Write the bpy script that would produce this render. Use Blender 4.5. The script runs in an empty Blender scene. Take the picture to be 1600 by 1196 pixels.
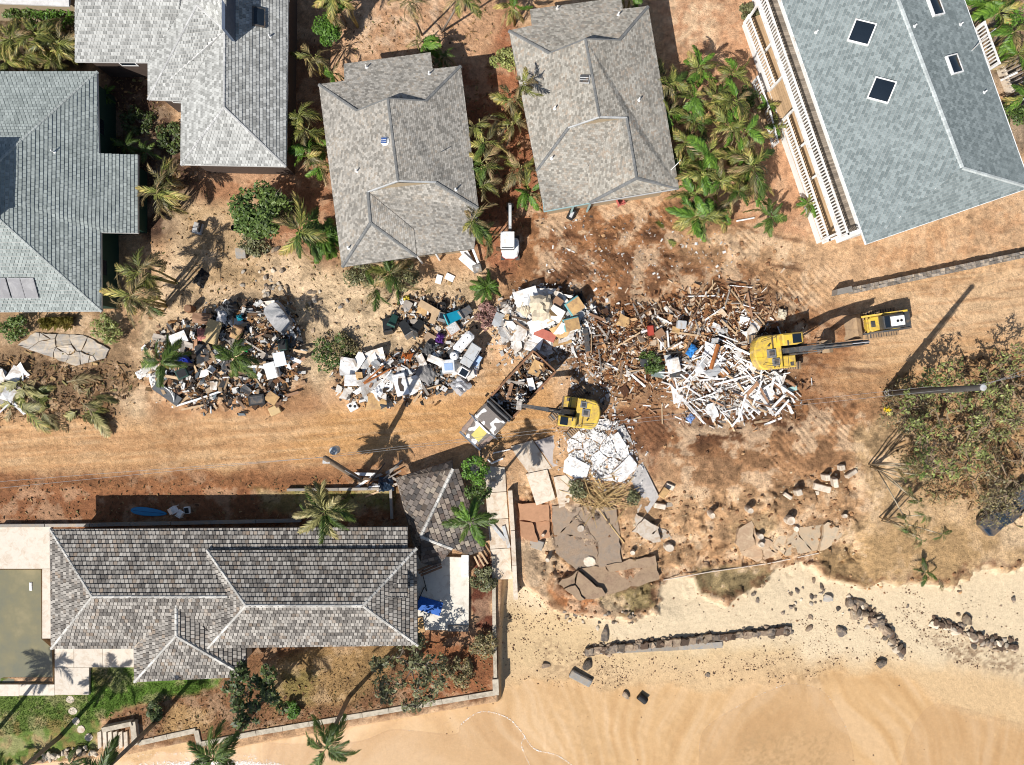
import bpy, bmesh, math, random
import numpy as np
from mathutils import Vector, Matrix, Euler
from mathutils.geometry import tessellate_polygon
# ------------------------------------------------------------------ camera, sky, sun, exposure
SC = bpy.context.scene
COL = SC.collection
HCAM = 60.0                 # drone height over the road
PXM = 18.52                 # photo pixels per metre at road level
cam_data = bpy.data.cameras.new('camera')
cam = bpy.data.objects.new('camera', cam_data)
COL.objects.link(cam)
cam.location = (0, 0, HCAM)
cam.rotation_euler = (0, 0, 0)
cam_data.sensor_width = 36
cam_data.lens = 36 * HCAM / (1600 / PXM)
cam_data.clip_end = 6000
SC.camera = cam
SUN_H = Vector((0.65, 0.76, 0)).normalized()
SUN_EL = math.radians(48)
world = bpy.data.worlds.new('World')
SC.world = world
world.use_nodes = True
wn = world.node_tree.nodes
sky = wn.new('ShaderNodeTexSky')
sky.sky_type = 'NISHITA'
sky.sun_disc = False
sky.sun_elevation = SUN_EL
sky.sun_rotation = math.atan2(-SUN_H.x, -SUN_H.y)
wn['Background'].inputs['Strength'].default_value = 0.076
world.node_tree.links.new(sky.outputs['Color'], wn['Background'].inputs['Color'])
sun_data = bpy.data.lights.new('sun', 'SUN')
sun_data.energy = 4.9
sun_data.angle = math.radians(0.53)
sun_data.color = (1.0, 0.965, 0.915)
sun = bpy.data.objects.new('sun', sun_data)
COL.objects.link(sun)
dsun = Vector((SUN_H.x * math.cos(SUN_EL), SUN_H.y * math.cos(SUN_EL), -math.sin(SUN_EL)))
sun.rotation_euler = dsun.to_track_quat('-Z', 'Y').to_euler()
sun.location = (0, 0, 80)
vs = SC.view_settings
vs.view_transform = 'Standard'
vs.look = 'None'
vs.exposure = 0.35
vs.gamma = 1.0
vs.use_curve_mapping = False
SC.render.engine = 'CYCLES'
SC.cycles.max_bounces = 5
SC.cycles.transparent_max_bounces = 6
SC.cycles.use_denoising = True
SC.cycles.filter_width = 1.05
rnd = random.Random(7)
TAU = 2 * math.pi
# ------------------------------------------------------------------ helpers
def P(px, py, z=0.0):
 """a spot of the photograph taken as a point at height z"""
 k = (HCAM - z) / HCAM / PXM
 return Vector(((px - 800) * k, (598 - py) * k, z))
def lin(c):
 c = c / 255.0
 return c / 12.92 if c <= 0.04045 else ((c + 0.055) / 1.055) ** 2.4
KALB = 1.55
def A(r, g, b):
 """albedo of a surface that shows as this sRGB colour in full sun"""
 return tuple(min(0.82, lin(v) / KALB) for v in (r, g, b))
def tag(o, label=None, cat=None, group=None, kind=None):
 if label: o['label'] = label
 if cat: o['category'] = cat
 if group: o['group'] = group
 if kind: o['kind'] = kind
 return o
def empty(name, loc, label=None, cat=None, group=None, rz=0.0):
 o = bpy.data.objects.new(name, None)
 o.empty_display_size = 0.2
 COL.objects.link(o)
 o.location = loc
 o.rotation_euler = (0, 0, rz)
 tag(o, label, cat, group)
 return o
def link(name, mesh, parent=None, loc=(0, 0, 0), rot=(0, 0, 0), scale=(1, 1, 1)):
 o = bpy.data.objects.new(name, mesh)
 COL.objects.link(o)
 o.location = loc
 o.rotation_euler = rot
 o.scale = scale
 if parent is not None:
  o.parent = parent
 return o
class MB:
 """collects faces of one mesh"""
 def __init__(self):
  self.v = []; self.f = []; self.m = []
 def add(self, vs_, fs_, mi=0):
  n = len(self.v)
  self.v.extend(tuple(p) for p in vs_)
  for f in fs_:
   self.f.append(tuple(i + n for i in f)); self.m.append(mi)
  return self
 def box(self, c, s, M=None, mi=0, taper=1.0):
  hx, hy, hz = s[0] / 2, s[1] / 2, s[2] / 2
  pts = []
  for sz in (-1, 1):
   k = taper if sz > 0 else 1.0
   for sx, sy in ((-1, -1), (1, -1), (1, 1), (-1, 1)):
    pts.append(Vector((sx * hx * k, sy * hy * k, sz * hz)))
  if M is not None:
   pts = [M @ p for p in pts]
  c = Vector(c)
  pts = [p + c for p in pts]
  return self.add(pts, [(3, 2, 1, 0), (4, 5, 6, 7), (0, 1, 5, 4), (1, 2, 6, 5), (2, 3, 7, 6), (3, 0, 4, 7)], mi)
 def bevbox(self, c, s, b=0.03, M=None, mi=0):
  hx, hy, hz = s[0] / 2, s[1] / 2, s[2] / 2
  rings = [(-hz, b), (-hz + b, 0), (hz - b, 0), (hz, b)]
  pts = []
  for z, q in rings:
   x, y = hx - q, hy - q
   k = b * 0.9
   for p in ((x, -y + k), (x, y - k), (x - k, y), (-x + k, y), (-x, y - k), (-x, -y + k), (-x + k, -y), (x - k, -y)):
    pts.append(Vector((p[0], p[1], z)))
  if M is not None:
   pts = [M @ p for p in pts]
  c = Vector(c)
  pts = [p + c for p in pts]
  fs = [tuple(range(7, -1, -1)), tuple(range(24, 32))]
  for r in range(3):
   for i in range(8):
    j = (i + 1) % 8
    fs.append((r * 8 + i, r * 8 + j, r * 8 + 8 + j, r * 8 + 8 + i))
  return self.add(pts, fs, mi)
 def prism(self, poly, z0, z1, mi=0, top=None):
  """poly: list of xy; z0/z1 numbers or lists"""
  n = len(poly)
  if sum(poly[i][0] * poly[(i + 1) % n][1] - poly[(i + 1) % n][0] * poly[i][1] for i in range(n)) < 0:
   poly = list(reversed(poly))
   if isinstance(z0, (list, tuple)): z0 = list(reversed(z0))
   if isinstance(z1, (list, tuple)): z1 = list(reversed(z1))
   if top: top = list(reversed(top))
  a = z0 if isinstance(z0, (list, tuple)) else [z0] * n
  b = z1 if isinstance(z1, (list, tuple)) else [z1] * n
  tp = top or poly
  pts = [(p[0], p[1], a[i]) for i, p in enumerate(poly)] + [(p[0], p[1], b[i]) for i, p in enumerate(tp)]
  tri = tessellate_polygon([[Vector((p[0], p[1], 0)) for p in poly]])
  fs = []
  for t in tri:
   t = tuple(t)
   q = [poly[i] for i in t]
   ar = (q[1][0] - q[0][0]) * (q[2][1] - q[0][1]) - (q[2][0] - q[0][0]) * (q[1][1] - q[0][1])
   if ar < 0: t = (t[0], t[2], t[1])
   fs.append(tuple(i + n for i in t)); fs.append((t[2], t[1], t[0]))
  for i in range(n):
   j = (i + 1) % n
   fs.append((i, j, n + j, n + i))
  return self.add(pts, fs, mi)
 def tube(self, path, rad, n=6, mi=0, cap=True):
  path = [Vector(p) for p in path]
  m = len(path)
  r = rad if isinstance(rad, (list, tuple)) else [rad] * m
  pts = []
  for i, p in enumerate(path):
   d = (path[min(i + 1, m - 1)] - path[max(i - 1, 0)])
   if d.length < 1e-6: d = Vector((0, 0, 1))
   d.normalize()
   up = Vector((0, 0, 1)) if abs(d.z) < 0.9 else Vector((1, 0, 0))
   a = d.cross(up).normalized(); b = a.cross(d)
   for k in range(n):
    t = TAU * k / n
    pts.append(p + (a * math.cos(t) + b * math.sin(t)) * r[i])
  fs = []
  for i in range(m - 1):
   for k in range(n):
    l = (k + 1) % n
    fs.append((i * n + k, i * n + n + k, i * n + n + l, i * n + l))
  if cap:
   fs.append(tuple(range(n))); fs.append(tuple(range(m * n - 1, m * n - n - 1, -1)))
  return self.add(pts, fs, mi)
 def lathe(self, prof, n=12, c=(0, 0, 0), M=None, mi=0):
  c = Vector(c)
  pts = []
  for r, z in prof:
   for k in range(n):
    p = Vector((r * math.cos(TAU * k / n), r * math.sin(TAU * k / n), z))
    pts.append((M @ p if M is not None else p) + c)
  m = len(prof)
  fs = [(i * n + k, i * n + (k + 1) % n, i * n + n + (k + 1) % n, i * n + n + k) for i in range(m - 1) for k in range(n)]
  fs.append(tuple(range(n - 1, -1, -1))); fs.append(tuple(range((m - 1) * n, m * n)))
  return self.add(pts, fs, mi)
 def mesh(self, name, mats, origin=None, smooth=False):
  me = bpy.data.meshes.new(name)
  v = self.v
  if origin is not None:
   ox, oy, oz = origin
   v = [(p[0] - ox, p[1] - oy, p[2] - oz) for p in v]
  me.from_pydata(v, [], self.f)
  if not isinstance(mats, (list, tuple)): mats = [mats]
  for m_ in mats: me.materials.append(m_)
  if len(mats) > 1:
   me.polygons.foreach_set('material_index', self.m)
  if smooth:
   me.polygons.foreach_set('use_smooth', [True] * len(self.f))
  me.update()
  return me
 def build(self, name, mats, parent=None, origin=None, smooth=False, **kw):
  if origin is None and parent is not None and parent.get('_w'):
   origin = parent.location
   if parent.parent is not None: origin = (0, 0, 0)
  o = link(name, self.mesh(name, mats, origin, smooth), parent)
  tag(o, **kw)
  return o
def wthing(name, loc, label, cat, group=None):
 """a thing whose parts are given in world coordinates"""
 o = empty(name, loc, label, cat, group)
 o['_w'] = 1
 return o
def wpart(mb, name, mats, root, parent=None, smooth=False, **kw):
 """a part (or a sub-part under parent) of a wthing"""
 o = link(name, mb.mesh(name, mats, root.location, smooth), parent or root)
 tag(o, **kw)
 return o
def rotz(a): return Matrix.Rotation(a, 3, 'Z')
def inpoly(x, y, poly):
 r = False
 n = len(poly)
 j = n - 1
 for i in range(n):
  xi, yi = poly[i][0], poly[i][1]
  xj, yj = poly[j][0], poly[j][1]
  if (yi > y) != (yj > y) and x < (xj - xi) * (y - yi) / (yj - yi) + xi:
   r = not r
  j = i
 return r
def randin(poly, r=rnd):
 xs = [p[0] for p in poly]; ys = [p[1] for p in poly]
 for _ in range(200):
  x = r.uniform(min(xs), max(xs)); y = r.uniform(min(ys), max(ys))
  if inpoly(x, y, poly): return x, y
 return xs[0], ys[0]
def clip_half(poly, a, b, c):
 """keep a*x+b*y<=c"""
 out = []
 n = len(poly)
 for i in range(n):
  p = poly[i]; q = poly[(i + 1) % n]
  dp = a * p[0] + b * p[1] - c; dq = a * q[0] + b * q[1] - c
  if dp <= 0: out.append(p)
  if (dp < 0 < dq) or (dq < 0 < dp):
   t = dp / (dp - dq)
   out.append((p[0] + (q[0] - p[0]) * t, p[1] + (q[1] - p[1]) * t))
 return out
def voronoi(poly, seeds, gap=0.0):
 cells = []
 for i, s in enumerate(seeds):
  c = list(poly)
  for j, t in enumerate(seeds):
   if i == j: continue
   a, b = t[0] - s[0], t[1] - s[1]
   L = math.hypot(a, b)
   if L < 1e-6: continue
   a /= L; b /= L
   c = clip_half(c, a, b, a * (s[0] + t[0]) / 2 + b * (s[1] + t[1]) / 2 - gap / 2)
   if len(c) < 3: break
  if len(c) >= 3: cells.append(c)
 return cells
def poly_inset(poly, d):
 n = len(poly)
 ar = sum(poly[i][0] * poly[(i + 1) % n][1] - poly[(i + 1) % n][0] * poly[i][1] for i in range(n))
 sg = 1 if ar > 0 else -1
 out = []
 for i in range(n):
  p0 = Vector(poly[i - 1][:2]); p1 = Vector(poly[i][:2]); p2 = Vector(poly[(i + 1) % n][:2])
  e1 = (p1 - p0).normalized(); e2 = (p2 - p1).normalized()
  n1 = Vector((-e1.y, e1.x)) * sg; n2 = Vector((-e2.y, e2.x)) * sg
  m = n1 + n2
  if m.length < 1e-4: m = n1
  m.normalize()
  k = d / max(0.35, m.dot(n1))
  out.append((p1.x + m.x * k, p1.y + m.y * k))
 return out
# ------------------------------------------------------------------ numpy noise
NT = {}
def vnoise(x, y, seed):
 if seed not in NT: NT[seed] = np.random.RandomState(seed).rand(256, 256)
 T = NT[seed]
 xi = np.floor(x).astype(np.int64); yi = np.floor(y).astype(np.int64)
 fx = x - xi; fy = y - yi
 fx = fx * fx * (3 - 2 * fx); fy = fy * fy * (3 - 2 * fy)
 a = T[xi & 255, yi & 255]; b = T[(xi + 1) & 255, yi & 255]
 c = T[xi & 255, (yi + 1) & 255]; d = T[(xi + 1) & 255, (yi + 1) & 255]
 return (a * (1 - fx) + b * fx) * (1 - fy) + (c * (1 - fx) + d * fx) * fy
def fbm(x, y, seed, oct=4, gain=0.5):
 s = 0; amp = 1; tot = 0
 for o in range(oct):
  s = s + amp * vnoise(x * 2 ** o + 17 * o, y * 2 ** o - 9 * o, seed + o)
  tot += amp; amp *= gain
 return s / tot
def sdist(px, py, poly):
 """signed distance in photo pixels, negative inside"""
 d = np.full(px.shape, 1e18)
 ins = np.zeros(px.shape, bool)
 n = len(poly)
 for i in range(n):
  ax, ay = poly[i]; bx, by = poly[(i + 1) % n]
  ex, ey = bx - ax, by - ay
  wx, wy = px - ax, py - ay
  t = np.clip((wx * ex + wy * ey) / (ex * ex + ey * ey + 1e-9), 0, 1)
  d = np.minimum(d, (wx - ex * t) ** 2 + (wy - ey * t) ** 2)
  if ay != by:
   c = ((ay > py) != (by > py)) & (px < (bx - ax) * (py - ay) / (by - ay) + ax)
   ins ^= c
 d = np.sqrt(d)
 return np.where(ins, -d, d)
def mask(px, py, poly, soft):
 """1 inside, 0 outside"""
 xs = [p[0] for p in poly]; ys = [p[1] for p in poly]
 m = soft + 2
 sel = (px > min(xs) - m) & (px < max(xs) + m) & (py > min(ys) - m) & (py < max(ys) + m)
 out = np.zeros(px.shape)
 if sel.any():
  s = sdist(px[sel], py[sel], poly)
  t = np.clip(0.5 - s / (2 * soft), 0, 1)
  out[sel] = t * t * (3 - 2 * t)
 return out
# ------------------------------------------------------------------ materials
def nmat(name):
 m = bpy.data.materials.new(name)
 m.use_nodes = True
 nt = m.node_tree
 b = nt.nodes['Principled BSDF']
 return m, nt, b
def N(nt, t, **kw):
 n = nt.nodes.new(t)
 for k, v in kw.items(): setattr(n, k, v)
 return n
def mixc(nt, fac, a, b, mode='MIX'):
 n = nt.nodes.new('ShaderNodeMix')
 n.data_type = 'RGBA'
 n.blend_type = mode
 for sock, v in ((n.inputs[0], fac), (n.inputs[6], a), (n.inputs[7], b)):
  if hasattr(v, 'node'): nt.links.new(v, sock)
  elif isinstance(v, (tuple, list)): sock.default_value = (*v[:3], 1)
  else: sock.default_value = v
 return n.outputs[2]
def mth(nt, op, a, b=None, c=None):
 n = nt.nodes.new('ShaderNodeMath')
 n.operation = op
 for i, v in enumerate((a, b, c)):
  if v is None: continue
  if hasattr(v, 'node'): nt.links.new(v, n.inputs[i])
  else: n.inputs[i].default_value = v
 return n.outputs[0]
def noise_out(nt, scale, detail=4, rough=0.6, vec=None, dist=0.0):
 n = nt.nodes.new('ShaderNodeTexNoise')
 n.inputs['Scale'].default_value = scale
 n.inputs['Detail'].default_value = detail
 n.inputs['Roughness'].default_value = rough
 n.inputs['Distortion'].default_value = dist
 if vec is not None: nt.links.new(vec, n.inputs['Vector'])
 return n.outputs['Fac']
def ramp(nt, fac, stops, interp='LINEAR'):
 n = nt.nodes.new('ShaderNodeValToRGB')
 n.color_ramp.interpolation = interp
 e = n.color_ramp.elements
 while len(e) > 1: e.remove(e[-1])
 e[0].position = stops[0][0]; e[0].color = (*stops[0][1], 1)
 for p, c in stops[1:]:
  q = e.new(p); q.color = (*c, 1)
 nt.links.new(fac, n.inputs['Fac'])
 return n.outputs['Color']
MC = {}
def M(name, col, rough=0.75, var=0.25, scale=2.5, island=0.0, obj=0.0, bump=0.0, dirt=None, dirt_amt=0.0, metal=0.0, spec=0.3, fine=18.0, coat=0.0):
 """a procedural material: colour broken by two noises, per-piece tint, optional dirt and bump"""
 if name in MC: return MC[name]
 m, nt, b = nmat(name)
 geo = N(nt, 'ShaderNodeNewGeometry')
 pos = geo.outputs['Position']
 n1 = noise_out(nt, scale, 5, 0.62, pos)
 n2 = noise_out(nt, fine, 3, 0.6, pos)
 f = mth(nt, 'ADD', mth(nt, 'MULTIPLY', n1, 0.6), mth(nt, 'MULTIPLY', n2, 0.4))
 f = mth(nt, 'MULTIPLY_ADD', f, 2.6, -0.8)
 lo = tuple(c * (1 - var) for c in col); hi = tuple(min(0.9, c * (1 + var)) for c in col)
 c = mixc(nt, f, lo, hi)
 nt.nodes[-1].clamp_factor = True
 if dirt is not None:
  d = noise_out(nt, scale * 0.7, 6, 0.7, pos, 0.6)
  d = mth(nt, 'MULTIPLY_ADD', d, 4.0, -2.2 + dirt_amt * 2)
  n = nt.nodes[-1]; n.use_clamp = True
  c = mixc(nt, d, c, dirt)
 if island or obj:
  r = geo.outputs['Random Per Island'] if island else N(nt, 'ShaderNodeObjectInfo').outputs['Random']
  k = island or obj
  v = mth(nt, 'MULTIPLY_ADD', r, 2 * k, 1 - k)
  vc = N(nt, 'ShaderNodeCombineColor')
  for i in range(3): nt.links.new(v, vc.inputs[i])
  c = mixc(nt, 1.0, c, vc.outputs[0], 'MULTIPLY')
 nt.links.new(c, b.inputs['Base Color'])
 b.inputs['Roughness'].default_value = rough
 b.inputs['Metallic'].default_value = metal
 b.inputs['Specular IOR Level'].default_value = spec
 b.inputs['Coat Weight'].default_value = coat
 if bump:
  bp = N(nt, 'ShaderNodeBump')
  bp.inputs['Strength'].default_value = bump
  bp.inputs['Distance'].default_value = 0.05
  nt.links.new(mth(nt, 'ADD', n2, mth(nt, 'MULTIPLY', n1, 0.7)), bp.inputs['Height'])
  nt.links.new(bp.outputs[0], b.inputs['Normal'])
 MC[name] = m
 return m
def palette_mat(name, cols, rough=0.8, obj=False):
 """each loose piece takes one colour of a palette"""
 if name in MC: return MC[name]
 m, nt, b = nmat(name)
 geo = N(nt, 'ShaderNodeNewGeometry')
 r = geo.outputs['Random Per Island'] if not obj else N(nt, 'ShaderNodeObjectInfo').outputs['Random']
 n = len(cols)
 c = ramp(nt, r, [(i / n, A(*cc)) for i, cc in enumerate(cols)], 'CONSTANT')
 n1 = noise_out(nt, 9, 4, 0.65, geo.outputs['Position'])
 v = mth(nt, 'MULTIPLY_ADD', n1, 1.3, 0.35)
 vc = N(nt, 'ShaderNodeCombineColor')
 for i in range(3): nt.links.new(v, vc.inputs[i])
 c = mixc(nt, 0.75, c, vc.outputs[0], 'MULTIPLY')
 nt.links.new(c, b.inputs['Base Color'])
 b.inputs['Roughness'].default_value = rough
 b.inputs['Specular IOR Level'].default_value = 0.25
 MC[name] = m
 return m
def shingle_mat(name, dark, light, brown=None, brown_amt=0.0, patch=0.35, contrast=1.0, rough=0.85):
 m, nt, b = nmat(name)
 geo = N(nt, 'ShaderNodeNewGeometry')
 r = geo.outputs['Random Per Island']
 big = noise_out(nt, 0.5, 4, 0.6, geo.outputs['Position'])
 fine = noise_out(nt, 22, 3, 0.7, geo.outputs['Position'])
 f = mth(nt, 'ADD', mth(nt, 'MULTIPLY', r, contrast), mth(nt, 'MULTIPLY_ADD', big, patch * 2, -patch))
 f = mth(nt, 'ADD', f, mth(nt, 'MULTIPLY_ADD', fine, 0.7, -0.35))
 c = mixc(nt, f, dark, light)
 nt.nodes[-1].clamp_factor = True
 if brown:
  wn2 = N(nt, 'ShaderNodeTexWhiteNoise', noise_dimensions='1D')
  nt.links.new(mth(nt, 'MULTIPLY', r, 91.7), wn2.inputs['W'])
  g = mth(nt, 'ADD', wn2.outputs['Value'], mth(nt, 'MULTIPLY_ADD', big, 1.0, -0.5))
  g = mth(nt, 'MULTIPLY_ADD', g, 2.0, -2.0 + brown_amt * 2)
  nt.nodes[-1].use_clamp = True
  c = mixc(nt, g, c, brown)
 nt.links.new(c, b.inputs['Base Color'])
 b.inputs['Roughness'].default_value = rough
 b.inputs['Specular IOR Level'].default_value = 0.25
 return m
def leaf_mat(name, base, tip, bright=None, obj=0.3, island=0.35, tipstart=0.55, trans=0.25):
 m, nt, b = nmat(name)
 geo = N(nt, 'ShaderNodeNewGeometry')
 tc = N(nt, 'ShaderNodeTexCoord')
 oi = N(nt, 'ShaderNodeObjectInfo')
 sep = N(nt, 'ShaderNodeSeparateXYZ')
 nt.links.new(tc.outputs['Generated'], sep.inputs[0])
 t = mth(nt, 'ADD', sep.outputs['X'], mth(nt, 'MULTIPLY_ADD', oi.outputs['Random'], 0.5, -0.25))
 t = mth(nt, 'ADD', t, mth(nt, 'MULTIPLY_ADD', geo.outputs['Random Per Island'], 0.5, -0.25))
 t = mth(nt, 'MULTIPLY_ADD', t, 2.2, -2.2 * tipstart)
 nt.nodes[-1].use_clamp = True
 c = mixc(nt, t, base, tip)
 if bright:
  w = N(nt, 'ShaderNodeTexWhiteNoise', noise_dimensions='1D')
  nt.links.new(mth(nt, 'MULTIPLY', geo.outputs['Random Per Island'], 37.3), w.inputs['W'])
  c = mixc(nt, mth(nt, 'MULTIPLY', w.outputs['Value'], 0.8), c, bright)
 v = mth(nt, 'MULTIPLY_ADD', geo.outputs['Random Per Island'], 2 * island, 1 - island)
 v = mth(nt, 'MULTIPLY', v, mth(nt, 'MULTIPLY_ADD', oi.outputs['Random'], 2 * obj, 1 - obj))
 vc = N(nt, 'ShaderNodeCombineColor')
 for i in range(3): nt.links.new(v, vc.inputs[i])
 c = mixc(nt, 1.0, c, vc.outputs[0], 'MULTIPLY')
 nt.links.new(c, b.inputs['Base Color'])
 b.inputs['Roughness'].default_value = 0.5
 b.inputs['Specular IOR Level'].default_value = 0.35
 tr = N(nt, 'ShaderNodeBsdfTranslucent')
 nt.links.new(c, tr.inputs['Color'])
 ms = N(nt, 'ShaderNodeMixShader')
 ms.inputs[0].default_value = trans
 nt.links.new(b.outputs[0], ms.inputs[1]); nt.links.new(tr.outputs[0], ms.inputs[2])
 nt.links.new(ms.outputs[0], nt.nodes['Material Output'].inputs['Surface'])
 return m
white_paint = M('white paint', (0.78, 0.78, 0.76), 0.5, 0.08, dirt=(0.42, 0.33, 0.24), dirt_amt=0.1)
white_dirty = M('dirty white board', (0.80, 0.79, 0.77), 0.7, 0.10, obj=0.1, dirt=(0.40, 0.30, 0.21), dirt_amt=0.14)
plaster = M('broken plasterboard', (0.70, 0.67, 0.62), 0.9, 0.15, obj=0.2, dirt=(0.38, 0.29, 0.21), dirt_amt=0.25)
raw_wood = M('raw timber', (0.46, 0.32, 0.19), 0.8, 0.3, obj=0.35, fine=30)
red_wood = M('stained timber', (0.27, 0.15, 0.085), 0.7, 0.3, obj=0.3, fine=30)
dark_wood = M('weathered timber', (0.16, 0.105, 0.07), 0.85, 0.35, obj=0.4, fine=30)
grey_wood = M('grey weathered board', (0.30, 0.26, 0.22), 0.85, 0.3, obj=0.3, fine=30)
ply = M('plywood sheet', (0.48, 0.30, 0.13), 0.75, 0.2, obj=0.2, dirt=(0.25, 0.15, 0.08), dirt_amt=0.2)
concrete = M('concrete', (0.44, 0.38, 0.31), 0.9, 0.18, obj=0.12, bump=0.25, dirt=(0.32, 0.22, 0.14), dirt_amt=0.2)
concrete_pale = M('pale concrete', (0.58, 0.50, 0.40), 0.9, 0.13, obj=0.12, bump=0.15, dirt=(0.40, 0.28, 0.18), dirt_amt=0.18)
concrete_white = M('lime white concrete', (0.78, 0.76, 0.73), 0.9, 0.12, obj=0.12, bump=0.35, dirt=(0.36, 0.31, 0.27), dirt_amt=0.2)
concrete_grey = M('grey concrete', (0.26, 0.245, 0.225), 0.9, 0.2, obj=0.2, bump=0.3, dirt=(0.34, 0.27, 0.19), dirt_amt=0.25)
deck_pale = M('pale terrace paving', (0.60, 0.53, 0.44), 0.7, 0.08, obj=0.05, dirt=(0.46, 0.36, 0.26), dirt_amt=0.12)
sand_stone = M('cast stone wall', (0.46, 0.40, 0.31), 0.9, 0.2, bump=0.3, dirt=(0.24, 0.20, 0.15), dirt_amt=0.2)
lava = M('lava rock', (0.115, 0.095, 0.08), 0.9, 0.4, obj=0.4, bump=0.6, scale=4, dirt=(0.36, 0.27, 0.18), dirt_amt=0.2)
lava_brown = M('brown rock', (0.23, 0.165, 0.115), 0.9, 0.35, obj=0.4, bump=0.5, scale=4, dirt=(0.42, 0.33, 0.22), dirt_amt=0.2)
yellow = M('machine yellow paint', (0.66, 0.45, 0.055), 0.4, 0.1, spec=0.5, dirt=(0.34, 0.23, 0.10), dirt_amt=0.24, coat=0.1)
black = M('black rubber', (0.016, 0.016, 0.017), 0.6, 0.3, obj=0.3)
charcoal = M('charcoal paint', (0.05, 0.052, 0.055), 0.5, 0.3, dirt=(0.2, 0.14, 0.09), dirt_amt=0.12)
steel = M('worn steel', (0.16, 0.15, 0.145), 0.45, 0.3, metal=0.5, dirt=(0.24, 0.16, 0.1), dirt_amt=0.25)
mud_steel = M('muddy steel', (0.27, 0.185, 0.115), 0.8, 0.3, metal=0.1, dirt=(0.38, 0.26, 0.15), dirt_amt=0.3)
chrome = M('bright metal', (0.55, 0.55, 0.55), 0.25, 0.08, metal=0.9)
glass = M('dark window glass', (0.012, 0.018, 0.026), 0.08, 0.1, spec=0.6)
rust = M('rusty steel', (0.25, 0.12, 0.06), 0.8, 0.3, dirt=(0.12, 0.07, 0.04), dirt_amt=0.25)
grey_plastic = M('grey plastic', (0.16, 0.165, 0.17), 0.5, 0.2, dirt=(0.34, 0.26, 0.18), dirt_amt=0.2)
light_grey = M('light grey metal', (0.42, 0.43, 0.43), 0.45, 0.12, dirt=(0.34, 0.26, 0.18), dirt_amt=0.12)
wire_mat = M('cable', (0.30, 0.29, 0.28), 0.5, 0.1)
pole_wood = M('pole timber', (0.20, 0.145, 0.10), 0.9, 0.35, fine=25)
trunk_mat = M('palm trunk', (0.23, 0.19, 0.15), 0.9, 0.35, bump=0.5, fine=14)
areca_stem = M('green yellow palm stem', (0.30, 0.25, 0.10), 0.7, 0.3)
bark = M('grey bark', (0.19, 0.155, 0.12), 0.9, 0.35, bump=0.4)
dry_cane = M('dry cane', (0.42, 0.29, 0.13), 0.8, 0.35, obj=0.35, island=0.0)
def solid(name, rgb, rough=0.5, var=0.12, **kw):
 return M(name, A(*rgb), rough, var, **kw)
# ------------------------------------------------------------------ ground
BEACH = [(786, 862), (815, 905), (850, 935), (862, 950), (905, 952), (960, 968), (1020, 952), (1026, 905), (1060, 893), (1085, 897),
         (1092, 922), (1130, 938), (1195, 908), (1212, 885), (1268, 880), (1290, 900), (1350, 918), (1410, 906), (1450, 906), (1488, 915),
         (1515, 892), (1600, 882), (1900, 870), (6000, 800), (6000, 6000), (-6000, 6000), (-6000, 1300), (-200, 1215), (0, 1190), (148, 1176),
         (216, 1168), (300, 1150), (312, 1172), (400, 1153), (777, 1088), (778, 1000)]
POOL = [(-140, 890), (65, 890), (66, 998), (82, 1012), (84, 1068), (-140, 1068)]
HEAPS = {
 'left': ([(225, 545), (300, 490), (370, 472), (450, 472), (465, 500), (470, 590), (440, 630), (300, 638), (250, 610)], 1.0),
 'middle': ([(525, 580), (560, 560), (650, 555), (720, 530), (745, 545), (735, 590), (690, 615), (600, 630), (545, 628)], 0.8),
 'bins': ([(610, 480), (660, 462), (720, 470), (745, 500), (700, 530), (640, 525)], 0.35),
 'plaster': ([(785, 480), (815, 455), (880, 455), (925, 490), (900, 540), (850, 552), (795, 545), (775, 520)], 1.1),
 'lumber': ([(930, 500), (985, 490), (1060, 480), (1110, 465), (1180, 470), (1200, 500), (1180, 545), (1110, 585), (1010, 600), (950, 585), (915, 560)], 0.4),
 'boards': ([(1050, 570), (1110, 545), (1180, 545), (1200, 585), (1240, 600), (1215, 630), (1150, 645), (1090, 645), (1050, 620)], 0.8),
 'fronds': ([(-60, 570), (40, 575), (110, 585), (175, 605), (165, 640), (60, 655), (-60, 650)], 0.5),
 'slabs': ([(870, 672), (910, 660), (960, 665), (1000, 720), (985, 750), (900, 750), (868, 720)], 0.45),
}
FX0, FX1, FY0, FY1, GS = -48.0, 48.0, -37.0, 36.5, 0.125
def axis(a, b, s, far):
 fine = np.arange(a, b + s / 2, s)
 out = []
 d = s; x = 0
 while x < far:
  d *= 1.35; x += d; out.append(x)
 out = np.array(out)
 return np.concatenate([(a - out)[::-1], fine, b + out])
gx = axis(FX0, FX1, GS, 1800.0)
gy = axis(FY0, FY1, GS, 1800.0)
GX, GY = np.meshgrid(gx, gy)
def topx(X, Y, Z):
 k = HCAM / (HCAM - Z) * PXM
 return 800 + X * k, 598 - Y * k
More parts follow.
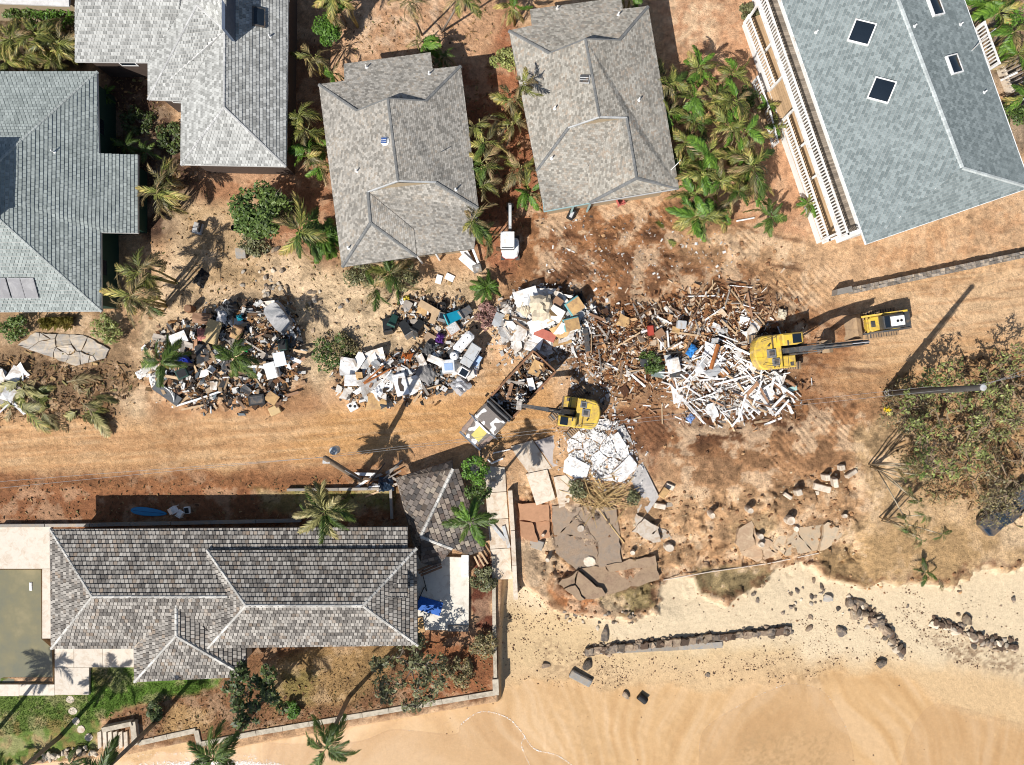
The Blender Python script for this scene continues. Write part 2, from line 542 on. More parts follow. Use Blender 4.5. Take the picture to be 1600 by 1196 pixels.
def heights(px, py, X, Y):
 z = np.zeros(px.shape)
 wob = 9 * (fbm(X * 0.45, Y * 0.45, 3, 4) - 0.5) * 2 + 7 * (fbm(X * 2.2, Y * 2.2, 5, 3) - 0.5) * 2
 z += 0.10 * (fbm(X * 0.12, Y * 0.12, 11, 3) - 0.5)
 rough = 0.05 + 0 * z
 churn = mask(px, py, [(830, 330), (1070, 320), (1260, 400), (1260, 560), (1420, 600), (1380, 800), (1240, 780), (1080, 760), (960, 660), (850, 560), (800, 470)], 40)
 field = mask(px, py, [(300, 380), (520, 420), (760, 440), (790, 560), (520, 640), (200, 660), (0, 640), (0, 560)], 30)
 pads = mask(px, py, [(810, 760), (1060, 780), (1330, 740), (1360, 900), (1000, 960), (850, 940)], 20)
 rough = rough + 0.16 * churn + 0.07 * field + 0.16 * pads
 z += rough * (fbm(X * 0.9, Y * 0.9, 21, 6, 0.62) - 0.5) * 2.2
 e = fbm(X * 0.35 + 5, Y * 0.35, 31, 4)
 e6 = fbm(X * 0.20 + 3, Y * 0.20, 33, 6, 0.6) * 6
 st = np.floor(e6); st = (st + np.clip((e6 - st - 0.86) * 7, 0, 1)) / 6
 z += pads * (2.2 * (st - 0.5) - 0.1)
 z += 0.25 * mask(px, py, [(-400, 752), (330, 752), (620, 742), (620, 770), (-400, 772)], 12) * 0.6
 d = (py - (705 - 0.075 * px))
 road = mask(px, py, [(-400, 650), (300, 640), (700, 600), (930, 620), (1250, 560), (1600, 430), (2200, 200), (2200, 420), (1600, 560), (1250, 640), (860, 690), (600, 720), (0, 755), (-400, 770)], 20)
 z -= road * 0.08
 z += road * 0.018 * np.sin(d * 0.30 + 2.5 * fbm(X * 0.06, Y * 0.3, 41, 3))
 for nm, (poly, h) in HEAPS.items():
  s = mask(px, py, poly, 26)
  z += h * s * (0.55 + 0.9 * fbm(X * 0.8, Y * 0.8, 51, 3) - 0.2)
 z += 0.35 * mask(px, py, [(1150, 440), (1240, 470), (1250, 500), (1225, 510), (1140, 465)], 14)
 sd = np.full(px.shape, 500.0)
 near = (np.abs(px - 800) < 2600) & (np.abs(py - 598) < 2600)
 sd[near] = sdist(px[near] + wob[near] * (px[near] > 850), py[near] + wob[near] * (px[near] > 850), BEACH)
 far = ~near
 sd[far] = np.where(py[far] > 1100, -900.0, 500.0)
 t = np.clip(-sd / 7.0, 0, 1)
 drop = 0.75 + 0.0032 * np.clip(-sd, 0, 420)
 drop = drop + 0.35 * np.clip((900 - px) / 100, 0, 1) * np.clip((py - 860) / 40, 0, 1)
 z = z * (1 - 0.75 * t) - drop * t
 z -= 3.0 * mask(px, py, [(-150, 866), (108, 866), (108, 975), (124, 987), (124, 1054), (-150, 1054)], 3)
 return z, sd, churn, field, pads, road
pxg, pyg = topx(GX, GY, np.zeros(GX.shape))
Z0, *_ = heights(pxg, pyg, GX, GY)
pxg, pyg = topx(GX, GY, np.clip(Z0, -3, 3))
Z0, SD, CHURN, FIELD, PADS, ROAD = heights(pxg, pyg, GX, GY)
pxg, pyg = topx(GX, GY, np.clip(Z0, -3, 3))
def gz(x, y):
 """ground height at a point"""
 i = (x - FX0) / GS; j = (y - FY0) / GS
 ox = int(np.searchsorted(gx, FX0 - 1e-6)); oy = int(np.searchsorted(gy, FY0 - 1e-6))
 nx = int(round((FX1 - FX0) / GS)); ny = int(round((FY1 - FY0) / GS))
 i = min(max(i, 0), nx - 1.001); j = min(max(j, 0), ny - 1.001)
 a, b = int(i), int(j); u, v = i - a, j - b
 a += ox; b += oy
 return float((Z0[b, a] * (1 - u) + Z0[b, a + 1] * u) * (1 - v) + (Z0[b + 1, a] * (1 - u) + Z0[b + 1, a + 1] * u) * v)
def G(px, py, dz=0.0):
 """the point of the ground that shows at this spot of the photograph"""
 z = 0.0
 for _ in range(4):
  p = P(px, py, z)
  z = gz(p.x, p.y)
 p = P(px, py, z)
 return Vector((p.x, p.y, z + dz))
def srgb(r, g, b): return np.array([lin(r), lin(g), lin(b)]) / KALB
W1 = fbm(GX * 0.5, GY * 0.5, 61, 5)
W2 = fbm(GX * 1.7, GY * 1.7, 71, 4)
W3 = fbm(GX * 4.5, GY * 4.5, 81, 3)
wx = pxg + 26 * (W1 - 0.5) + 12 * (W2 - 0.5)
wy = pyg + 26 * (fbm(GX * 0.5 + 40, GY * 0.5, 63, 5) - 0.5) + 12 * (fbm(GX * 1.7, GY * 1.7 + 30, 73, 4) - 0.5)
C = np.empty(GX.shape + (3,))
C[:] = srgb(208, 163, 118)
WET = np.zeros(GX.shape)
def paint(poly, col, soft=14, amt=1.0, warp=True, brk=None):
 m = mask(wx if warp else pxg, wy if warp else pyg, poly, soft) * amt
 if brk is not None:
  lo, hi, src = brk
  m = m * np.clip((src - lo) / (hi - lo), 0, 1)
 C[:] = C * (1 - m[..., None]) + srgb(*col) * m[..., None]
STRK = fbm(pxg / 60 - pyg / 300, pyg / 4.0 + pxg * 0.02, 91, 4)          # streaks along the road
paint([(430, -40), (820, -40), (800, 110), (745, 120), (520, 120), (440, 90)], (206, 158, 116), 20)
paint([(560, 0), (700, 0), (680, 90), (560, 85)], (222, 186, 148), 18, 0.8, brk=(0.40, 0.62, W2))
paint([(690, 100), (760, 100), (800, 0), (860, 330), (840, 440), (780, 430), (740, 400), (700, 300)], (172, 112, 76), 16)
paint([(430, 60), (510, 60), (540, 420), (440, 400), (420, 260)], (150, 98, 68), 18, 0.8)
paint([(1010, -20), (1220, -20), (1200, 120), (1290, 380), (1060, 370), (1070, 200)], (206, 154, 112), 18)
paint([(1040, 0), (1140, 0), (1120, 80), (1060, 80)], (226, 190, 148), 16, 0.8, brk=(0.38, 0.6, W2))
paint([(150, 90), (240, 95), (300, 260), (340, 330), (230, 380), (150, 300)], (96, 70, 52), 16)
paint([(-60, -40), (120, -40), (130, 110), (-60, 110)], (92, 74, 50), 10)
paint([(1500, -40), (1720, -40), (1720, 300), (1640, 290)], (140, 112, 84), 12)
paint([(1500, -20), (1545, -20), (1620, 200), (1590, 240)], (128, 112, 92), 8, 0.8)
paint([(290, 300), (440, 380), (530, 420), (640, 440), (745, 430), (770, 520), (700, 560), (530, 600), (470, 640), (200, 655), (170, 600), (230, 480)], (218, 184, 140), 22)
paint([(300, 250), (460, 260), (520, 330), (470, 390), (380, 380), (310, 330)], (176, 122, 84), 18, 0.8)
paint([(290, 320), (400, 310), (420, 440), (300, 460)], (204, 168, 122), 16)
paint([(430, 430), (600, 440), (620, 560), (480, 590)], (228, 196, 152), 24, 0.7)
paint([(530, 400), (660, 405), (650, 445), (560, 450)], (176, 146, 98), 12, 0.8)
paint([(-60, 490), (190, 480), (230, 600), (180, 660), (-60, 665)], (172, 138, 100), 18)
paint([(-60, 560), (190, 560), (190, 655), (-60, 655)], (150, 116, 82), 14, 0.85, brk=(0.35, 0.6, W2))
paint([(220, 600), (480, 590), (520, 650), (240, 660)], (176, 124, 80), 14, 0.8)
paint([(835, 320), (1070, 310), (1210, 360), (1270, 460), (1260, 560), (1130, 600), (930, 560), (800, 470), (800, 400)], (180, 126, 82), 24)
paint([(830, 340), (1010, 330), (1050, 400), (1000, 470), (860, 450)], (160, 112, 76), 26, 0.85, brk=(0.36, 0.58, W1))
paint([(850, 420), (1240, 440), (1250, 600), (940, 600), (780, 520)], (148, 104, 70), 26, 0.9, brk=(0.38, 0.6, W1))
paint([(930, 480), (1230, 470), (1250, 650), (1060, 660), (930, 600)], (134, 94, 64), 22, 0.85, brk=(0.3, 0.6, W2))
paint([(1060, 340), (1250, 380), (1330, 440), (1340, 480), (1240, 500), (1180, 420), (1060, 400)], (216, 170, 122), 24, 0.85)
paint([(1140, 360), (1300, 370), (1640, 290), (1720, 300), (1720, 400), (1310, 460)], (218, 174, 128), 18)
paint([(1330, 380), (1640, 310), (1640, 390), (1380, 430)], (196, 144, 98), 16, 0.6, brk=(0.4, 0.6, W2))
RD = [(-400, 655), (240, 655), (520, 650), (700, 612), (790, 560), (840, 640), (960, 640), (1230, 600), (1300, 470), (1600, 398), (2000, 280), (2000, 480), (1600, 570),
      (1360, 640), (1240, 720), (1040, 690), (900, 665), (830, 690), (620, 725), (300, 745), (-400, 770)]
paint(RD, (216, 168, 116), 14)
paint([(520, 640), (860, 600), (880, 680), (620, 715), (420, 715)], (214, 160, 100), 26, 0.9)
paint([(1260, 480), (1720, 380), (1720, 500), (1330, 545)], (228, 186, 138), 22, 0.9)
paint(RD, (190, 138, 90), 20, 0.6, brk=(0.50, 0.74, STRK))
paint(RD, (230, 190, 142), 20, 0.5, brk=(0.52, 0.76, 1 - STRK))
paint([(-400, 735), (330, 735), (640, 715), (640, 740), (330, 765), (-400, 790)], (176, 122, 78), 12, 0.85)
paint([(240, 660), (300, 655), (300, 740), (230, 730)], (178, 130, 84), 20, 0.75, brk=(0.4, 0.6, W2))
paint([(1240, 470), (1330, 480), (1340, 560), (1250, 620), (1240, 560)], (176, 120, 76), 18, 0.8)
paint([(1030, 600), (1260, 590), (1330, 620), (1350, 680), (1230, 720), (1060, 720), (960, 660)], (150, 98, 60), 20, 0.9)
paint([(1060, 655), (1220, 640), (1320, 640), (1330, 670), (1200, 700), (1080, 710)], (108, 70, 44), 14, 1.0, brk=(0.34, 0.5, W1))
SCR = fbm(pxg / 70 + pyg / 40, pyg / 9 - pxg / 60, 141, 4)
paint([(840, 330), (1260, 340), (1260, 470), (1380, 560), (1380, 760), (1060, 760), (960, 640), (800, 480)], (112, 74, 48), 30, 0.75, brk=(0.54, 0.66, SCR))
paint([(1010, 610), (1380, 600), (1380, 760), (1060, 760)], (222, 178, 132), 30, 0.6, brk=(0.56, 0.68, 1 - SCR))
paint([(930, 640), (1060, 650), (1040, 700), (1020, 760), (960, 690)], (150, 100, 66), 14, 0.8)
paint([(1140, 700), (1380, 640), (1400, 720), (1300, 760), (1160, 760)], (196, 146, 100), 22, 0.8)
paint([(1140, 600), (1400, 590), (1420, 640), (1330, 700)], (190, 136, 90), 20, 0.5)
paint([(800, 690), (1050, 760), (1130, 740), (1340, 730), (1370, 880), (1210, 900), (1020, 900), (850, 940), (800, 860)], (204, 160, 114), 20)
paint([(862, 788), (965, 790), (975, 885), (900, 890), (866, 860)], (150, 128, 106), 7)
paint([(1180, 830), (1300, 800), (1330, 840), (1220, 870)], (170, 150, 122), 14, 0.75)
paint([(806, 780), (858, 785), (862, 842), (812, 846)], (202, 130, 86), 8)
paint([(808, 842), (865, 840), (880, 900), (820, 920)], (206, 172, 132), 8)
paint([(865, 895), (1025, 868), (1030, 912), (900, 950), (862, 935)], (172, 128, 92), 6)
paint([(920, 932), (1024, 908), (1022, 952), (960, 966)], (164, 140, 92), 5)
paint([(855, 920), (920, 930), (955, 966), (870, 950)], (200, 134, 84), 7)
paint([(1075, 895), (1205, 878), (1215, 900), (1130, 940), (1088, 922)], (164, 140, 96), 5)
paint([(1090, 860), (1330, 770), (1330, 850), (1210, 885), (1080, 890)], (196, 150, 104), 14, 0.7)
paint([(1140, 820), (1210, 800), (1230, 860), (1170, 870), (1145, 850)], (226, 188, 136), 10, 0.8)
paint([(1050, 700), (1240, 690), (1360, 700), (1330, 760), (1100, 770), (1040, 750)], (184, 134, 90), 20, 0.6)
paint([(1330, 680), (1420, 620), (1720, 560), (1720, 880), (1490, 918), (1350, 922), (1285, 900), (1280, 860), (1360, 800)], (206, 168, 120), 10)
paint([(1400, 600), (1720, 520), (1720, 790), (1540, 800), (1420, 760)], (176, 134, 88), 20, 0.85, brk=(0.36, 0.6, W2))
paint([(1270, 870), (1440, 810), (1560, 840), (1500, 905), (1350, 920), (1290, 900)], (188, 150, 100), 10, 0.8)
paint([(1570, 800), (1720, 780), (1720, 880), (1560, 850)], (228, 192, 146), 8)
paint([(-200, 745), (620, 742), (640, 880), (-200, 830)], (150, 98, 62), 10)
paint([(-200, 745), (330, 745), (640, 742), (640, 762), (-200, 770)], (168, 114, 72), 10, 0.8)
paint([(400, 765), (620, 765), (620, 800), (420, 800)], (148, 128, 76), 8, 0.85)
paint([(455, 770), (620, 770), (620, 790), (470, 790)], (128, 140, 62), 10, 0.6)
paint([(640, 690), (760, 700), (760, 745), (640, 745)], (206, 156, 110), 10, 0.7)
paint([(-200, 1040), (150, 1085), (152, 1178), (-200, 1230)], (112, 132, 56), 5)
paint([(130, 1030), (345, 1055), (342, 1085), (200, 1106), (160, 1128), (130, 1110)], (98, 128, 44), 6)
paint([(145, 1040), (165, 1040), (168, 1065), (145, 1080)], (138, 120, 76), 6, 0.8)
paint([(-200, 1120), (150, 1120), (152, 1180), (-200, 1230)], (168, 128, 82), 10, 0.6, brk=(0.46, 0.62, W2))
paint([(200, 1108), (345, 1066), (345, 1000), (790, 1000), (776, 1090), (400, 1150), (310, 1165), (215, 1160), (160, 1130)], (142, 100, 66), 6)
paint([(470, 1010), (640, 1008), (600, 1060), (560, 1095), (430, 1110), (400, 1060)], (168, 132, 84), 12)
paint([(440, 1050), (500, 1050), (480, 1095), (440, 1095)], (124, 116, 56), 12, 0.6)
paint([(640, 985), (770, 985), (774, 1084), (640, 1100)], (158, 100, 62), 10, 0.9)
paint([(262, 1105), (330, 1110), (330, 1140), (250, 1150)], (196, 156, 102), 10, 0.8)
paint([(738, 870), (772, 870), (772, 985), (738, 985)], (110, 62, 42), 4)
bm = np.clip(-SD / 5, 0, 1)
def beach(col, m):
 m = (m * bm)[..., None]
 C[:] = C * (1 - m) + srgb(*col) * m
beach((244, 220, 182), np.ones(GX.shape))
beach((232, 200, 152), mask(wx, wy, [(778, 940), (900, 960), (960, 1010), (1240, 1010), (1240, 1040), (900, 1050), (778, 1060)], 22))
WETL = [(700, 1100), (800, 1062), (960, 1072), (1030, 1066), (1100, 1080), (1190, 1062), (1280, 1050), (1400, 1052), (1440, 1080), (1500, 1108), (1600, 1138), (2000, 1180), (2000, 3000), (-800, 3000), (-800, 1190),
  (200, 1180), (420, 1150), (560, 1128)]
FAN = fbm((pxg - 800) / 16 + 0.045 * (pyg - 1050) * np.sin((pxg - 960) / 95) + 2.2 * vnoise(pxg / 90, pyg / 60, 7), pyg / 95, 101, 5)
wet = mask(wx, wy, WETL, 10)
beach((234, 198, 150), mask(wx, wy, [(-800, 1150), (800, 1040), (1240, 1030), (1420, 1030), (1600, 1060), (2600, 1060), (2600, 3000), (-800, 3000)], 22))
beach((226, 184, 132), wet)
beach((200, 152, 96), wet * np.clip((FAN - 0.52) * 5, 0, 1) * 0.35)
beach((240, 204, 160), wet * np.clip((0.46 - FAN) * 6, 0, 1) * 0.5)
beach((196, 160, 112), mask(wx, wy, [(1150, 1150), (1310, 1140), (1300, 1300), (1140, 1300)], 20) * 0.8 * np.clip((W3 - 0.4) * 4, 0, 1))
beach((150, 118, 82), mask(wx, wy, [(1200, 1050), (1290, 1030), (1320, 1060), (1220, 1075)], 16) * 0.5 * np.clip((W3 - 0.42) * 5, 0, 1))
beach((168, 138, 102), mask(wx, wy, [(840, 990), (900, 1010), (1010, 1070), (930, 1075), (840, 1050)], 16) * np.clip((W3 - 0.45) * 5, 0, 1) * 0.7)
beach((150, 120, 90), mask(wx, wy, [(1440, 990), (1600, 1020), (1600, 1060), (1500, 1040)], 14) * np.clip((W3 - 0.4) * 5, 0, 1) * 0.8)
beach((132, 98, 64), mask(pxg, pyg, [(1100, 3000), (-3000, 3000), (-3000, 1500), (3000, 1500), (3000, 3000)], 200))
WET[:] = np.maximum(wet, 0.62) * bm
lip = np.clip(1 - np.abs(SD - 4) / 9, 0, 1) * (pxg > 845) * np.clip((W2 - 0.40) * 7, 0, 1) * 0.85
C = C * (1 - lip[..., None]) + srgb(124, 82, 54) * lip[..., None]
T6 = fbm(GX * 0.75, GY * 0.75, 131, 7, 0.62)
RGH = np.clip(0.4 + CHURN + PADS + 0.4 * FIELD, 0, 1) * (1 - bm) * (1 - 0.75 * ROAD)
m_ = (np.clip((T6 - 0.53) * 14, 0, 1) * 0.55 * RGH)[..., None]
C = C * (1 - m_) + srgb(246, 210, 166) * m_
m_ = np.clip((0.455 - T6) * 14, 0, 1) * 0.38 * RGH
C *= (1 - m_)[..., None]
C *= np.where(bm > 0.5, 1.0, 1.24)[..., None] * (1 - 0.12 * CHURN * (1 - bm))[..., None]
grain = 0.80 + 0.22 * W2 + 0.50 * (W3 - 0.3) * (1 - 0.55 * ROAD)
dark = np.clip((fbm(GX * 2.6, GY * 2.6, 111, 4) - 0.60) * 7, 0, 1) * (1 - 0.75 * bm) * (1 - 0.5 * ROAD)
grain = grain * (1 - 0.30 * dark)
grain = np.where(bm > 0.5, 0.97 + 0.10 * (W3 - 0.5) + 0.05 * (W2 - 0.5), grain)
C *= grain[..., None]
C = np.clip(C * np.where(bm[..., None] > 0.5, np.ones(3), np.array([0.965, 1.0, 1.085])), 0.01, 0.8)
ny_, nx_ = GX.shape
me = bpy.data.meshes.new('ground')
co = np.empty((ny_ * nx_, 3), np.float32)
co[:, 0] = GX.ravel(); co[:, 1] = GY.ravel(); co[:, 2] = Z0.ravel()
me.vertices.add(ny_ * nx_)
me.vertices.foreach_set('co', co.ravel())
nq = (ny_ - 1) * (nx_ - 1)
ii = (np.arange(ny_ - 1)[:, None] * nx_ + np.arange(nx_ - 1)[None, :]).ravel()
quads = np.stack([ii, ii + 1, ii + nx_ + 1, ii + nx_], 1).astype(np.int32)
me.loops.add(nq * 4)
me.loops.foreach_set('vertex_index', quads.ravel())
me.polygons.add(nq)
me.polygons.foreach_set('loop_start', np.arange(nq, dtype=np.int32) * 4)
me.polygons.foreach_set('loop_total', np.full(nq, 4, np.int32))
me.polygons.foreach_set('use_smooth', np.ones(nq, bool))
me.update(calc_edges=True)
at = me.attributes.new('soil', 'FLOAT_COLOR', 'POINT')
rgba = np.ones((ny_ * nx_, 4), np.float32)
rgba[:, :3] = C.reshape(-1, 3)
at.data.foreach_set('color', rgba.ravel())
at = me.attributes.new('wet', 'FLOAT', 'POINT')
at.data.foreach_set('value', WET.ravel().astype(np.float32))
TREAD = np.zeros(GX.shape)
for poly, s in (([(835, 325), (870, 330), (905, 380), (850, 385)], 10), ([(935, 320), (985, 315), (1040, 310), (1060, 345), (1010, 375), (950, 375)], 10), ([(850, 395), (1050, 395), (1060, 435), (860, 440)], 12),
    ([(1150, 350), (1180, 350), (1190, 440), (1155, 430)], 8), ([(1180, 430), (1300, 420), (1310, 480), (1220, 500)], 16), ([(1000, 640), (1080, 650), (1060, 690), (1000, 690)], 12),
    ([(1200, 640), (1330, 620), (1340, 690), (1200, 740)], 18), ([(1420, 490), (1500, 470), (1500, 500), (1430, 520)], 10), ([(600, 5), (760, 5), (750, 60), (640, 60)], 20)):
 TREAD = np.maximum(TREAD, mask(wx, wy, poly, s))
at = me.attributes.new('tread', 'FLOAT', 'POINT')
at.data.foreach_set('value', TREAD.ravel().astype(np.float32))
GROUND = link('ground', me)
tag(GROUND, kind='structure')
m, nt, b = nmat('earth and sand')
geo = N(nt, 'ShaderNodeNewGeometry')
pos = geo.outputs['Position']
aC = N(nt, 'ShaderNodeAttribute', attribute_name='soil')
aW = N(nt, 'ShaderNodeAttribute', attribute_name='wet')
aT = N(nt, 'ShaderNodeAttribute', attribute_name='tread')
n1 = noise_out(nt, 3.2, 6, 0.7, pos)
n2 = noise_out(nt, 14, 4, 0.7, pos)
v = mth(nt, 'ADD', mth(nt, 'MULTIPLY_ADD', n1, 1.2, 0.40), mth(nt, 'MULTIPLY_ADD', n2, 1.5, -0.75))
v = mth(nt, 'MULTIPLY_ADD', mth(nt, 'SUBTRACT', v, 1.0), mth(nt, 'MULTIPLY_ADD', aW.outputs['Fac'], -0.75, 1.0), 1.0)
vc = N(nt, 'ShaderNodeCombineColor')
for i in range(3): nt.links.new(v, vc.inputs[i])
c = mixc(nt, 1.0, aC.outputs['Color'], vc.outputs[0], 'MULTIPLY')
vo = N(nt, 'ShaderNodeTexVoronoi')
vo.inputs['Scale'].default_value = 3.0
nt.links.new(pos, vo.inputs['Vector'])
st = mth(nt, 'MULTIPLY_ADD', vo.outputs['Distance'], -14.0, 1.9)
nt.nodes[-1].use_clamp = True
sel = noise_out(nt, 0.9, 3, 0.6, pos)
sel = mth(nt, 'MULTIPLY_ADD', sel, 7.0, -3.9)
nt.nodes[-1].use_clamp = True
st = mth(nt, 'MULTIPLY', mth(nt, 'MULTIPLY', st, sel), mth(nt, 'MULTIPLY_ADD', aW.outputs['Fac'], -1.0, 1.0))
c = mixc(nt, mth(nt, 'MULTIPLY', st, 0.6), c, (0.07, 0.045, 0.03))
nt.links.new(c, b.inputs['Base Color'])
rg = mth(nt, 'MULTIPLY_ADD', aW.outputs['Fac'], -0.45, 0.92)
nt.links.new(rg, b.inputs['Roughness'])
b.inputs['Specular IOR Level'].default_value = 0.25
wv = N(nt, 'ShaderNodeTexWave', wave_type='BANDS', bands_direction='DIAGONAL')
wv.inputs['Scale'].default_value = 0.95
wv.inputs['Distortion'].default_value = 14
wv.inputs['Detail Scale'].default_value = 0.22
nt.links.new(pos, wv.inputs['Vector'])
hgt = mth(nt, 'ADD', mth(nt, 'MULTIPLY', n2, 0.5), mth(nt, 'MULTIPLY', n1, 1.2))
hgt = mth(nt, 'MULTIPLY', hgt, mth(nt, 'MULTIPLY_ADD', aW.outputs['Fac'], -0.85, 1.0))
hgt = mth(nt, 'ADD', hgt, mth(nt, 'MULTIPLY', mth(nt, 'MULTIPLY', wv.outputs['Fac'], aT.outputs['Fac']), mth(nt, 'MULTIPLY_ADD', sel, -0.3, 0.34)))
bp = N(nt, 'ShaderNodeBump')
bp.inputs['Strength'].default_value = 0.85
bp.inputs['Distance'].default_value = 0.15
nt.links.new(hgt, bp.inputs['Height'])
nt.links.new(bp.outputs[0], b.inputs['Normal'])
me.materials.append(m)
# ------------------------------------------------------------------ houses
class Plane:
 """one roof plane: corner points of the photograph with heights"""
 def __init__(self, pts, down=None):
  self.p = [P(*q) for q in pts]
  self.xy = [(q.x, q.y) for q in self.p]
  n = len(self.p)
  if sum(self.xy[i][0] * self.xy[(i + 1) % n][1] - self.xy[(i + 1) % n][0] * self.xy[i][1] for i in range(n)) < 0:
   self.p.reverse(); self.xy.reverse()
  self.tri = [tuple(t) for t in tessellate_polygon([[Vector((x, y, 0)) for x, y in self.xy]])]
  a = np.array([[q.x, q.y, 1] for q in self.p]); z = np.array([q.z for q in self.p])
  s = np.linalg.lstsq(a, z, rcond=None)[0]
  self.fit = s
  g = Vector((s[0], s[1]))
  if down is not None: self.d = Vector(down).normalized()
  else: self.d = (-g).normalized() if g.length > 1e-3 else Vector((0, -1))
  self.slope = g.length
 def z(self, xs, ys):
  xs = np.asarray(xs, float); ys = np.asarray(ys, float)
  out = self.fit[0] * xs + self.fit[1] * ys + self.fit[2]
  best = np.full(xs.shape, -1e9)
  for t in self.tri:
   a, b, c = (self.p[i] for i in t)
   det = (b.y - c.y) * (a.x - c.x) + (c.x - b.x) * (a.y - c.y)
   if abs(det) < 1e-9: continue
   l1 = ((b.y - c.y) * (xs - c.x) + (c.x - b.x) * (ys - c.y)) / det
   l2 = ((c.y - a.y) * (xs - c.x) + (a.x - c.x) * (ys - c.y)) / det
   l3 = 1 - l1 - l2
   mn = np.minimum(np.minimum(l1, l2), l3)
   sel = mn > best
   best = np.where(sel, mn, best)
   out = np.where(sel, l1 * a.z + l2 * b.z + l3 * c.z, out)
  return out
def lay_shingles(pl, expo, width, thick, r, stagger=True, jit=0.08, cells_only=False):
 """courses of separate shingles clipped to the plane; returns a list of polygons with heights"""
 d = pl.d; u = Vector((-d.y, d.x))
 S = [q[0] * d.x + q[1] * d.y for q in pl.xy]; U = [q[0] * u.x + q[1] * u.y for q in pl.xy]
 poly = list(zip(S, U))
 s1 = max(S); s0 = min(S)
 e = expo / math.sqrt(1 + pl.slope ** 2)
 res = []
 k = 0
 s = s1
 while s > s0 - 1e-4:
  row = clip_half(clip_half(poly, 1, 0, s), -1, 0, -(s - e))
  if len(row) >= 3:
   us = [q[1] for q in row]
   t = min(us) - r.random() * width if not stagger else math.floor(min(us) / width - 1) * width + (width / 2 if k % 2 else 0) + r.uniform(-.08, .08) * width
   while t < max(us):
    w = width * r.uniform(1 - jit, 1 + jit) if not stagger else width
    pc = clip_half(clip_half(row, 0, 1, t + w), 0, -1, -t)
    if len(pc) >= 3:
     ar = abs(sum(pc[i][0] * pc[(i + 1) % len(pc)][1] - pc[(i + 1) % len(pc)][0] * pc[i][1] for i in range(len(pc)))) / 2
     if ar > 0.004: res.append((pc, s - e, s))
    t += w
  s -= e; k += 1
 out = []
 allx = []
 for pc, sa, sb in res:
  for q in pc:
   allx.append((q[0] * d.x + q[1] * u.x, q[0] * d.y + q[1] * u.y))
 if not allx: return []
 arr = np.array(allx)
 zz = pl.z(arr[:, 0], arr[:, 1])
 i = 0
 for pc, sa, sb in res:
  lift = r.uniform(0, 0.3) * thick
  pts = []
  for q in pc:
   f = (q[0] - sa) / (sb - sa)
   pts.append((arr[i, 0], arr[i, 1], zz[i] + 0.006 + thick * f + lift))
   i += 1
  out.append(pts)
 return out
def add_cell(mb, pts, depth, gap=0.0):
 n = len(pts)
 if gap:
  cx = sum(p[0] for p in pts) / n; cy = sum(p[1] for p in pts) / n
  q = []
  for p in pts:
   L = math.hypot(p[0] - cx, p[1] - cy) + 1e-6
   k = max(0.6, 1 - gap / L)
   q.append((cx + (p[0] - cx) * k, cy + (p[1] - cy) * k, p[2]))
  pts = q
 ar = sum(pts[i][0] * pts[(i + 1) % n][1] - pts[(i + 1) % n][0] * pts[i][1] for i in range(n))
 if ar < 0: pts = pts[::-1]
 vs_ = list(pts) + [(p[0], p[1], p[2] - depth) for p in pts]
 fs = [tuple(range(n))] + [(i, n + i, n + (i + 1) % n, (i + 1) % n) for i in range(n)]
 mb.add(vs_, fs)
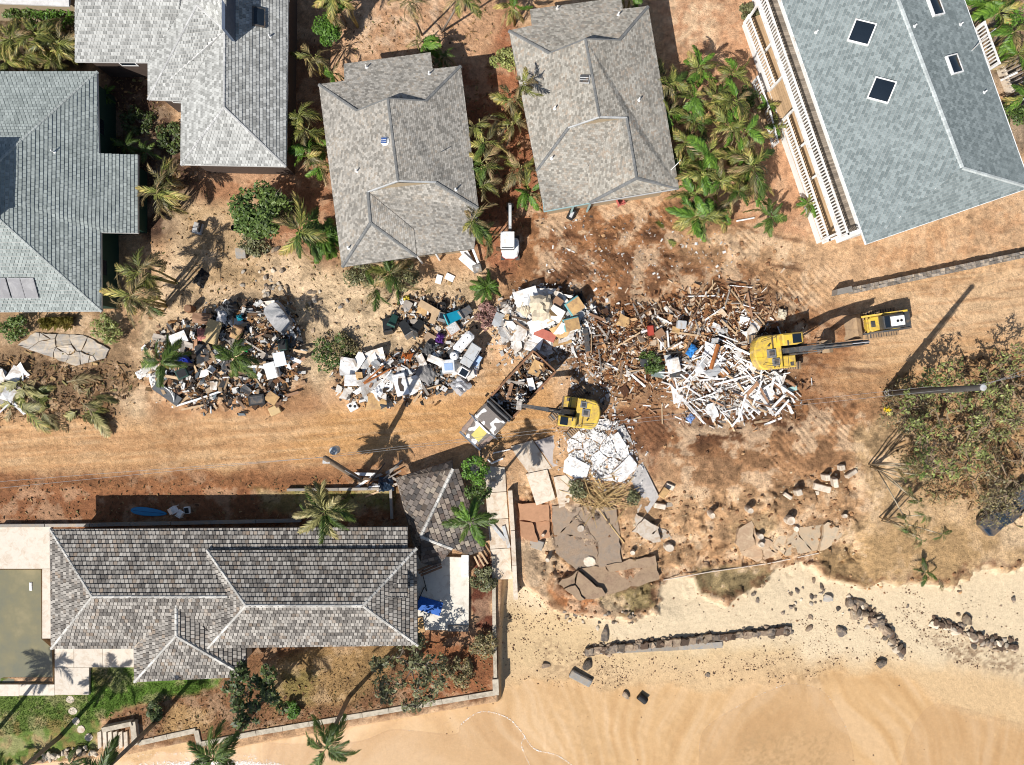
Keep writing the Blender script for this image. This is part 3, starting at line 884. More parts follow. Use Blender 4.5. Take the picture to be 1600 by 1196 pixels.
class House:
 def __init__(self, name, base, label, mats, expo, width, thick, gap, seed, cap_mat, slab_mat):
  self.root = wthing(name, base, label, 'house')
  self.planes = []
  self.mats = mats; self.expo = expo; self.width = width; self.thick = thick; self.gap = gap
  self.r = random.Random(seed); self.cap_mat = cap_mat; self.slab_mat = slab_mat
 def plane(self, pts, down=None, single=False):
  pl = Plane(pts, down)
  self.planes.append(pl)
  mb = MB()
  zs = [q.z for q in pl.p]
  mb.prism(pl.xy, [z - 0.16 for z in zs], [z - 0.004 for z in zs])
  ro = wpart(mb, 'roof_plane', self.slab_mat, self.root)
  cells = lay_shingles(pl, self.expo, self.width, self.thick, self.r)
  if single:
   return pl, ro, cells
  sb = MB()
  for c in cells: add_cell(sb, c, self.thick + 0.03, self.gap)
  wpart(sb, 'shingle', self.mats, self.root, ro, kind='stuff')
  return pl, ro, cells
 def cap(self, a, b, w=0.30, h=0.05, seg=0.33, mat=None, lift=0.02):
  a = P(*a); b = P(*b)
  d = b - a; L = d.length; d.normalize()
  side = d.cross(Vector((0, 0, 1))).normalized(); up = side.cross(d)
  n = max(1, int(L / seg))
  mb = MB()
  for i in range(n):
   p = a + d * (L * i / n) ; q = a + d * (L * (i + 0.97) / n)
   l0 = lift + h; l1 = lift + h * 0.45
   vs_ = []
   for c, l in ((p, l0), (q, l1)):
    vs_ += [c - side * w / 2 - Vector((0, 0, 0.06)), c - side * w * 0.22 + up * l, c + side * w * 0.22 + up * l, c + side * w / 2 - Vector((0, 0, 0.06))]
   mb.add(vs_, [(4, 5, 1, 0), (5, 6, 2, 1), (6, 7, 3, 2), (0, 1, 2, 3), (7, 6, 5, 4)])
  return wpart(mb, 'ridge_cap', mat or self.cap_mat, self.root, kind='stuff' if n > 1 else None)
 def at(self, px, py):
  z = 5.0
  best = None
  for pl in self.planes:
   z = 5.0
   for _ in range(6):
    p = P(px, py, z)
    z = float(pl.z(np.array([p.x]), np.array([p.y]))[0])
   p = P(px, py, z)
   if inpoly(p.x, p.y, pl.xy):
    if best is None or z > best[0].z: best = (p, pl)
  if best is None:
   best = (P(px, py, z), self.planes[0])
  return best
 def frame(self, pl, ang=0.0):
  n = Vector((-pl.fit[0], -pl.fit[1], 1)).normalized()
  y = Vector((pl.d.x, pl.d.y, 0)); y = (y - n * y.dot(n)).normalized()
  x = y.cross(n)
  M3 = Matrix((x, y, n)).transposed()
  return M3 @ Matrix.Rotation(ang, 3, 'Z')
 def pipe(self, px, py, h=0.45, r=0.055, mat=None):
  p, pl = self.at(px, py)
  mb = MB()
  mb.lathe([(r * 2.6, -0.02), (r * 2.4, 0.03), (r, 0.07), (r, h), (r * 0.7, h)], 8, p)
  return wpart(mb, 'vent_pipe', mat or white_paint, self.root)
 def walls(self, outline, inset, mat, z0=-0.1, wins=True, trim=None, eave_drop=0.12):
  pts = [P(*q) for q in outline]
  xy = poly_inset([(p.x, p.y) for p in pts], inset)
  zs = [p.z - eave_drop for p in pts]
  n = len(xy)
  mb = MB()
  for i in range(n):
   j = (i + 1) % n
   a, b = xy[i], xy[j]
   mb.add([(a[0], a[1], z0), (b[0], b[1], z0), (b[0], b[1], zs[j]), (a[0], a[1], zs[i])], [(0, 1, 2, 3)])
  mb.add([(x, y, 0.3) for x, y in xy], [tuple(t) for t in tessellate_polygon([[Vector((x, y, 0)) for x, y in xy]])])
  wpart(mb, 'wall', mat, self.root)
  if not wins: return xy
  ar = sum(xy[i][0] * xy[(i + 1) % n][1] - xy[(i + 1) % n][0] * xy[i][1] for i in range(n))
  for i in range(n):
   a = Vector((*xy[i], 0)); b = Vector((*xy[(i + 1) % n], 0))
   L = (b - a).length
   if L < 2.6: continue
   d = (b - a) / L
   nrm = Vector((d.y, -d.x, 0)) * (1 if ar > 0 else -1)
   k = max(1, int(L / 3.4))
   zt = min(zs[i], zs[(i + 1) % n]) - 0.35
   zb = max(zt - 1.3, 0.5)
   if zt < zb + 0.4: continue
   for q in range(k):
    c = a + d * (L * (q + 0.5) / k) + nrm * 0.02
    R = Matrix((d, nrm, Vector((0, 0, 1)))).transposed()
    fr = MB()
    W = 1.3; Hh = zt - zb; zc = (zt + zb) / 2
    for sx in (-1, 1): fr.box(c + d * sx * (W / 2) + Vector((0, 0, zc)), (0.09, 0.07, Hh + 0.09), R)
    for sz in (-1, 1): fr.box(c + Vector((0, 0, zc + sz * Hh / 2)), (W - 0.09, 0.07, 0.09), R)
    f = wpart(fr, 'window', trim or white_paint, self.root)
    g = MB().box(c + Vector((0, 0, zc)), (W - 0.09, 0.03, Hh - 0.09), R)
    wpart(g, 'pane', glass, self.root, f)
  return xy
def fascia(h, a, b, mat, t=0.06, hh=0.2):
 a = P(*a); b = P(*b)
 d = b - a; L = d.length; d.normalize()
 side = Vector((-d.y, d.x, 0)).normalized()
 R = Matrix((d, side, d.cross(side))).transposed()
 mb = MB().box((a + b) / 2 - Vector((0, 0, hh / 2 - 0.03)), (L, t, hh), R)
 wpart(mb, 'fascia_board', mat, h.root)
def skylight(h, px, py, w, l, ang, white=True):
 p, pl = h.at(px, py)
 Mx = h.frame(pl, 0)
 n = Mx @ Vector((0, 0, 1))
 fr = MB()
 t = 0.09
 hgt = 0.22
 for sx in (-1, 1): fr.box(p + Mx @ Vector((sx * (w / 2 - t / 2), 0, hgt / 2)), (t, l, hgt), Mx)
 for sy in (-1, 1): fr.box(p + Mx @ Vector((0, sy * (l / 2 - t / 2), hgt / 2)), (w - 2 * t, t, hgt), Mx)
 f = wpart(fr, 'skylight', white_paint if white else charcoal, h.root)
 g = MB()
 nx = 6
 vs_ = []; fs = []
 for j in range(nx + 1):
  for i in range(nx + 1):
   u, v = i / nx * 2 - 1, j / nx * 2 - 1
   vs_.append(p + Mx @ Vector((u * (w / 2 - t), v * (l / 2 - t), hgt - 0.03 + 0.07 * (1 - u * u) * (1 - v * v))))
 for j in range(nx):
  for i in range(nx):
   fs.append((j * (nx + 1) + i, j * (nx + 1) + i + 1, (j + 1) * (nx + 1) + i + 1, (j + 1) * (nx + 1) + i))
 g.add(vs_, fs)
 wpart(g, 'pane', glass, h.root, f, smooth=True)
def solar_fan(h, px, py, rnd_base=True):
 p, pl = h.at(px, py)
 Mx = h.frame(pl)
 mb = MB()
 if rnd_base: mb.lathe([(0.36, 0), (0.36, 0.05), (0.26, 0.16), (0.22, 0.22)], 14, p, Mx)
 else: mb.box(p + Mx @ Vector((0, 0, 0.08)), (0.62, 0.78, 0.16), Mx)
 f = wpart(mb, 'roof_fan', white_paint if rnd_base else light_grey, h.root)
 s = MB()
 nx = 3
 W, L_ = (0.40, 0.46) if rnd_base else (0.52, 0.68)
 s.box(p + Mx @ Vector((0, 0, 0.24)), (W, L_, 0.03), Mx)
 wpart(s, 'solar_cell_panel', solar_blue if rnd_base else charcoal, h.root, f)
 g = MB()
 for i in (-1, 1):
  g.box(p + Mx @ Vector((i * W / 6, 0, 0.262)), (0.025, L_ * 0.96, 0.012), Mx)
 wpart(g, 'cell_bar', white_paint, h.root, f, kind='stuff')
solar_blue = solid('solar cells', (70, 100, 160), 0.2)
sh_A = shingle_mat('grey green shingles', A(156, 164, 160), A(204, 212, 207), patch=0.18, contrast=0.7)
sh_B = shingle_mat('pale grey shingles', A(160, 160, 155), A(228, 228, 222), patch=0.15, contrast=0.9)
sh_C = shingle_mat('brown grey shingles', A(142, 137, 128), A(216, 209, 197), brown=A(186, 172, 154), brown_amt=0.28, patch=0.35, contrast=0.8)
sh_D = shingle_mat('warm grey shingles', A(146, 140, 129), A(218, 211, 197), brown=A(190, 172, 152), brown_amt=0.32, patch=0.35, contrast=0.8)
sh_E = shingle_mat('blue grey shingles', A(126, 137, 137), A(174, 185, 184), patch=0.2, contrast=0.8)
sh_F = shingle_mat('weathered cedar shakes', A(112, 106, 100), A(226, 218, 206), brown=A(168, 142, 116), brown_amt=0.22, patch=0.35, contrast=0.75)
cap_grey = M('grey ridge cap', (0.15, 0.15, 0.145), 0.85, 0.2, island=0.15)
cap_pale = M('pale ridge cap', (0.40, 0.395, 0.38), 0.85, 0.15, island=0.2)
cap_shake = M('silvered ridge cap', (0.46, 0.44, 0.40), 0.85, 0.2, island=0.3)
cap_A = M('green grey ridge cap', (0.34, 0.36, 0.34), 0.85, 0.12, island=0.15)
green_wall = solid('dark green siding', (38, 74, 62), 0.7)
tan_wall = solid('tan siding', (190, 170, 140), 0.8)
teal_trim = solid('pale teal trim', (176, 206, 204), 0.6)
white_wall = M('white siding', (0.7, 0.7, 0.68), 0.7, 0.08)
slab_dark = M('roof deck edge', (0.10, 0.095, 0.09), 0.85, 0.2)
slab_pale = M('pale roof edge', (0.5, 0.49, 0.47), 0.8, 0.1)
hA = House('green_walled_house', P(60, 300, 0), 'house with dark green walls and grey-green hip roof carrying three solar panels', sh_A, 0.27, 0.30, 0.06, 0.022, 1, cap_A, slab_pale)
kA = 2.45 / 132
zA = lambda x: 3.6 + (155 - x) * kA
EA = [(152, 112, 3.6), (155, 240, 3.6), (216, 242, 2.55), (216, 365, 2.55), (158, 364, 3.6), (159, 487, 3.6), (-52, 297, 7.45)]
hA.plane(EA, down=(1, 0))
hA.plane([(152, 112, 3.6), (-52, 297, 7.45), (-70, 297, 7.45), (-290, 112, 3.6)], down=(0, 1))
hA.plane([(159, 487, 3.6), (-52, 297, 7.45), (-70, 297, 7.45), (-290, 490, 3.6)], down=(0, -1))
hA.cap((152, 112, 3.6), (-52, 297, 7.45)); hA.cap((159, 487, 3.6), (-52, 297, 7.45))
hA.walls([(152, 112, 3.6), (155, 240, 3.6), (216, 242, 2.6), (216, 365, 2.6), (158, 364, 3.6), (159, 487, 3.6), (-290, 490, 3.6), (-290, 112, 3.6)], 0.6, green_wall, trim=green_wall)
a = P(-4, 243, 6.4); bq = P(-4, 346, 6.4)
mb = MB().prism([(a.x, a.y), (a.x - 7, a.y), (a.x - 7, bq.y), (a.x, bq.y)], 5.4, 7.9)
w_ = wpart(mb, 'upper_storey', M('storey wall shade blue', (0.10, 0.135, 0.18), 0.8, 0.15), hA.root)  # unseen storey sized by its shadow; sky-lit shade blue put into its colour
mb = MB().prism([(a.x + 0.1, a.y + 0.1), (a.x - 7, a.y + 0.1), (a.x - 7, bq.y - 0.1), (a.x + 0.1, bq.y - 0.1)], 7.905, 8.0)
wpart(mb, 'upper_roof', slab_pale, hA.root)
for i, x in enumerate((10.5, 33, 54)):
 p, pl = hA.at(x - 6, 450)
 Mx = hA.frame(pl)
 pan = wpart(MB().box(p + Mx @ Vector((0, 0, 0.13)), (1.0, 1.62, 0.05), Mx), 'solar_panel', M('solar panel frame', (0.10, 0.10, 0.11), 0.4, 0.1, metal=0.4), hA.root)
 wpart(MB().box(p + Mx @ Vector((0, 0, 0.163)), (0.95, 1.56, 0.012), Mx), 'cell_sheet', M('dusty solar cells', (0.06, 0.06, 0.075), 0.4, 0.4, dirt=(0.2, 0.2, 0.2), dirt_amt=0.15, scale=1.2), hA.root, pan)
hA.pipe(85, 238)
hB = House('pale_roofed_house', P(330, 100, 0), 'house with pale silvery shingle roof and stepped hips', sh_B, 0.25, 0.26, 0.05, 0.018, 2, cap_pale, slab_pale)
e = 4.0
hB.plane([(117, 97, e), (231, 98, e), (280, 22, 5.2), (285, -60, 6.6), (117, -60, 6.6)], down=(0, -1))
hB.plane([(231, 98, e), (231, 156, e), (308, 8, 6.05), (308, -60, 6.05), (285, -60, 5.6), (280, 22, 5.25)], down=(-1, 0))
hB.plane([(231, 156, e), (283, 158, e), (332, 70, 5.5), (351, 48, 6.1), (308, 8, 6.05)], down=(0, -1))
hB.plane([(283, 158, e), (282, 258, e), (350, 168, 6.1), (351, 48, 6.1), (332, 70, 5.55)], down=(-1, 0))
hB.plane([(282, 258, e), (447, 261, e), (350, 168, 6.1)], down=(0, -1))
hB.plane([(447, 261, e), (452, -80, e), (351, -80, 6.1), (351, 48, 6.1), (350, 168, 6.1)], down=(1, 0))
hB.plane([(308, 8, 6.05), (351, 48, 6.1), (353, 2, 7.9), (352, -80, 7.9), (308, -60, 6.1)], down=(-1, 0))
for aa, bb in (((231, 156, e), (308, 8, 6.1)), ((350, 168, 6.12), (282, 258, e)), ((350, 168, 6.12), (447, 261, e)), ((351, 48, 6.12), (350, 168, 6.12)), ((308, 8, 6.1), (351, 46, 6.15))):
 hB.cap(aa, bb, w=0.26)
hB.walls([(117, 97, e), (231, 98, e), (231, 156, e), (283, 158, e), (282, 258, e), (447, 261, e), (452, -80, e), (117, -80, e)], 0.55, M('dark brown siding', (0.07, 0.05, 0.04), 0.8, 0.2))
q0 = P(353, 47, 7.6); q1 = P(353, -80, 7.6)
mb = MB().prism([(q0.x - 0.25, q0.y), (q0.x, q0.y), (q1.x, q1.y), (q1.x - 0.25, q1.y)], 5.2, 7.75)
wpart(mb, 'clerestory_wall', M('clerestory wall shade blue', (0.075, 0.095, 0.135), 0.8, 0.2), hB.root)  # the dark blue of a wall in shade is put into its colour
skylight(hB, 404, 28, 1.45, 0.95, 0, False)
hB.pipe(422, 58, 0.35)
hC = House('brown_roofed_house', P(620, 250, 0), 'house with brown-grey shingle roof and round solar attic fan, between two palm rows', sh_C, 0.15, 0.20, 0.016, 0.004, 3, cap_grey, slab_dark)
e = 4.3; R_ = 6.25
hC.plane([(498, 132, e), (558, 173, 5.4), (606, 154, R_), (622, 283, R_), (575, 300, 5.4), (579, 348, 5.35), (534, 418, e - 0.05)], down=(-1, 0.13))
hC.plane([(606, 154, R_), (665, 158, 5.4), (720, 103, e), (748, 326, e), (681, 285, 5.5), (622, 283, R_)], down=(1, -0.13))
hC.plane([(498, 132, e), (538, 126.5, e), (537, 100, 3.85), (673, 82, 3.85), (676, 108, e), (720, 103, e), (665, 158, 5.33), (558, 173, 5.33)], down=(0.13, 1))
hC.plane([(579, 348, 5.35), (575, 300, 5.4), (647, 359, 4.65), (651, 400, 4.2)], down=(1, -0.13))
hC.plane([(579, 348, 5.35), (651, 401, 4.2), (534, 418, 4.2)], down=(-0.13, -1))
hC.plane([(575, 301, 5.36), (622, 290, 5.55), (681, 286, 5.45), (748, 326, e), (741, 389, 4.05), (652, 400, 4.15), (647, 359, 4.6)], down=(-0.13, -1))
for aa, bb in (((606, 154, R_), (622, 283, R_)), ((498, 132, e), (558, 173, 5.42)), ((720, 103, e), (665, 158, 5.42)), ((575, 300, 5.42), (579, 348, 5.38)), ((579, 348, 5.38), (534, 418, 4.22)), ((579, 348, 5.38), (651, 401, 4.22)), ((681, 285, 5.52), (748, 326, 4.32))):
 hC.cap(aa, bb, w=0.30, h=0.03, seg=0.5)
fascia(hC, (558, 173, 5.42), (606, 154, R_), cap_grey, 0.1); fascia(hC, (606, 154, R_), (665, 158, 5.42), cap_grey, 0.1)
fascia(hC, (575, 300, 5.44), (622, 283, R_), M('pale barge board', (0.42, 0.42, 0.41), 0.7), 0.1); fascia(hC, (622, 283, R_), (681, 285, 5.52), MC['pale barge board'], 0.1)
for aa, bb, cc in (((562, 172, 5.3), (606, 158, 6.15), (660, 159, 5.3)), ((578, 299, 5.3), (622, 286, 6.15), (678, 287, 5.4))):
 q = [P(*aa), P(*bb), P(*cc)]
 mb = MB().add(q + [v + Vector((0, 0.08, 0)) for v in q], [(0, 1, 2), (5, 4, 3)])
 wpart(mb, 'gable_wall', tan_wall, hC.root)
hC.walls([(498, 132, e), (538, 126.5, e), (537, 100, 3.85), (673, 82, 3.85), (676, 108, e), (720, 103, e), (748, 326, e), (741, 389, 4.05), (652, 400, 4.15), (534, 418, 4.2)], 0.6, tan_wall)
for x, y in ((573, 106), (671, 116), (558, 268), (545, 388), (712, 297)): hC.pipe(x, y)
solar_fan(hC, 602, 221, True)
p, pl = hC.at(690, 237)
wpart(MB().tube([p, p + Vector((0.05, -0.3, 0.9))], 0.03, 5), 'mast', charcoal, hC.root)
hD = House('warm_grey_roofed_house', P(930, 170, 0), 'house with warm grey shingle roof and square solar attic fan, beside the palm clump', sh_D, 0.15, 0.20, 0.016, 0.004, 4, cap_grey, slab_dark)
hD.plane([(795, 48, e), (859, 83, 5.4), (915, 61, R_), (937, 183, R_), (888, 200, 5.4), (838, 268, e)], down=(-1, 0.13))
hD.plane([(838, 268, e), (888, 201, 5.36), (937, 188, 5.6), (968, 187, 5.7), (917, 263, 4.85), (921, 318, 4.15), (850, 330, 4.1)], down=(-0.13, -1))
hD.plane([(967, 186, 5.75), (979, 184, 5.75), (995, 278, 5.6), (921, 317, 4.15), (917, 263, 4.85)], down=(-1, 0.13))
hD.plane([(995, 278, 5.6), (1061, 294, 4.2), (921, 317, 4.15)], down=(-0.13, -1))
hD.plane([(915, 61, R_), (968, 63, 5.4), (1013, 10, e), (1061, 294, e), (995, 278, 5.6), (979, 184, 5.75), (937, 183, R_)], down=(1, -0.13))
hD.plane([(795, 48, e), (831, 40, e), (828, 15, 3.85), (970, -4, 3.85), (973, 14, e), (1013, 10, e), (968, 63, 5.33), (859, 83, 5.33)], down=(0.13, 1))
for aa, bb in (((915, 61, R_), (937, 183, R_)), ((795, 48, e), (859, 83, 5.42)), ((1013, 10, e), (968, 63, 5.42)), ((888, 200, 5.42), (838, 268, e)), ((979, 184, 5.78), (995, 278, 5.62)), ((995, 278, 5.62), (1061, 294, 4.22)), ((921, 317, 4.17), (995, 278, 5.62))):
 hD.cap(aa, bb, w=0.30, h=0.03, seg=0.5)
fascia(hD, (859, 83, 5.42), (915, 61, R_), cap_grey, 0.1); fascia(hD, (915, 61, R_), (968, 63, 5.42), cap_grey, 0.1)
fascia(hD, (888, 200, 5.44), (937, 183, R_), MC['pale barge board'], 0.1); fascia(hD, (937, 183, R_), (979, 184, 5.8), MC['pale barge board'], 0.1)
for aa, bb, cc in (((863, 82, 5.3), (915, 65, 6.15), (963, 64, 5.3)), ((891, 199, 5.3), (937, 186, 6.15), (976, 186, 5.7))):
 q = [P(*aa), P(*bb), P(*cc)]
 mb = MB().add(q + [v + Vector((0, 0.08, 0)) for v in q], [(0, 1, 2), (5, 4, 3)])
 wpart(mb, 'gable_wall', tan_wall, hD.root)
hD.walls([(795, 48, e), (831, 40, e), (828, 15, 3.85), (970, -4, 3.85), (973, 14, e), (1013, 10, e), (1061, 294, e), (921, 317, 4.15), (850, 330, 4.1), (838, 268, e)], 0.6, tan_wall)
for x, y in ((871, 14), (966, 24), (867, 170), (998, 157), (862, 248)): hD.pipe(x, y)
solar_fan(hD, 914, 125, False)
fascia(hD, (849, 308, 4.15), (850, 331, 4.1), teal_trim); fascia(hD, (850, 331, 4.1), (921, 318, 4.15), teal_trim); fascia(hD, (923, 318, 4.15), (1061, 295, 4.2), MC['pale barge board'])
for x, y in ((898, 322), (925, 318)):
 p = P(x, y, 4.0); mb = MB().box((p.x, p.y + 0.3, 1.95), (0.14, 0.14, 4.0))
 wpart(mb, 'post', teal_trim, hD.root)
p, pl = hD.at(1048, 266)
wpart(MB().tube([p, p + Vector((0.5, 0.45, 0.35)), p + Vector((0.55, 0.5, 0.9))], 0.03, 5), 'mast', white_paint, hD.root)
for x, y in ((650, 403), (679, 398)):
 p = P(x, y, 4.0)
 wpart(MB().box((p.x, p.y + 0.25, 1.9), (0.14, 0.14, 4.0)), 'post', white_paint, hC.root)
hE = House('white_veranda_house', P(1420, 180, 0), 'two-storey house with blue-grey roof, four skylights and white balustraded verandas', sh_E, 0.25, 0.25, 0.02, 0.010, 5, M('blue grey ridge cap', (0.40, 0.43, 0.42), 0.85, 0.12, island=0.15), slab_pale)
e = 6.2; R_ = 8.3
SW, SE, NW, NE = (1353, 382, e), (1611, 293, e), (1185, -100, e), (1471, -100, e)
r0 = (1366, -100, R_); r1 = (1504, 262, R_)
hE.plane([SW, NW, r0, r1], down=(-0.945, -0.33 * -1))
hE.plane([SE, NE, r0, r1])
hE.plane([SW, SE, r1])
hE.cap(r0, r1, w=0.4, h=0.03, seg=0.3); hE.cap(r1, SE, w=0.3, h=0.03)
fascia(hE, NW, SW, white_paint, 0.05, 0.18); fascia(hE, SW, SE, white_paint, 0.05, 0.18); fascia(hE, NE, SE, white_paint, 0.05, 0.18)
hE.walls([SW, SE, NE, NW], 1.0, white_wall)
skylight(hE, 1346, 52, 1.6, 1.55, 0); skylight(hE, 1377, 142, 1.6, 1.55, 0)
skylight(hE, 1459, 9, 1.7, 1.15, 0); skylight(hE, 1489, 102, 1.45, 1.15, 0)
for x, y in ((1275, 51), (1500, 39), (1537, 145), (1428, 42)): hE.pipe(x, y, 0.35)
p, pl = hE.at(1518, 80)
wpart(MB().tube([p, p + Vector((0.6, 0.75, 0.7)), p + Vector((0.75, 0.9, 1.6))], 0.04, 5), 'antenna_mast', light_grey, hE.root)
def rail(root, a, b, z, name='balustrade', hgt=1.2, base_h=0.2):
 """white balustrade: base board, top rail and each baluster"""
 a = Vector((a.x, a.y, z)); b = Vector((b.x, b.y, z))
 d = b - a; L = d.length; d.normalize()
 side = Vector((-d.y, d.x, 0))
 R = Matrix((d, side, Vector((0, 0, 1)))).transposed()
 mid = (a + b) / 2
 rl = wpart(MB().box(mid + Vector((0, 0, hgt)), (L, 0.14, 0.07), R), name, white_paint, root)
 wpart(MB().box(mid + Vector((0, 0, 0.05)), (L, 0.12, base_h), R), 'base_board', white_paint, root, rl)
 n = int(L / 0.25)
 bm_ = MB().box((0, 0, (hgt - 0.22) / 2 + 0.17), (0.105, 0.05, hgt - 0.22), R).mesh('baluster', white_paint)
 for i in range(n):
  o = link('baluster', bm_, rl, a + d * (L * (i + 0.5) / n) - root.location)
 for t in (0, 1):
  o = wpart(MB().box((a if t == 0 else b) + Vector((0, 0, hgt / 2)), (0.15, 0.15, hgt + 0.12), R), 'newel_post', white_paint, root, rl)
def deck(root, quad, z, mat, nb, name='deck_board', along=0):
 """floor boards of a veranda: quad corners a,b (outer edge) c,d (inner edge)"""
 a, b, c, d_ = [Vector((q.x, q.y, 0)) for q in quad]
 for i in range(nb):
  f0, f1 = i / nb, (i + 0.93) / nb
  if along:
   q = [a.lerp(d_, f0), b.lerp(c, f0), b.lerp(c, f1), a.lerp(d_, f1)]
  else:
   q = [a.lerp(b, f0), a.lerp(b, f1), d_.lerp(c, f1), d_.lerp(c, f0)]
  mb = MB().prism([(v.x, v.y) for v in q], z - 0.05, z)
  wpart(mb, name, mat, root)
zl, zu = 0.95, 3.85
gb = M('grey deck boards', (0.20, 0.165, 0.13), 0.8, 0.25, obj=0.35, fine=30)
tb = M('tan deck boards', (0.40, 0.27, 0.155), 0.75, 0.2, obj=0.22, fine=30)
Lo = [P(1163, 36, zl), P(1203, 142, zl), P(1221, 190, zl), P(1286, 380, zl)]
ua, ub = P(1157, -80, zu), P(1314, 371, zu)
ia, ib = P(1207, -80, zu), P(1355, 355, zu)
deck(hE.root, (ua, ub, ib, ia), zu, gb, 150)
la, lb = P(1165, 32, zl), P(1284, 378, zl)
inn = (ib - ub); inn.z = 0
deck(hE.root, (la, lb, lb + inn * 2.2, la + inn * 2.2), zl, tb, 26, along=1)
wpart(MB().prism([(v.x, v.y) for v in (la, lb, lb + inn * 2.2, la + inn * 2.2)], -0.1, zl - 0.06), 'deck_base', white_wall, hE.root)
rail(hE.root, ua, ub, zu); rail(hE.root, ub, ib, zu)
rail(hE.root, Lo[0], Lo[1], zl); rail(hE.root, Lo[2], Lo[3], zl)
rail(hE.root, Lo[3], Lo[3] + inn * 0.9, zl)
dirr = (ub - ua).normalized()
R = Matrix((dirr, Vector((-dirr.y, dirr.x, 0)), Vector((0, 0, 1)))).transposed()
wpart(MB().box(((ua + ub) / 2) + Vector((0, 0, -0.18)), ((ub - ua).length, 0.16, 0.3), R), 'deck_beam', white_paint, hE.root)
for x, y in ((1166, 35), (1193, 84), (1203, 142), (1221, 190), (1248, 232), (1266, 281), (1284, 376)):
 p = P(x, y, zl)
 wpart(MB().box((p.x, p.y, (zl + zu) / 2), (0.16, 0.16, zu - zl - 0.1), R), 'veranda_post', white_paint, hE.root)
s0, s1 = P(1203, 142, zl), P(1221, 190, zl)
out = Vector((-inn.x, -inn.y, 0)).normalized()
st = MB()
for i in range(5):
 q = [s0 + out * (0.3 * i), s1 + out * (0.3 * i), s1 + out * (0.3 * i + 0.32), s0 + out * (0.3 * i + 0.32)]
 wpart(MB().prism([(v.x, v.y) for v in q], -0.05, zl - 0.16 * (i + 1)), 'step', tb, hE.root)
rail(hE.root, P(1178, 128, 0.4), P(1196, 178, 0.4), 0.15, base_h=0.2)
rail(hE.root, P(1196, 178, 0.4), P(1209, 228, 0.4), 0.15, base_h=0.2)
ba, bb_ = P(1525, 45, 4.2), P(1548, 108, 4.2)
rail(hE.root, ba, bb_, 4.0)
wpart(MB().prism([(v.x, v.y) for v in (ba, bb_, bb_ - Vector((1.2, -0.4, 0)), ba - Vector((1.2, -0.4, 0)))], 3.85, 3.98), 'balcony_floor', gb, hE.root)
hF = House('shake_roofed_house', P(360, 930, 0), 'long beach house with weathered cedar shake roofs beside the swimming pool', sh_F, 0.34, 0.30, 0.08, 0.032, 6, cap_shake, slab_dark)
e1, r1_, e2, r2_ = 3.2, 5.35, 4.1, 6.2
hF.plane([(78, 827, e1), (637, 823, e1), (637, 934, r1_), (144, 933, r1_)], down=(0, 1))
hF.plane([(80, 1014, e1), (330, 1014, e1), (358, 934, r1_), (144, 933, r1_)], down=(0, -1))
hF.plane([(78, 827, e1), (144, 933, r1_), (80, 1014, e1)], down=(-1, 0))
hF.plane([(323, 860, e2), (651, 857, e2), (567, 947, r2_), (384, 947, r2_)], down=(0, 1))
hF.plane([(325, 1013, e2), (653, 1009, e2), (567, 947, r2_), (384, 947, r2_)], down=(0, -1))
hF.plane([(323, 860, e2), (384, 947, r2_), (325, 1013, e2)], down=(-1, 0))
hF.plane([(651, 857, e2), (653, 1009, e2), (567, 947, r2_)], down=(1, 0))
hF.plane([(275, 941, 4.95), (275, 994, 4.9), (210, 1066, e1), (209, 1014, e1)], down=(-1, 0))
hF.plane([(275, 941, 4.95), (275, 994, 4.9), (385, 1058, e1 - 0.1), (385, 1012, e1 - 0.1), (330, 990, 4.0)], down=(1, 0))
hF.plane([(275, 994, 4.9), (210, 1066, e1), (385, 1058, e1 - 0.1)], down=(0, -1))
for aa, bb in (((78, 827, e1), (144, 933, r1_)), ((80, 1014, e1), (144, 933, r1_)), ((144, 933, r1_), (356, 933, r1_)), ((323, 860, e2), (384, 947, r2_)), ((325, 1013, e2), (384, 947, r2_)), ((384, 947, r2_), (567, 947, r2_)),
               ((651, 857, e2), (567, 947, r2_)), ((653, 1009, e2), (567, 947, r2_)), ((275, 941, 5.0), (275, 994, 4.93)), ((210, 1066, e1), (275, 994, 4.93)), ((385, 1058, e1), (275, 994, 4.93))):
 hF.cap(aa, bb, w=0.30, h=0.07, seg=0.42)
mbv = MB(); va, vb = P(268, 946, 4.82), P(211, 1011, 3.28)
mbv.tube([va, vb], 0.09, 4)
wpart(mbv, 'valley_flashing', M('pale valley strip', (0.55, 0.45, 0.34), 0.7), hF.root)
hF.walls([(78, 827, e1), (637, 823, e1), (637, 1010, e1), (385, 1014, e1), (385, 1058, e1), (210, 1066, e1), (209, 1014, e1), (80, 1014, e1)], 0.7, M('sand render', (0.50, 0.42, 0.33), 0.9, 0.12))
q = [P(330, 868, e2), P(645, 864, e2), P(645, 1003, e2), P(330, 1006, e2)]
mb = MB()
for i in range(4):
 a_, b_ = q[i], q[(i + 1) % 4]
 mb.add([(a_.x, a_.y, 3.0), (b_.x, b_.y, 3.0), (b_.x, b_.y, e2 - 0.1), (a_.x, a_.y, e2 - 0.1)], [(0, 1, 2, 3)])
wpart(mb, 'upper_wall', MC['sand render'], hF.root)
hG = House('collapsed_pavilion', P(690, 800, 0), 'collapsed pavilion roof of large grey tiles slumped beside the long beach house', sh_F, 0.40, 0.52, 0.05, 0.03, 8, cap_shake, M('pavilion battens', (0.09, 0.07, 0.055), 0.9))
TILE = palette_mat('grey roof tiles', [(128, 118, 110), (150, 138, 128), (112, 106, 100), (168, 152, 136), (96, 90, 86), (140, 126, 114), (184, 170, 152), (120, 104, 94)])
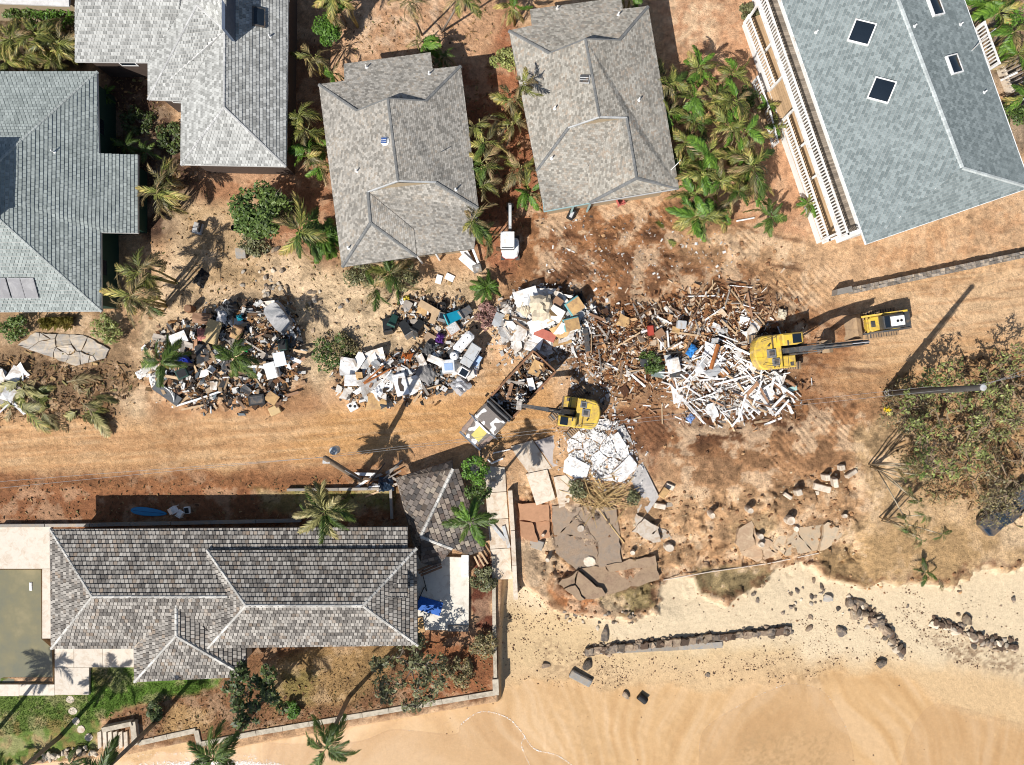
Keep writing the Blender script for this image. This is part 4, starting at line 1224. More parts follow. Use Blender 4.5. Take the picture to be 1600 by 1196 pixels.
PGs = [([(618, 747, 1.5), (707, 719, 1.7), (708, 733, 2.6), (657, 839, 2.9), (632, 799, 1.7)], (-0.80, 0.42)),
       ([(632, 799, 1.7), (657, 839, 2.9), (658, 880, 1.5), (645, 850, 1.55)], (-0.94, -0.3)),
       ([(708, 733, 2.6), (717, 732, 2.3), (757, 860, 1.1), (734, 868, 1.1), (707, 858, 1.9), (657, 839, 2.9)], (0.93, 0.3)),
       ([(657, 839, 2.9), (707, 858, 1.9), (684, 886, 1.0), (658, 880, 1.4)], (0.25, -0.95))]
ntile = 0
for pts, dn in PGs:
 pl, ro, cells = hG.plane(pts, down=dn, single=True)
 for c in cells:
  if ntile < 300 and hG.r.random() > 0.03:
   mb = MB()
   c = [(x, y, z + hG.r.uniform(0, 0.03)) for x, y, z in c]
   add_cell(mb, c, 0.075, 0.028)
   wpart(mb, 'roof_tile', palette_mat('grey roof tiles obj', [(128, 118, 110), (150, 138, 128), (112, 106, 100), (168, 152, 136), (96, 90, 86), (140, 126, 114), (184, 170, 152), (120, 104, 94)], obj=True), hG.root, ro)
   ntile += 1
hG.cap((708, 733, 2.65), (657, 839, 2.95), w=0.3, h=0.07, seg=0.42); hG.cap((657, 839, 2.95), (707, 858, 1.95), w=0.3, h=0.07, seg=0.42)
hG.walls([(622, 750, 1.5), (707, 724, 1.6), (715, 735, 1.6), (750, 858, 1.1), (660, 876, 1.4)], 0.5, M('sand render 2', (0.40, 0.32, 0.24), 0.9), wins=False)
p0, p1 = P(-60, -30, 4), P(112, 10, 4)
nb = wthing('neighbour_roof_house', P(30, -60, 0), 'edge of a pale roof showing above the hedge at the top left corner', 'house')
wpart(MB().prism([(P(-60, 3, 4).x, P(-60, 3, 4).y), (P(108, 10, 4).x, P(108, 10, 4).y), (P(116, -120, 4).x, P(116, -120, 4).y), (P(-60, -120, 4).x, P(-60, -120, 4).y)], 3.85, [4.0, 4.0, 5.4, 5.4]), 'roof_plane', M('pale far roof', (0.5, 0.48, 0.46), 0.8), nb)
wpart(MB().prism([(P(-60, -8, 4).x, P(-60, -8, 4).y), (P(100, -2, 4).x, P(100, -2, 4).y), (P(106, -110, 4).x, P(106, -110, 4).y), (P(-60, -110, 4).x, P(-60, -110, 4).y)], -0.1, 3.84), 'wall', tan_wall, nb)
# ------------------------------------------------------------------ terrace, pool, walls, slabs, rocks
def prism_px(pts, z0, z1):
 q = [P(x, y, z1) for x, y in pts]
 return MB().prism([(v.x, v.y) for v in q], z0, z1)
tr = wthing('pool_terrace', P(60, 900, 0), 'pale stone terrace slabs surrounding the murky swimming pool', 'terrace')
zt = 0.22
for pts in ([(-140, 821), (-30, 821), (-30, 889), (-140, 889)], [(-29.5, 821), (79, 821), (79, 889), (-29.5, 889)], [(66, 889.5), (79, 889.5), (79, 998), (66, 998)],
   [(85.5, 1014), (115, 1014), (115, 1043), (85.5, 1043)], [(115.5, 1014), (160, 1014), (160, 1043), (115.5, 1043)], [(160.5, 1014), (209, 1014), (209, 1043), (160.5, 1043)],
   [(85.5, 1043.5), (139, 1043.5), (139, 1086), (85.5, 1086)], [(30, 1070), (85, 1070), (85, 1087), (30, 1087)], [(-60, 1070), (29.5, 1070), (29.5, 1088), (-60, 1088)], [(-140, 1070), (-60.5, 1070), (-60.5, 1088), (-140, 1088)]):
 wpart(prism_px(pts, -0.3, zt), 'paving_slab', deck_pale, tr)
po = wthing('swimming_pool', P(0, 980, -1.5), 'murky green-brown swimming pool set into the pale terrace', 'pool')
xy = [P(x, y, 0.1) for x, y in POOL]
mb = MB()
n = len(xy)
for i in range(n):
 a, b_ = xy[i], xy[(i + 1) % n]
 mb.add([(a.x, a.y, zt - 0.02), (b_.x, b_.y, zt - 0.02), (b_.x, b_.y, -1.6), (a.x, a.y, -1.6)], [(0, 1, 2, 3)])
mb.add([(v.x, v.y, -1.6) for v in xy], [tuple(t) for t in tessellate_polygon([[Vector((v.x, v.y, 0)) for v in xy]])])
wpart(mb, 'basin', M('pool plaster', (0.40, 0.29, 0.17), 0.8, 0.2), po)
m, nt, b = nmat('murky pool water')
geo = N(nt, 'ShaderNodeNewGeometry')
f = noise_out(nt, 0.35, 4, 0.6, geo.outputs['Position'])
c = ramp(nt, f, [(0.3, (0.14, 0.145, 0.11)), (0.55, (0.20, 0.18, 0.105)), (0.7, (0.27, 0.23, 0.13))])
nt.links.new(c, b.inputs['Base Color'])
b.inputs['Roughness'].default_value = 0.08
bp = N(nt, 'ShaderNodeBump'); bp.inputs['Strength'].default_value = 0.08
nt.links.new(noise_out(nt, 2.0, 3, 0.5, geo.outputs['Position']), bp.inputs['Height']); nt.links.new(bp.outputs[0], b.inputs['Normal'])
mb = MB().add([(v.x, v.y, -0.02) for v in xy], [tuple(t) for t in tessellate_polygon([[Vector((v.x, v.y, 0)) for v in xy]])])
wpart(mb, 'water', m, po)
p = P(52, 915, -0.3)
tag(MB().bevbox((0, 0, 0.02), (0.25, 0.7, 0.12), 0.04).build('pool_float', white_paint, label='small white float drifting in the murky pool', cat='float'), None).location = (p.x, p.y, -0.02)
pt = wthing('patio', P(695, 930, 0), 'cream concrete patio slab with white edge walls at the end of the shake roof', 'patio')
wpart(prism_px([(645, 868), (733, 872), (732, 985), (648, 985)], -0.2, 0.35), 'slab', M('cream slab', (0.62, 0.58, 0.50), 0.8, 0.06, dirt=(0.45, 0.38, 0.3), dirt_amt=0.1), pt)
wpart(prism_px([(721, 868), (732, 868), (732, 902), (721, 902)], 0.355, 1.3), 'edge_wall', white_paint, pt)
wpart(prism_px([(700, 978), (732, 978), (732, 987), (700, 987)], 0.355, 0.5), 'edge_wall', concrete_grey, pt)
p = P(671, 947, 0.4)
o = MB().bevbox((0, 0, 0.05), (2.1, 1.15, 0.09), 0.03).build('blue_mat', solid('blue foam', (40, 110, 205), 0.5, 0.25), label='bright blue foam mat lying on the cream patio', cat='mat')
o.location = (p.x, p.y, 0.355); o.rotation_euler = (0, 0, -0.28)
def wall_run(name, label, pts, w, z0, z1, mat, nseg=1.6, cat='wall', joints=True):
 """a wall laid in lengths along a line of photo points"""
 root = wthing(name, P(*pts[0]), label, cat)
 for i in range(len(pts) - 1):
  a = P(*pts[i], z1); b_ = P(*pts[i + 1], z1)
  d = b_ - a; L = d.length; d.normalize()
  s = Vector((-d.y, d.x, 0)) * w / 2
  n = max(1, int(L / nseg))
  for k in range(n):
   p = a + d * (L * k / n); q = a + d * (L * (k + 0.985) / n)
   wpart(MB().prism([(v.x, v.y) for v in (p - s, q - s, q + s, p + s)], z0, z1 + rnd.uniform(-0.015, 0.015)), 'coping_block', mat, root)
 return root
wall_run('sea_wall', 'pale sea wall along the foot of the beach house garden', [(216, 1162), (306, 1142), (311, 1164), (400, 1146), (774, 1083)], 0.42, -2.2, 0.12, sand_stone, 2.2)
wall_run('garden_wall', 'narrow grey-green garden wall dropping to the sand beside the beach house', [(771, 870), (772, 960), (774, 1060)], 0.3, -2.0, 0.35, sand_stone, 2.4)
wall_run('wall_pier', 'short stone pier at the corner where garden wall meets sea wall', [(774, 1062), (775, 1087)], 0.5, -2.0, 0.5, sand_stone, 3)
wall_run('boundary_wall', 'long thin pale boundary wall between the paved path and the cleared lot', [(797, 767), (801, 830), (806, 938)], 0.36, -1.6, 0.75, concrete_pale, 2.5)
wall_run('lot_kerb', 'low concrete kerb wall along the soil strip north of the beach house', [(0, 822), (140, 821), (330, 817), (470, 814)], 0.25, -0.1, 0.4, concrete_grey, 3)
wall_run('lawn_edge_wall', 'grey retaining edge of the small lawn behind the long shake roof', [(448, 766), (610, 764), (612, 812)], 0.22, -0.1, 0.55, concrete_grey, 3)
gs = wthing('garden_steps', P(185, 1150, -0.5), 'flight of concrete steps leading from the lawn down to the beach', 'steps')
for i in range(6):
 x0 = 152 + i * 8.2
 wpart(prism_px([(x0, 1145), (x0 + 5.6, 1143), (x0 + 6.6, 1168), (x0 + 1, 1171)], -1.8, 0.55 - 0.075 * i), 'step', concrete_pale, gs)
wpart(prism_px([(158, 1138), (204, 1128), (206, 1135), (160, 1145)], -1.8, 0.6), 'cheek_wall', sand_stone, gs)
wpart(prism_px([(203, 1130), (211, 1128), (215, 1164), (206, 1166)], -1.8, 0.5), 'cheek_wall', sand_stone, gs)
wpart(prism_px([(152, 1172), (190, 1165), (192, 1178), (152, 1184)], -2.2, -0.3), 'landing', sand_stone, gs)
for i, (x, y) in enumerate(((110, 1093), (114, 1111), (119, 1127), (127, 1140), (139, 1152))):
 g = G(x, y)
 n = 9; mb = MB()
 mb.prism([(math.cos(TAU * k / n) * 0.36 * rnd.uniform(.85, 1.1), math.sin(TAU * k / n) * 0.33 * rnd.uniform(.85, 1.1)) for k in range(n)], -0.05, 0.04)
 o = mb.build('stepping_stone', concrete_pale)
 o.location = g
 tag(o, ['stepping stone nearest the pool terrace', 'second stepping stone from the pool terrace', 'middle stepping stone across the lawn', 'fourth stepping stone, towards the garden steps', 'stepping stone nearest the garden steps'][i], 'stepping stone', 'stepping stones across the lawn')
pa = wthing('paved_path', P(775, 780, 0), 'worn concrete path slabs between pavilion and boundary wall', 'path')
for pts in ([(754, 728), (789, 731), (791, 768), (759, 770)], [(759, 771), (791, 769), (794, 810), (762, 812)], [(762, 813), (794, 811), (797, 856), (766, 858)], [(722, 722), (751, 722), (753, 742), (728, 748)], [(766, 859), (797, 857), (800, 905), (772, 906)]):
 wpart(prism_px(pts, -0.3, 0.14), 'slab', concrete_pale, pa)
for nm, lab, pts, zz, mt in (('floor_slab', 'square cream floor slab lying beside the boundary wall', [(822, 741), (855, 734), (868, 780), (838, 790)], 0.2, concrete_pale),
                             ('floor_slab', 'cream floor slab partly under the heap of dry canes', [(865, 746), (897, 740), (908, 782), (874, 794)], 0.16, concrete_pale),
                             ('entry_slab', 'tan entry slab crossed by the palm shadow at the road edge', [(798, 698), (832, 688), (862, 732), (828, 742), (806, 712)], 0.1, concrete_pale),
                             ('entry_slab', 'grey dusty slab joining the palm shadow and the white rubble', [(835, 690), (880, 676), (902, 708), (888, 722), (864, 730)], 0.12, M('dusty grey concrete', (0.42, 0.37, 0.34), 0.9, 0.2, bump=0.3)),
                             ('ramp_slab', 'long narrow grey concrete strip with a dark trench along its edge', [(962, 668), (975, 664), (1030, 776), (1012, 802), (990, 760)], 0.16, M('grey drive concrete', (0.36, 0.34, 0.32), 0.9, 0.25, bump=0.35, dirt=(0.5, 0.46, 0.42), dirt_amt=0.2)),
                             ('buried_slab', 'round-edged stone slab half buried beside the canes', [(984, 786), (998, 778), (1003, 790), (997, 802), (986, 800), (980, 794)], 0.2, concrete)):
 o = prism_px(pts, -0.25, zz)
 c0 = P(sum(q[0] for q in pts) / len(pts), sum(q[1] for q in pts) / len(pts), 0)
 ob = o.build(nm, mt, origin=c0, label=lab, cat='slab'); ob.location = c0
def jag(c, r, a_=.06, step=.5):
 c2 = []
 for i in range(len(c)):
  p_, q_ = c[i], c[(i + 1) % len(c)]
  c2.append(p_)
  L_ = math.hypot(q_[0] - p_[0], q_[1] - p_[1]); k_ = int(L_ / step)
  for j in range(1, k_ + 1):
   t_ = j / (k_ + 1)
   c2.append((p_[0] + (q_[0] - p_[0]) * t_ + r.gauss(0, a_), p_[1] + (q_[1] - p_[1]) * t_ + r.gauss(0, a_)))
 return c2
cd = wthing('cracked_driveway', P(95, 545, 0), 'cracked grey concrete driveway below the green walled house', 'driveway')
poly = [(P(x, y).x, P(x, y).y) for x, y in [(28, 540), (56, 520), (80, 522), (130, 524), (148, 532), (172, 546), (166, 560), (120, 572), (88, 560), (50, 548)]]
r5 = random.Random(5)
for c in voronoi(poly, [randin(poly, r5) for _ in range(14)], 0.05):
 c = jag(c, r5, .045, .5)
 z = r5.uniform(0.08, 0.22)
 mb = MB().prism(c, -0.2, [z + r5.uniform(-.05, .05) for _ in c])
 wpart(mb, 'broken_slab', M('driveway concrete', (0.34, 0.31, 0.275), 0.9, 0.2, obj=0.15, bump=0.2, dirt=(0.5, 0.4, 0.28), dirt_amt=0.25), cd)
bc = wthing('broken_white_slab', P(930, 705, 0), 'smashed lime-white concrete floor beside the excavator in the road', 'slab')
poly = [(P(x, y).x, P(x, y).y) for x, y in [(885, 690), (905, 660), (950, 655), (968, 680), (985, 712), (994, 728), (972, 752), (930, 748), (905, 722), (888, 712)]]
for c in voronoi(poly, [randin(poly, r5) for _ in range(17)], 0.09):
 c = jag(c, r5, .06, .45)
 cx = sum(q[0] for q in c) / len(c); cy = sum(q[1] for q in c) / len(c)
 z = gz(cx, cy) + r5.uniform(0.02, 0.25); tx, ty = r5.uniform(-.12, .12), r5.uniform(-.12, .12)
 wpart(MB().prism(c, z - 0.5, [z + (q[0] - cx) * tx + (q[1] - cy) * ty for q in c]), 'broken_slab', concrete_white, bc)
for nm, lab, pts, zz, tl, mt in (('tilted_slab', 'pinkish white slab tilted over the trench edge of the smashed floor', [(882, 720), (890, 712), (922, 728), (916, 746), (900, 748), (880, 738)], 0.55, 0.10, concrete_white),
                                 ('tilted_slab', 'bright white square slab propped on the smashed floor', [(957, 738), (984, 711), (996, 726), (980, 740), (972, 752)], 0.75, -0.08, concrete_white)):
 mb = MB(); q = [P(x, y, zz) for x, y in pts]; cx = sum(v.x for v in q) / len(q)
 zs = [zz + (v.x - cx) * tl for v in q]
 mb.prism([(v.x, v.y) for v in q], [z - 0.13 for z in zs], zs)
 ob = mb.build(nm, mt, origin=(cx, q[0].y, 0), label=lab, cat='slab'); ob.location = (cx, q[0].y, 0)
sw = wthing('stone_wall', P(1450, 430, 0), 'low grey stone wall running along the upper side of the road', 'wall')
r6 = random.Random(6)
stone_grey = M('wall stone', (0.20, 0.175, 0.15), 0.95, 0.3, obj=0.4, bump=0.6, scale=5, dirt=(0.5, 0.38, 0.25), dirt_amt=0.15)
for k in range(52):
 t = k / 52
 x = 1332 + (1690 - 1332) * t; y = 454 + (379 - 454) * t
 for row in (0, 1):
  h = 0.78 + r6.uniform(-.06, .06)
  a = P(x, y - 5 + row * 5.2, h); w = 358 / 52 / PXM
  dd = Vector((0.979, 0.205, 0)); ss = Vector((-0.205, 0.979, 0))
  q = [a, a + dd * (w - 0.03), a + dd * (w - 0.03 + r6.uniform(-.02, .02)) - ss * 0.255, a - ss * 0.255]
  wpart(MB().prism([(v.x, v.y) for v in q], -0.2, [h + r6.uniform(-.05, .05) for _ in q]), 'stone', stone_grey, sw)
wpart(prism_px([(1308, 461), (1309, 452), (1331, 447), (1333, 456)], -0.2, 1.05), 'end_pier', M('pier concrete', (0.22, 0.2, 0.175), 0.9, 0.2, bump=0.4), sw)
def rock_mesh(seed, sub=1, flat=0.7):
 r = random.Random(seed)
 bm = bmesh.new()
 bmesh.ops.create_icosphere(bm, subdivisions=sub, radius=0.5)
 ax = [Vector((r.gauss(0, 1), r.gauss(0, 1), r.gauss(0, 1))).normalized() for _ in range(11)]
 lims = [r.uniform(0.52, 0.85) for _ in ax]
 for v in bm.verts:
  d = v.co.normalized()
  k = 1.0
  for a_, lim in zip(ax, lims):
   q_ = d.dot(a_)
   if q_ > lim: k = min(k, lim / q_)
  v.co = d * 0.56 * k * (1 + r.uniform(-.05, .05))
  v.co.z *= flat
 me_ = bpy.data.meshes.new('rock')
 bm.to_mesh(me_); bm.free()
 return me_
ROCKS = {}
for key, mt in (('lava', lava), ('brown', lava_brown), ('pale', M('pale broken stone', (0.5, 0.42, 0.32), 0.9, 0.25, obj=0.25, bump=0.4)), ('grey', concrete_grey), ('dark', M('dark brown rock', (0.10, 0.066, 0.045), 0.9, 0.4, obj=0.4, bump=0.6, scale=4))):
 ROCKS[key] = [rock_mesh(10 + i, 2) for i in range(5)]
 for q in ROCKS[key]: q.materials.append(mt)
def rock(px, py, s, key, r, parent=None, name='rock', dz=0.15, flat=1.0):
 g = G(px, py)
 loc = g + Vector((0, 0, s * dz))
 if parent is not None: loc = loc - parent.location
 return link(name, r.choice(ROCKS[key]), parent, loc, (r.uniform(-.4, .4), r.uniform(-.4, .4), r.uniform(0, TAU)), (s * r.uniform(.8, 1.5), s * r.uniform(.65, 1.1), s * r.uniform(.45, 1.0) * flat))
r7 = random.Random(77)
def rock_bank(name, label, line, n, width, smin, smax, keys):
 root = wthing(name, G(*line[0]), label, 'rock bank')
 L = [math.hypot(line[i + 1][0] - line[i][0], line[i + 1][1] - line[i][1]) for i in range(len(line) - 1)]
 for k in range(n):
  t = r7.random() * sum(L); i = 0
  while t > L[i] and i < len(L) - 1: t -= L[i]; i += 1
  f = t / L[i]
  x = line[i][0] + (line[i + 1][0] - line[i][0]) * f; y = line[i][1] + (line[i + 1][1] - line[i][1]) * f
  off = r7.gauss(0, 0.5)
  s = smin + (smax - smin) * r7.random() ** 1.8
  o = rock(x + r7.gauss(0, 2), y + off * width, s, r7.choice(keys), r7, root, 'stone', 0.10 + 0.45 * max(0, 1 - abs(off) * 1.8))
 return root
rock_bank('old_stone_seawall', 'straight ruined bank of dark stones half sunk in the sand', [(912, 1018), (1000, 1008), (1100, 1000), (1160, 990), (1236, 984)], 300, 8, 0.18, 0.62, ['lava', 'lava', 'brown', 'dark', 'dark'])
ob_ = bpy.data.objects['old_stone_seawall']
for k in range(26):
 t_ = k / 26; xa, ya = 914 + 320 * t_, 1018 - 34 * t_
 q0 = G(xa, ya - 1); q1 = G(xa + 12, ya - 2.3); n_ = Vector((0.1, 1, 0)) * r7.uniform(.2, .34)
 wpart(MB().prism(jag([((q0 - n_).x, (q0 - n_).y), ((q1 - n_).x, (q1 - n_).y), ((q1 + n_).x, (q1 + n_).y), ((q0 + n_).x, (q0 + n_).y)], r7, .05, .3), q0.z - .5, q0.z + r7.uniform(.25, .5)), 'core_block', r7.choice([lava, lava_brown, MC['dark brown rock']]), ob_)
wl = wall_run('seawall_footing', 'pale concrete footing strip below the ruined stone bank', [(935, 1018), (1060, 1012), (1130, 1008)], 0.5, -2.5, -0.75, concrete_grey, 2.2)
rock_bank('rock_pile_west', 'diagonal pile of dark and pale boulders on the upper beach', [(1322, 940), (1350, 958), (1375, 975), (1400, 1005), (1408, 1015)], 160, 16, 0.2, 0.85, ['lava', 'brown', 'dark', 'pale', 'brown'])
rock_bank('rock_pile_east', 'low ridge of dark boulders nearest the right end of the beach', [(1456, 972), (1500, 985), (1530, 998), (1590, 1010)], 170, 10, 0.2, 0.75, ['lava', 'brown', 'dark', 'dark', 'pale'])
rock_bank('garden_rubble', 'line of broken stones along the foot of the garden near the steps', [(60, 1182), (110, 1176), (150, 1172)], 40, 7, 0.3, 0.7, ['pale', 'brown', 'pale'])
BR = [(945, 990, 1.15, 'lava', 'large rounded grey boulder above the ruined stone bank'), (918, 1037, 1.2, 'lava', 'dark angular boulder below the end of the ruined bank'), (1293, 935, 0.75, 'grey', 'lone grey block on pale sand left of the boulder pile'),
      (1312, 985, 1.0, 'lava', 'dark boulder below the diagonal boulder pile'), (1264, 981, 0.6, 'brown', 'small brown boulder right of the ruined bank'), (1376, 1036, 0.95, 'lava_', 'dark rock at the wet sand line'), (1508, 968, 0.95, 'brown', 'reddish square boulder on the ridge near the beach end'),
      (1582, 937, 0.55, 'lava', 'dark stone on clean sand by the picture edge'), (1105, 1055, 0.5, 'lava', 'dark stone at the pebble line below the ruined bank'), (977, 1086, 0.8, 'brown', 'speckled stone at the edge of the wet sand'), (853, 1040, 0.7, 'brown', 'brown stone in the pebbly sand beside the wall'),
      (1177, 929, 0.4, 'lava', 'small dark stone below the grass scarp')]
for x, y, s, k, lab in BR:
 o = rock(x, y, s, k.strip('_'), r7, None, 'boulder', 0.18)
 tag(o, lab, 'rock')
for k in range(60):
 x, y = r7.choice([(r7.uniform(1180, 1320), r7.uniform(905, 965)), (r7.uniform(890, 990), r7.uniform(958, 985)), (r7.uniform(1400, 1600), r7.uniform(920, 965)), (r7.uniform(880, 985), r7.uniform(955, 975)), (r7.uniform(1230, 1290), r7.uniform(915, 950))])
 tag(rock(x, y, r7.uniform(0.18, 0.5), r7.choice(['lava', 'brown', 'lava', 'pale']), r7, None, 'beach_stone'), 'small loose stone strewn on the pale dry sand below the grass scarp', 'rock', 'stones strewn on the upper beach')
for k in range(70):
 x, y = r7.choice([(r7.gauss(410, 22), r7.gauss(415, 22)), (r7.gauss(430, 12), r7.gauss(448, 5)), (r7.uniform(480, 570), r7.uniform(455, 560)), (r7.gauss(488, 6), r7.gauss(470, 10)), (r7.uniform(370, 450), r7.uniform(380, 460))])
 tag(rock(x, y, r7.uniform(0.18, 0.55), r7.choice(['lava', 'brown', 'grey', 'pale']), r7, None, 'field_stone'), 'dark stone scattered over the sandy yard left of the brown roofed house', 'rock', 'stones scattered over the sandy yard')
mb = MB()
for poly, n in (([(780, 970), (900, 950), (960, 1000), (1010, 1070), (900, 1080), (790, 1060)], 1500), ([(900, 1030), (1240, 1020), (1300, 1050), (1100, 1072), (950, 1070)], 1300), ([(1230, 960), (1400, 970), (1440, 1030), (1300, 1050), (1200, 1075), (1160, 1040)], 1500),
    ([(1400, 960), (1470, 955), (1600, 1020), (1600, 1060), (1500, 1040), (1420, 1000)], 1500), ([(1400, 915), (1440, 910), (1450, 960), (1410, 965)], 200), ([(880, 940), (1600, 920), (1600, 1010), (900, 1000)], 900), ([(900, 1060), (1600, 1060), (1600, 1190), (900, 1190)], 60), ([(640, 1110), (780, 1095), (770, 1150), (660, 1150)], 40), ([(780, 900), (860, 940), (860, 980), (790, 990)], 500)):
 for _ in range(n):
  x, y = randin(poly, r7)
  if vnoise(np.array(x / 14.0), np.array(y / 9.0), 9) < r7.uniform(.3, .75): continue
  g = G(x, y)
  s = min(0.13, 0.022 + r7.expovariate(45))
  a = r7.uniform(0, TAU)
  q = [g + Vector((math.cos(a + TAU * i / 4) * s * r7.uniform(.7, 1.2), math.sin(a + TAU * i / 4) * s * r7.uniform(.7, 1.2), 0)) for i in range(4)]
  mb.add(q + [g + Vector((0, 0, s * 0.7))], [(0, 1, 4), (1, 2, 4), (2, 3, 4), (3, 0, 4)])
tag(mb.build('beach_pebbles', palette_mat('pebble', [(120, 92, 70), (146, 116, 90), (92, 72, 58), (170, 138, 106), (108, 88, 72)])), 'dark pebbles sprinkled over the sand', None, None, 'stuff')
for nm, lab, pts, n, mt, h0, h1 in (('foundation_remains', 'eroded pale foundation slabs around the gully on the cleared lot', [(1147, 848), (1152, 824), (1174, 814), (1180, 836), (1200, 842), (1214, 862), (1182, 878), (1160, 868)], 6, M('sandy slab', (0.54, 0.41, 0.27), 0.95, 0.3, obj=0.12, bump=0.6, dirt=(0.40, 0.27, 0.17), dirt_amt=0.45), -0.1, 0.15),
                               ('foundation_remains', 'eroded grey-green slab right of the gully on the cleared lot', [(1208, 852), (1226, 830), (1300, 818), (1322, 834), (1284, 858), (1226, 868)], 5, M('grey sandy slab', (0.40, 0.33, 0.24), 0.95, 0.3, obj=0.1, bump=0.6, dirt=(0.5, 0.37, 0.24), dirt_amt=0.45), -0.12, 0.1),
                               ('foundation_remains', 'cracked grey-brown house pad below the heap of canes', [(862, 790), (962, 792), (972, 880), (930, 886), (900, 890), (868, 862)], 5, M('stained pad concrete', (0.25, 0.20, 0.155), 0.95, 0.35, obj=0.06, bump=0.8, dirt=(0.30, 0.215, 0.145), dirt_amt=0.4), 0.0, 0.12),
                               ('foundation_remains', 'broken brown terrace slab at the top of the shore bank', [(872, 912), (900, 890), (975, 876), (1022, 866), (1028, 902), (960, 925), (905, 938)], 6, M('brown pad', (0.26, 0.175, 0.115), 0.95, 0.35, obj=0.08, bump=0.8, dirt=(0.33, 0.235, 0.15), dirt_amt=0.4), 0.0, 0.22),
                               ('foundation_remains', 'rust coloured pad beside the pale boundary wall', [(809, 786), (857, 788), (860, 838), (838, 846), (814, 838)], 3, M('rusty pad', (0.40, 0.215, 0.12), 0.95, 0.2, obj=0.1, bump=0.35), 0.0, 0.15),
                               ('foundation_remains', 'long low stem wall remains in the middle of the cleared lot', [(975, 790), (1010, 812), (1040, 828), (1050, 842), (1020, 848), (985, 830)], 4, concrete, -0.1, 0.15)):
 poly = [(G(x, y).x, G(x, y).y) for x, y in pts]
 fr_ = wthing(nm, G(*pts[0]), lab, 'foundation')
 for c in voronoi(poly, [randin(poly, r5) for _ in range(n)], 0.06):
  c2 = jag(c, r5, .07)
  cx = sum(q[0] for q in c) / len(c); cy = sum(q[1] for q in c) / len(c)
  z_ = max(gz(*q) for q in c + [(cx, cy)]) + r5.uniform(h0, h1)
  ta, tb2 = r5.gauss(0, .025), r5.gauss(0, .025)
  try:
   wpart(MB().prism(c2, z_ - 0.8, [z_ + (q[0] - cx) * ta + (q[1] - cy) * tb2 for q in c2]), 'broken_slab', mt, fr_)
  except Exception:
   wpart(MB().prism(c, z_ - 0.8, z_), 'broken_slab', mt, fr_)
mb = MB()
bl = [q for q in BEACH[3:24]]
spots = []
for i in range(len(bl) - 1):
 for _ in range(13):
  t_ = r7.random(); spots.append((bl[i][0] + (bl[i + 1][0] - bl[i][0]) * t_ + r7.gauss(0, 9), bl[i][1] + (bl[i + 1][1] - bl[i][1]) * t_ + r7.gauss(1, 7)))
for poly, n in (([(810, 780), (1060, 770), (1340, 730), (1340, 870), (1000, 900), (850, 930)], 700), ([(850, 360), (1240, 380), (1260, 560), (1330, 640), (1200, 740), (1000, 700)], 800)):
 spots += [randin(poly, r7) for _ in range(n)]
for x, y in spots:
 g_ = G(x, y); s = .035 + .2 * r7.random() ** 4; a0 = r7.uniform(0, TAU)
 q = [g_ + Vector((math.cos(a0 + TAU * i / 5) * s * r7.uniform(.6, 1.2), math.sin(a0 + TAU * i / 5) * s * r7.uniform(.6, 1.2), -.02)) for i in range(5)]
 u = [g_ + (v - g_) * .55 + Vector((0, 0, s * r7.uniform(.5, .9))) for v in q]
 mb.add(q + u, [(i, (i + 1) % 5, 5 + (i + 1) % 5, 5 + i) for i in range(5)] + [(5, 6, 7, 8, 9)])
tag(mb.build('earth_clods', palette_mat('earth clods', [(166, 124, 88), (190, 146, 104), (136, 100, 72), (212, 168, 122), (150, 110, 78)])), 'clods of brown earth along the banks and churned ground', None, None, 'stuff')
FOOT = [(849, 834, .32, .55, 'round concrete footing nearest the boundary wall'), (856, 872, .38, .6, 'concrete footing beside the broken grey corner block'), (907, 824, .62, .35, 'wide round pile cap on the grey pad'), (921, 876, 1.0, .35, 'broad pale footing at the lower edge of the grey pad'),
  (988, 862, .4, .4, 'small footing with a hollow top below the canes'), (1044, 854, .75, .35, 'pale block footing on the brown lot'), (1109, 802, .42, .75, 'round white footing standing alone above the eroded lot'), (1168, 795, .5, .7, 'pale footing with a dark cap shadow'),
  (1183, 836, .48, .8, 'footing at the head of the eroded gully'), (1186, 850, .4, .6, 'lower footing in the eroded gully'), (1232, 812, .8, .6, 'broken white boulder-like footing'), (1243, 826, .4, .15, 'flat round white disc on the grey patch'), (1318, 806, .38, .3, 'leaning pale footing beside the dry grass')]
for x, y, s, h, lab in FOOT:
 g = G(x, y, .12)
 n = 10
 prof = [(s * .55, -0.3), (s * .54, h * .8), (s * .48, h), (s * .2, h * .96)]
 mb = MB().lathe(prof, n)
 o = mb.build('concrete_footing', concrete_pale if s != .62 else concrete, smooth=False, label=lab, cat='footing', group='footings of the demolished houses')
 o.location = g; o.rotation_euler = (rnd.uniform(-.12, .12), rnd.uniform(-.12, .12), rnd.uniform(0, 3)); o.scale = (rnd.uniform(.9, 1.2), rnd.uniform(.85, 1.05), 1)
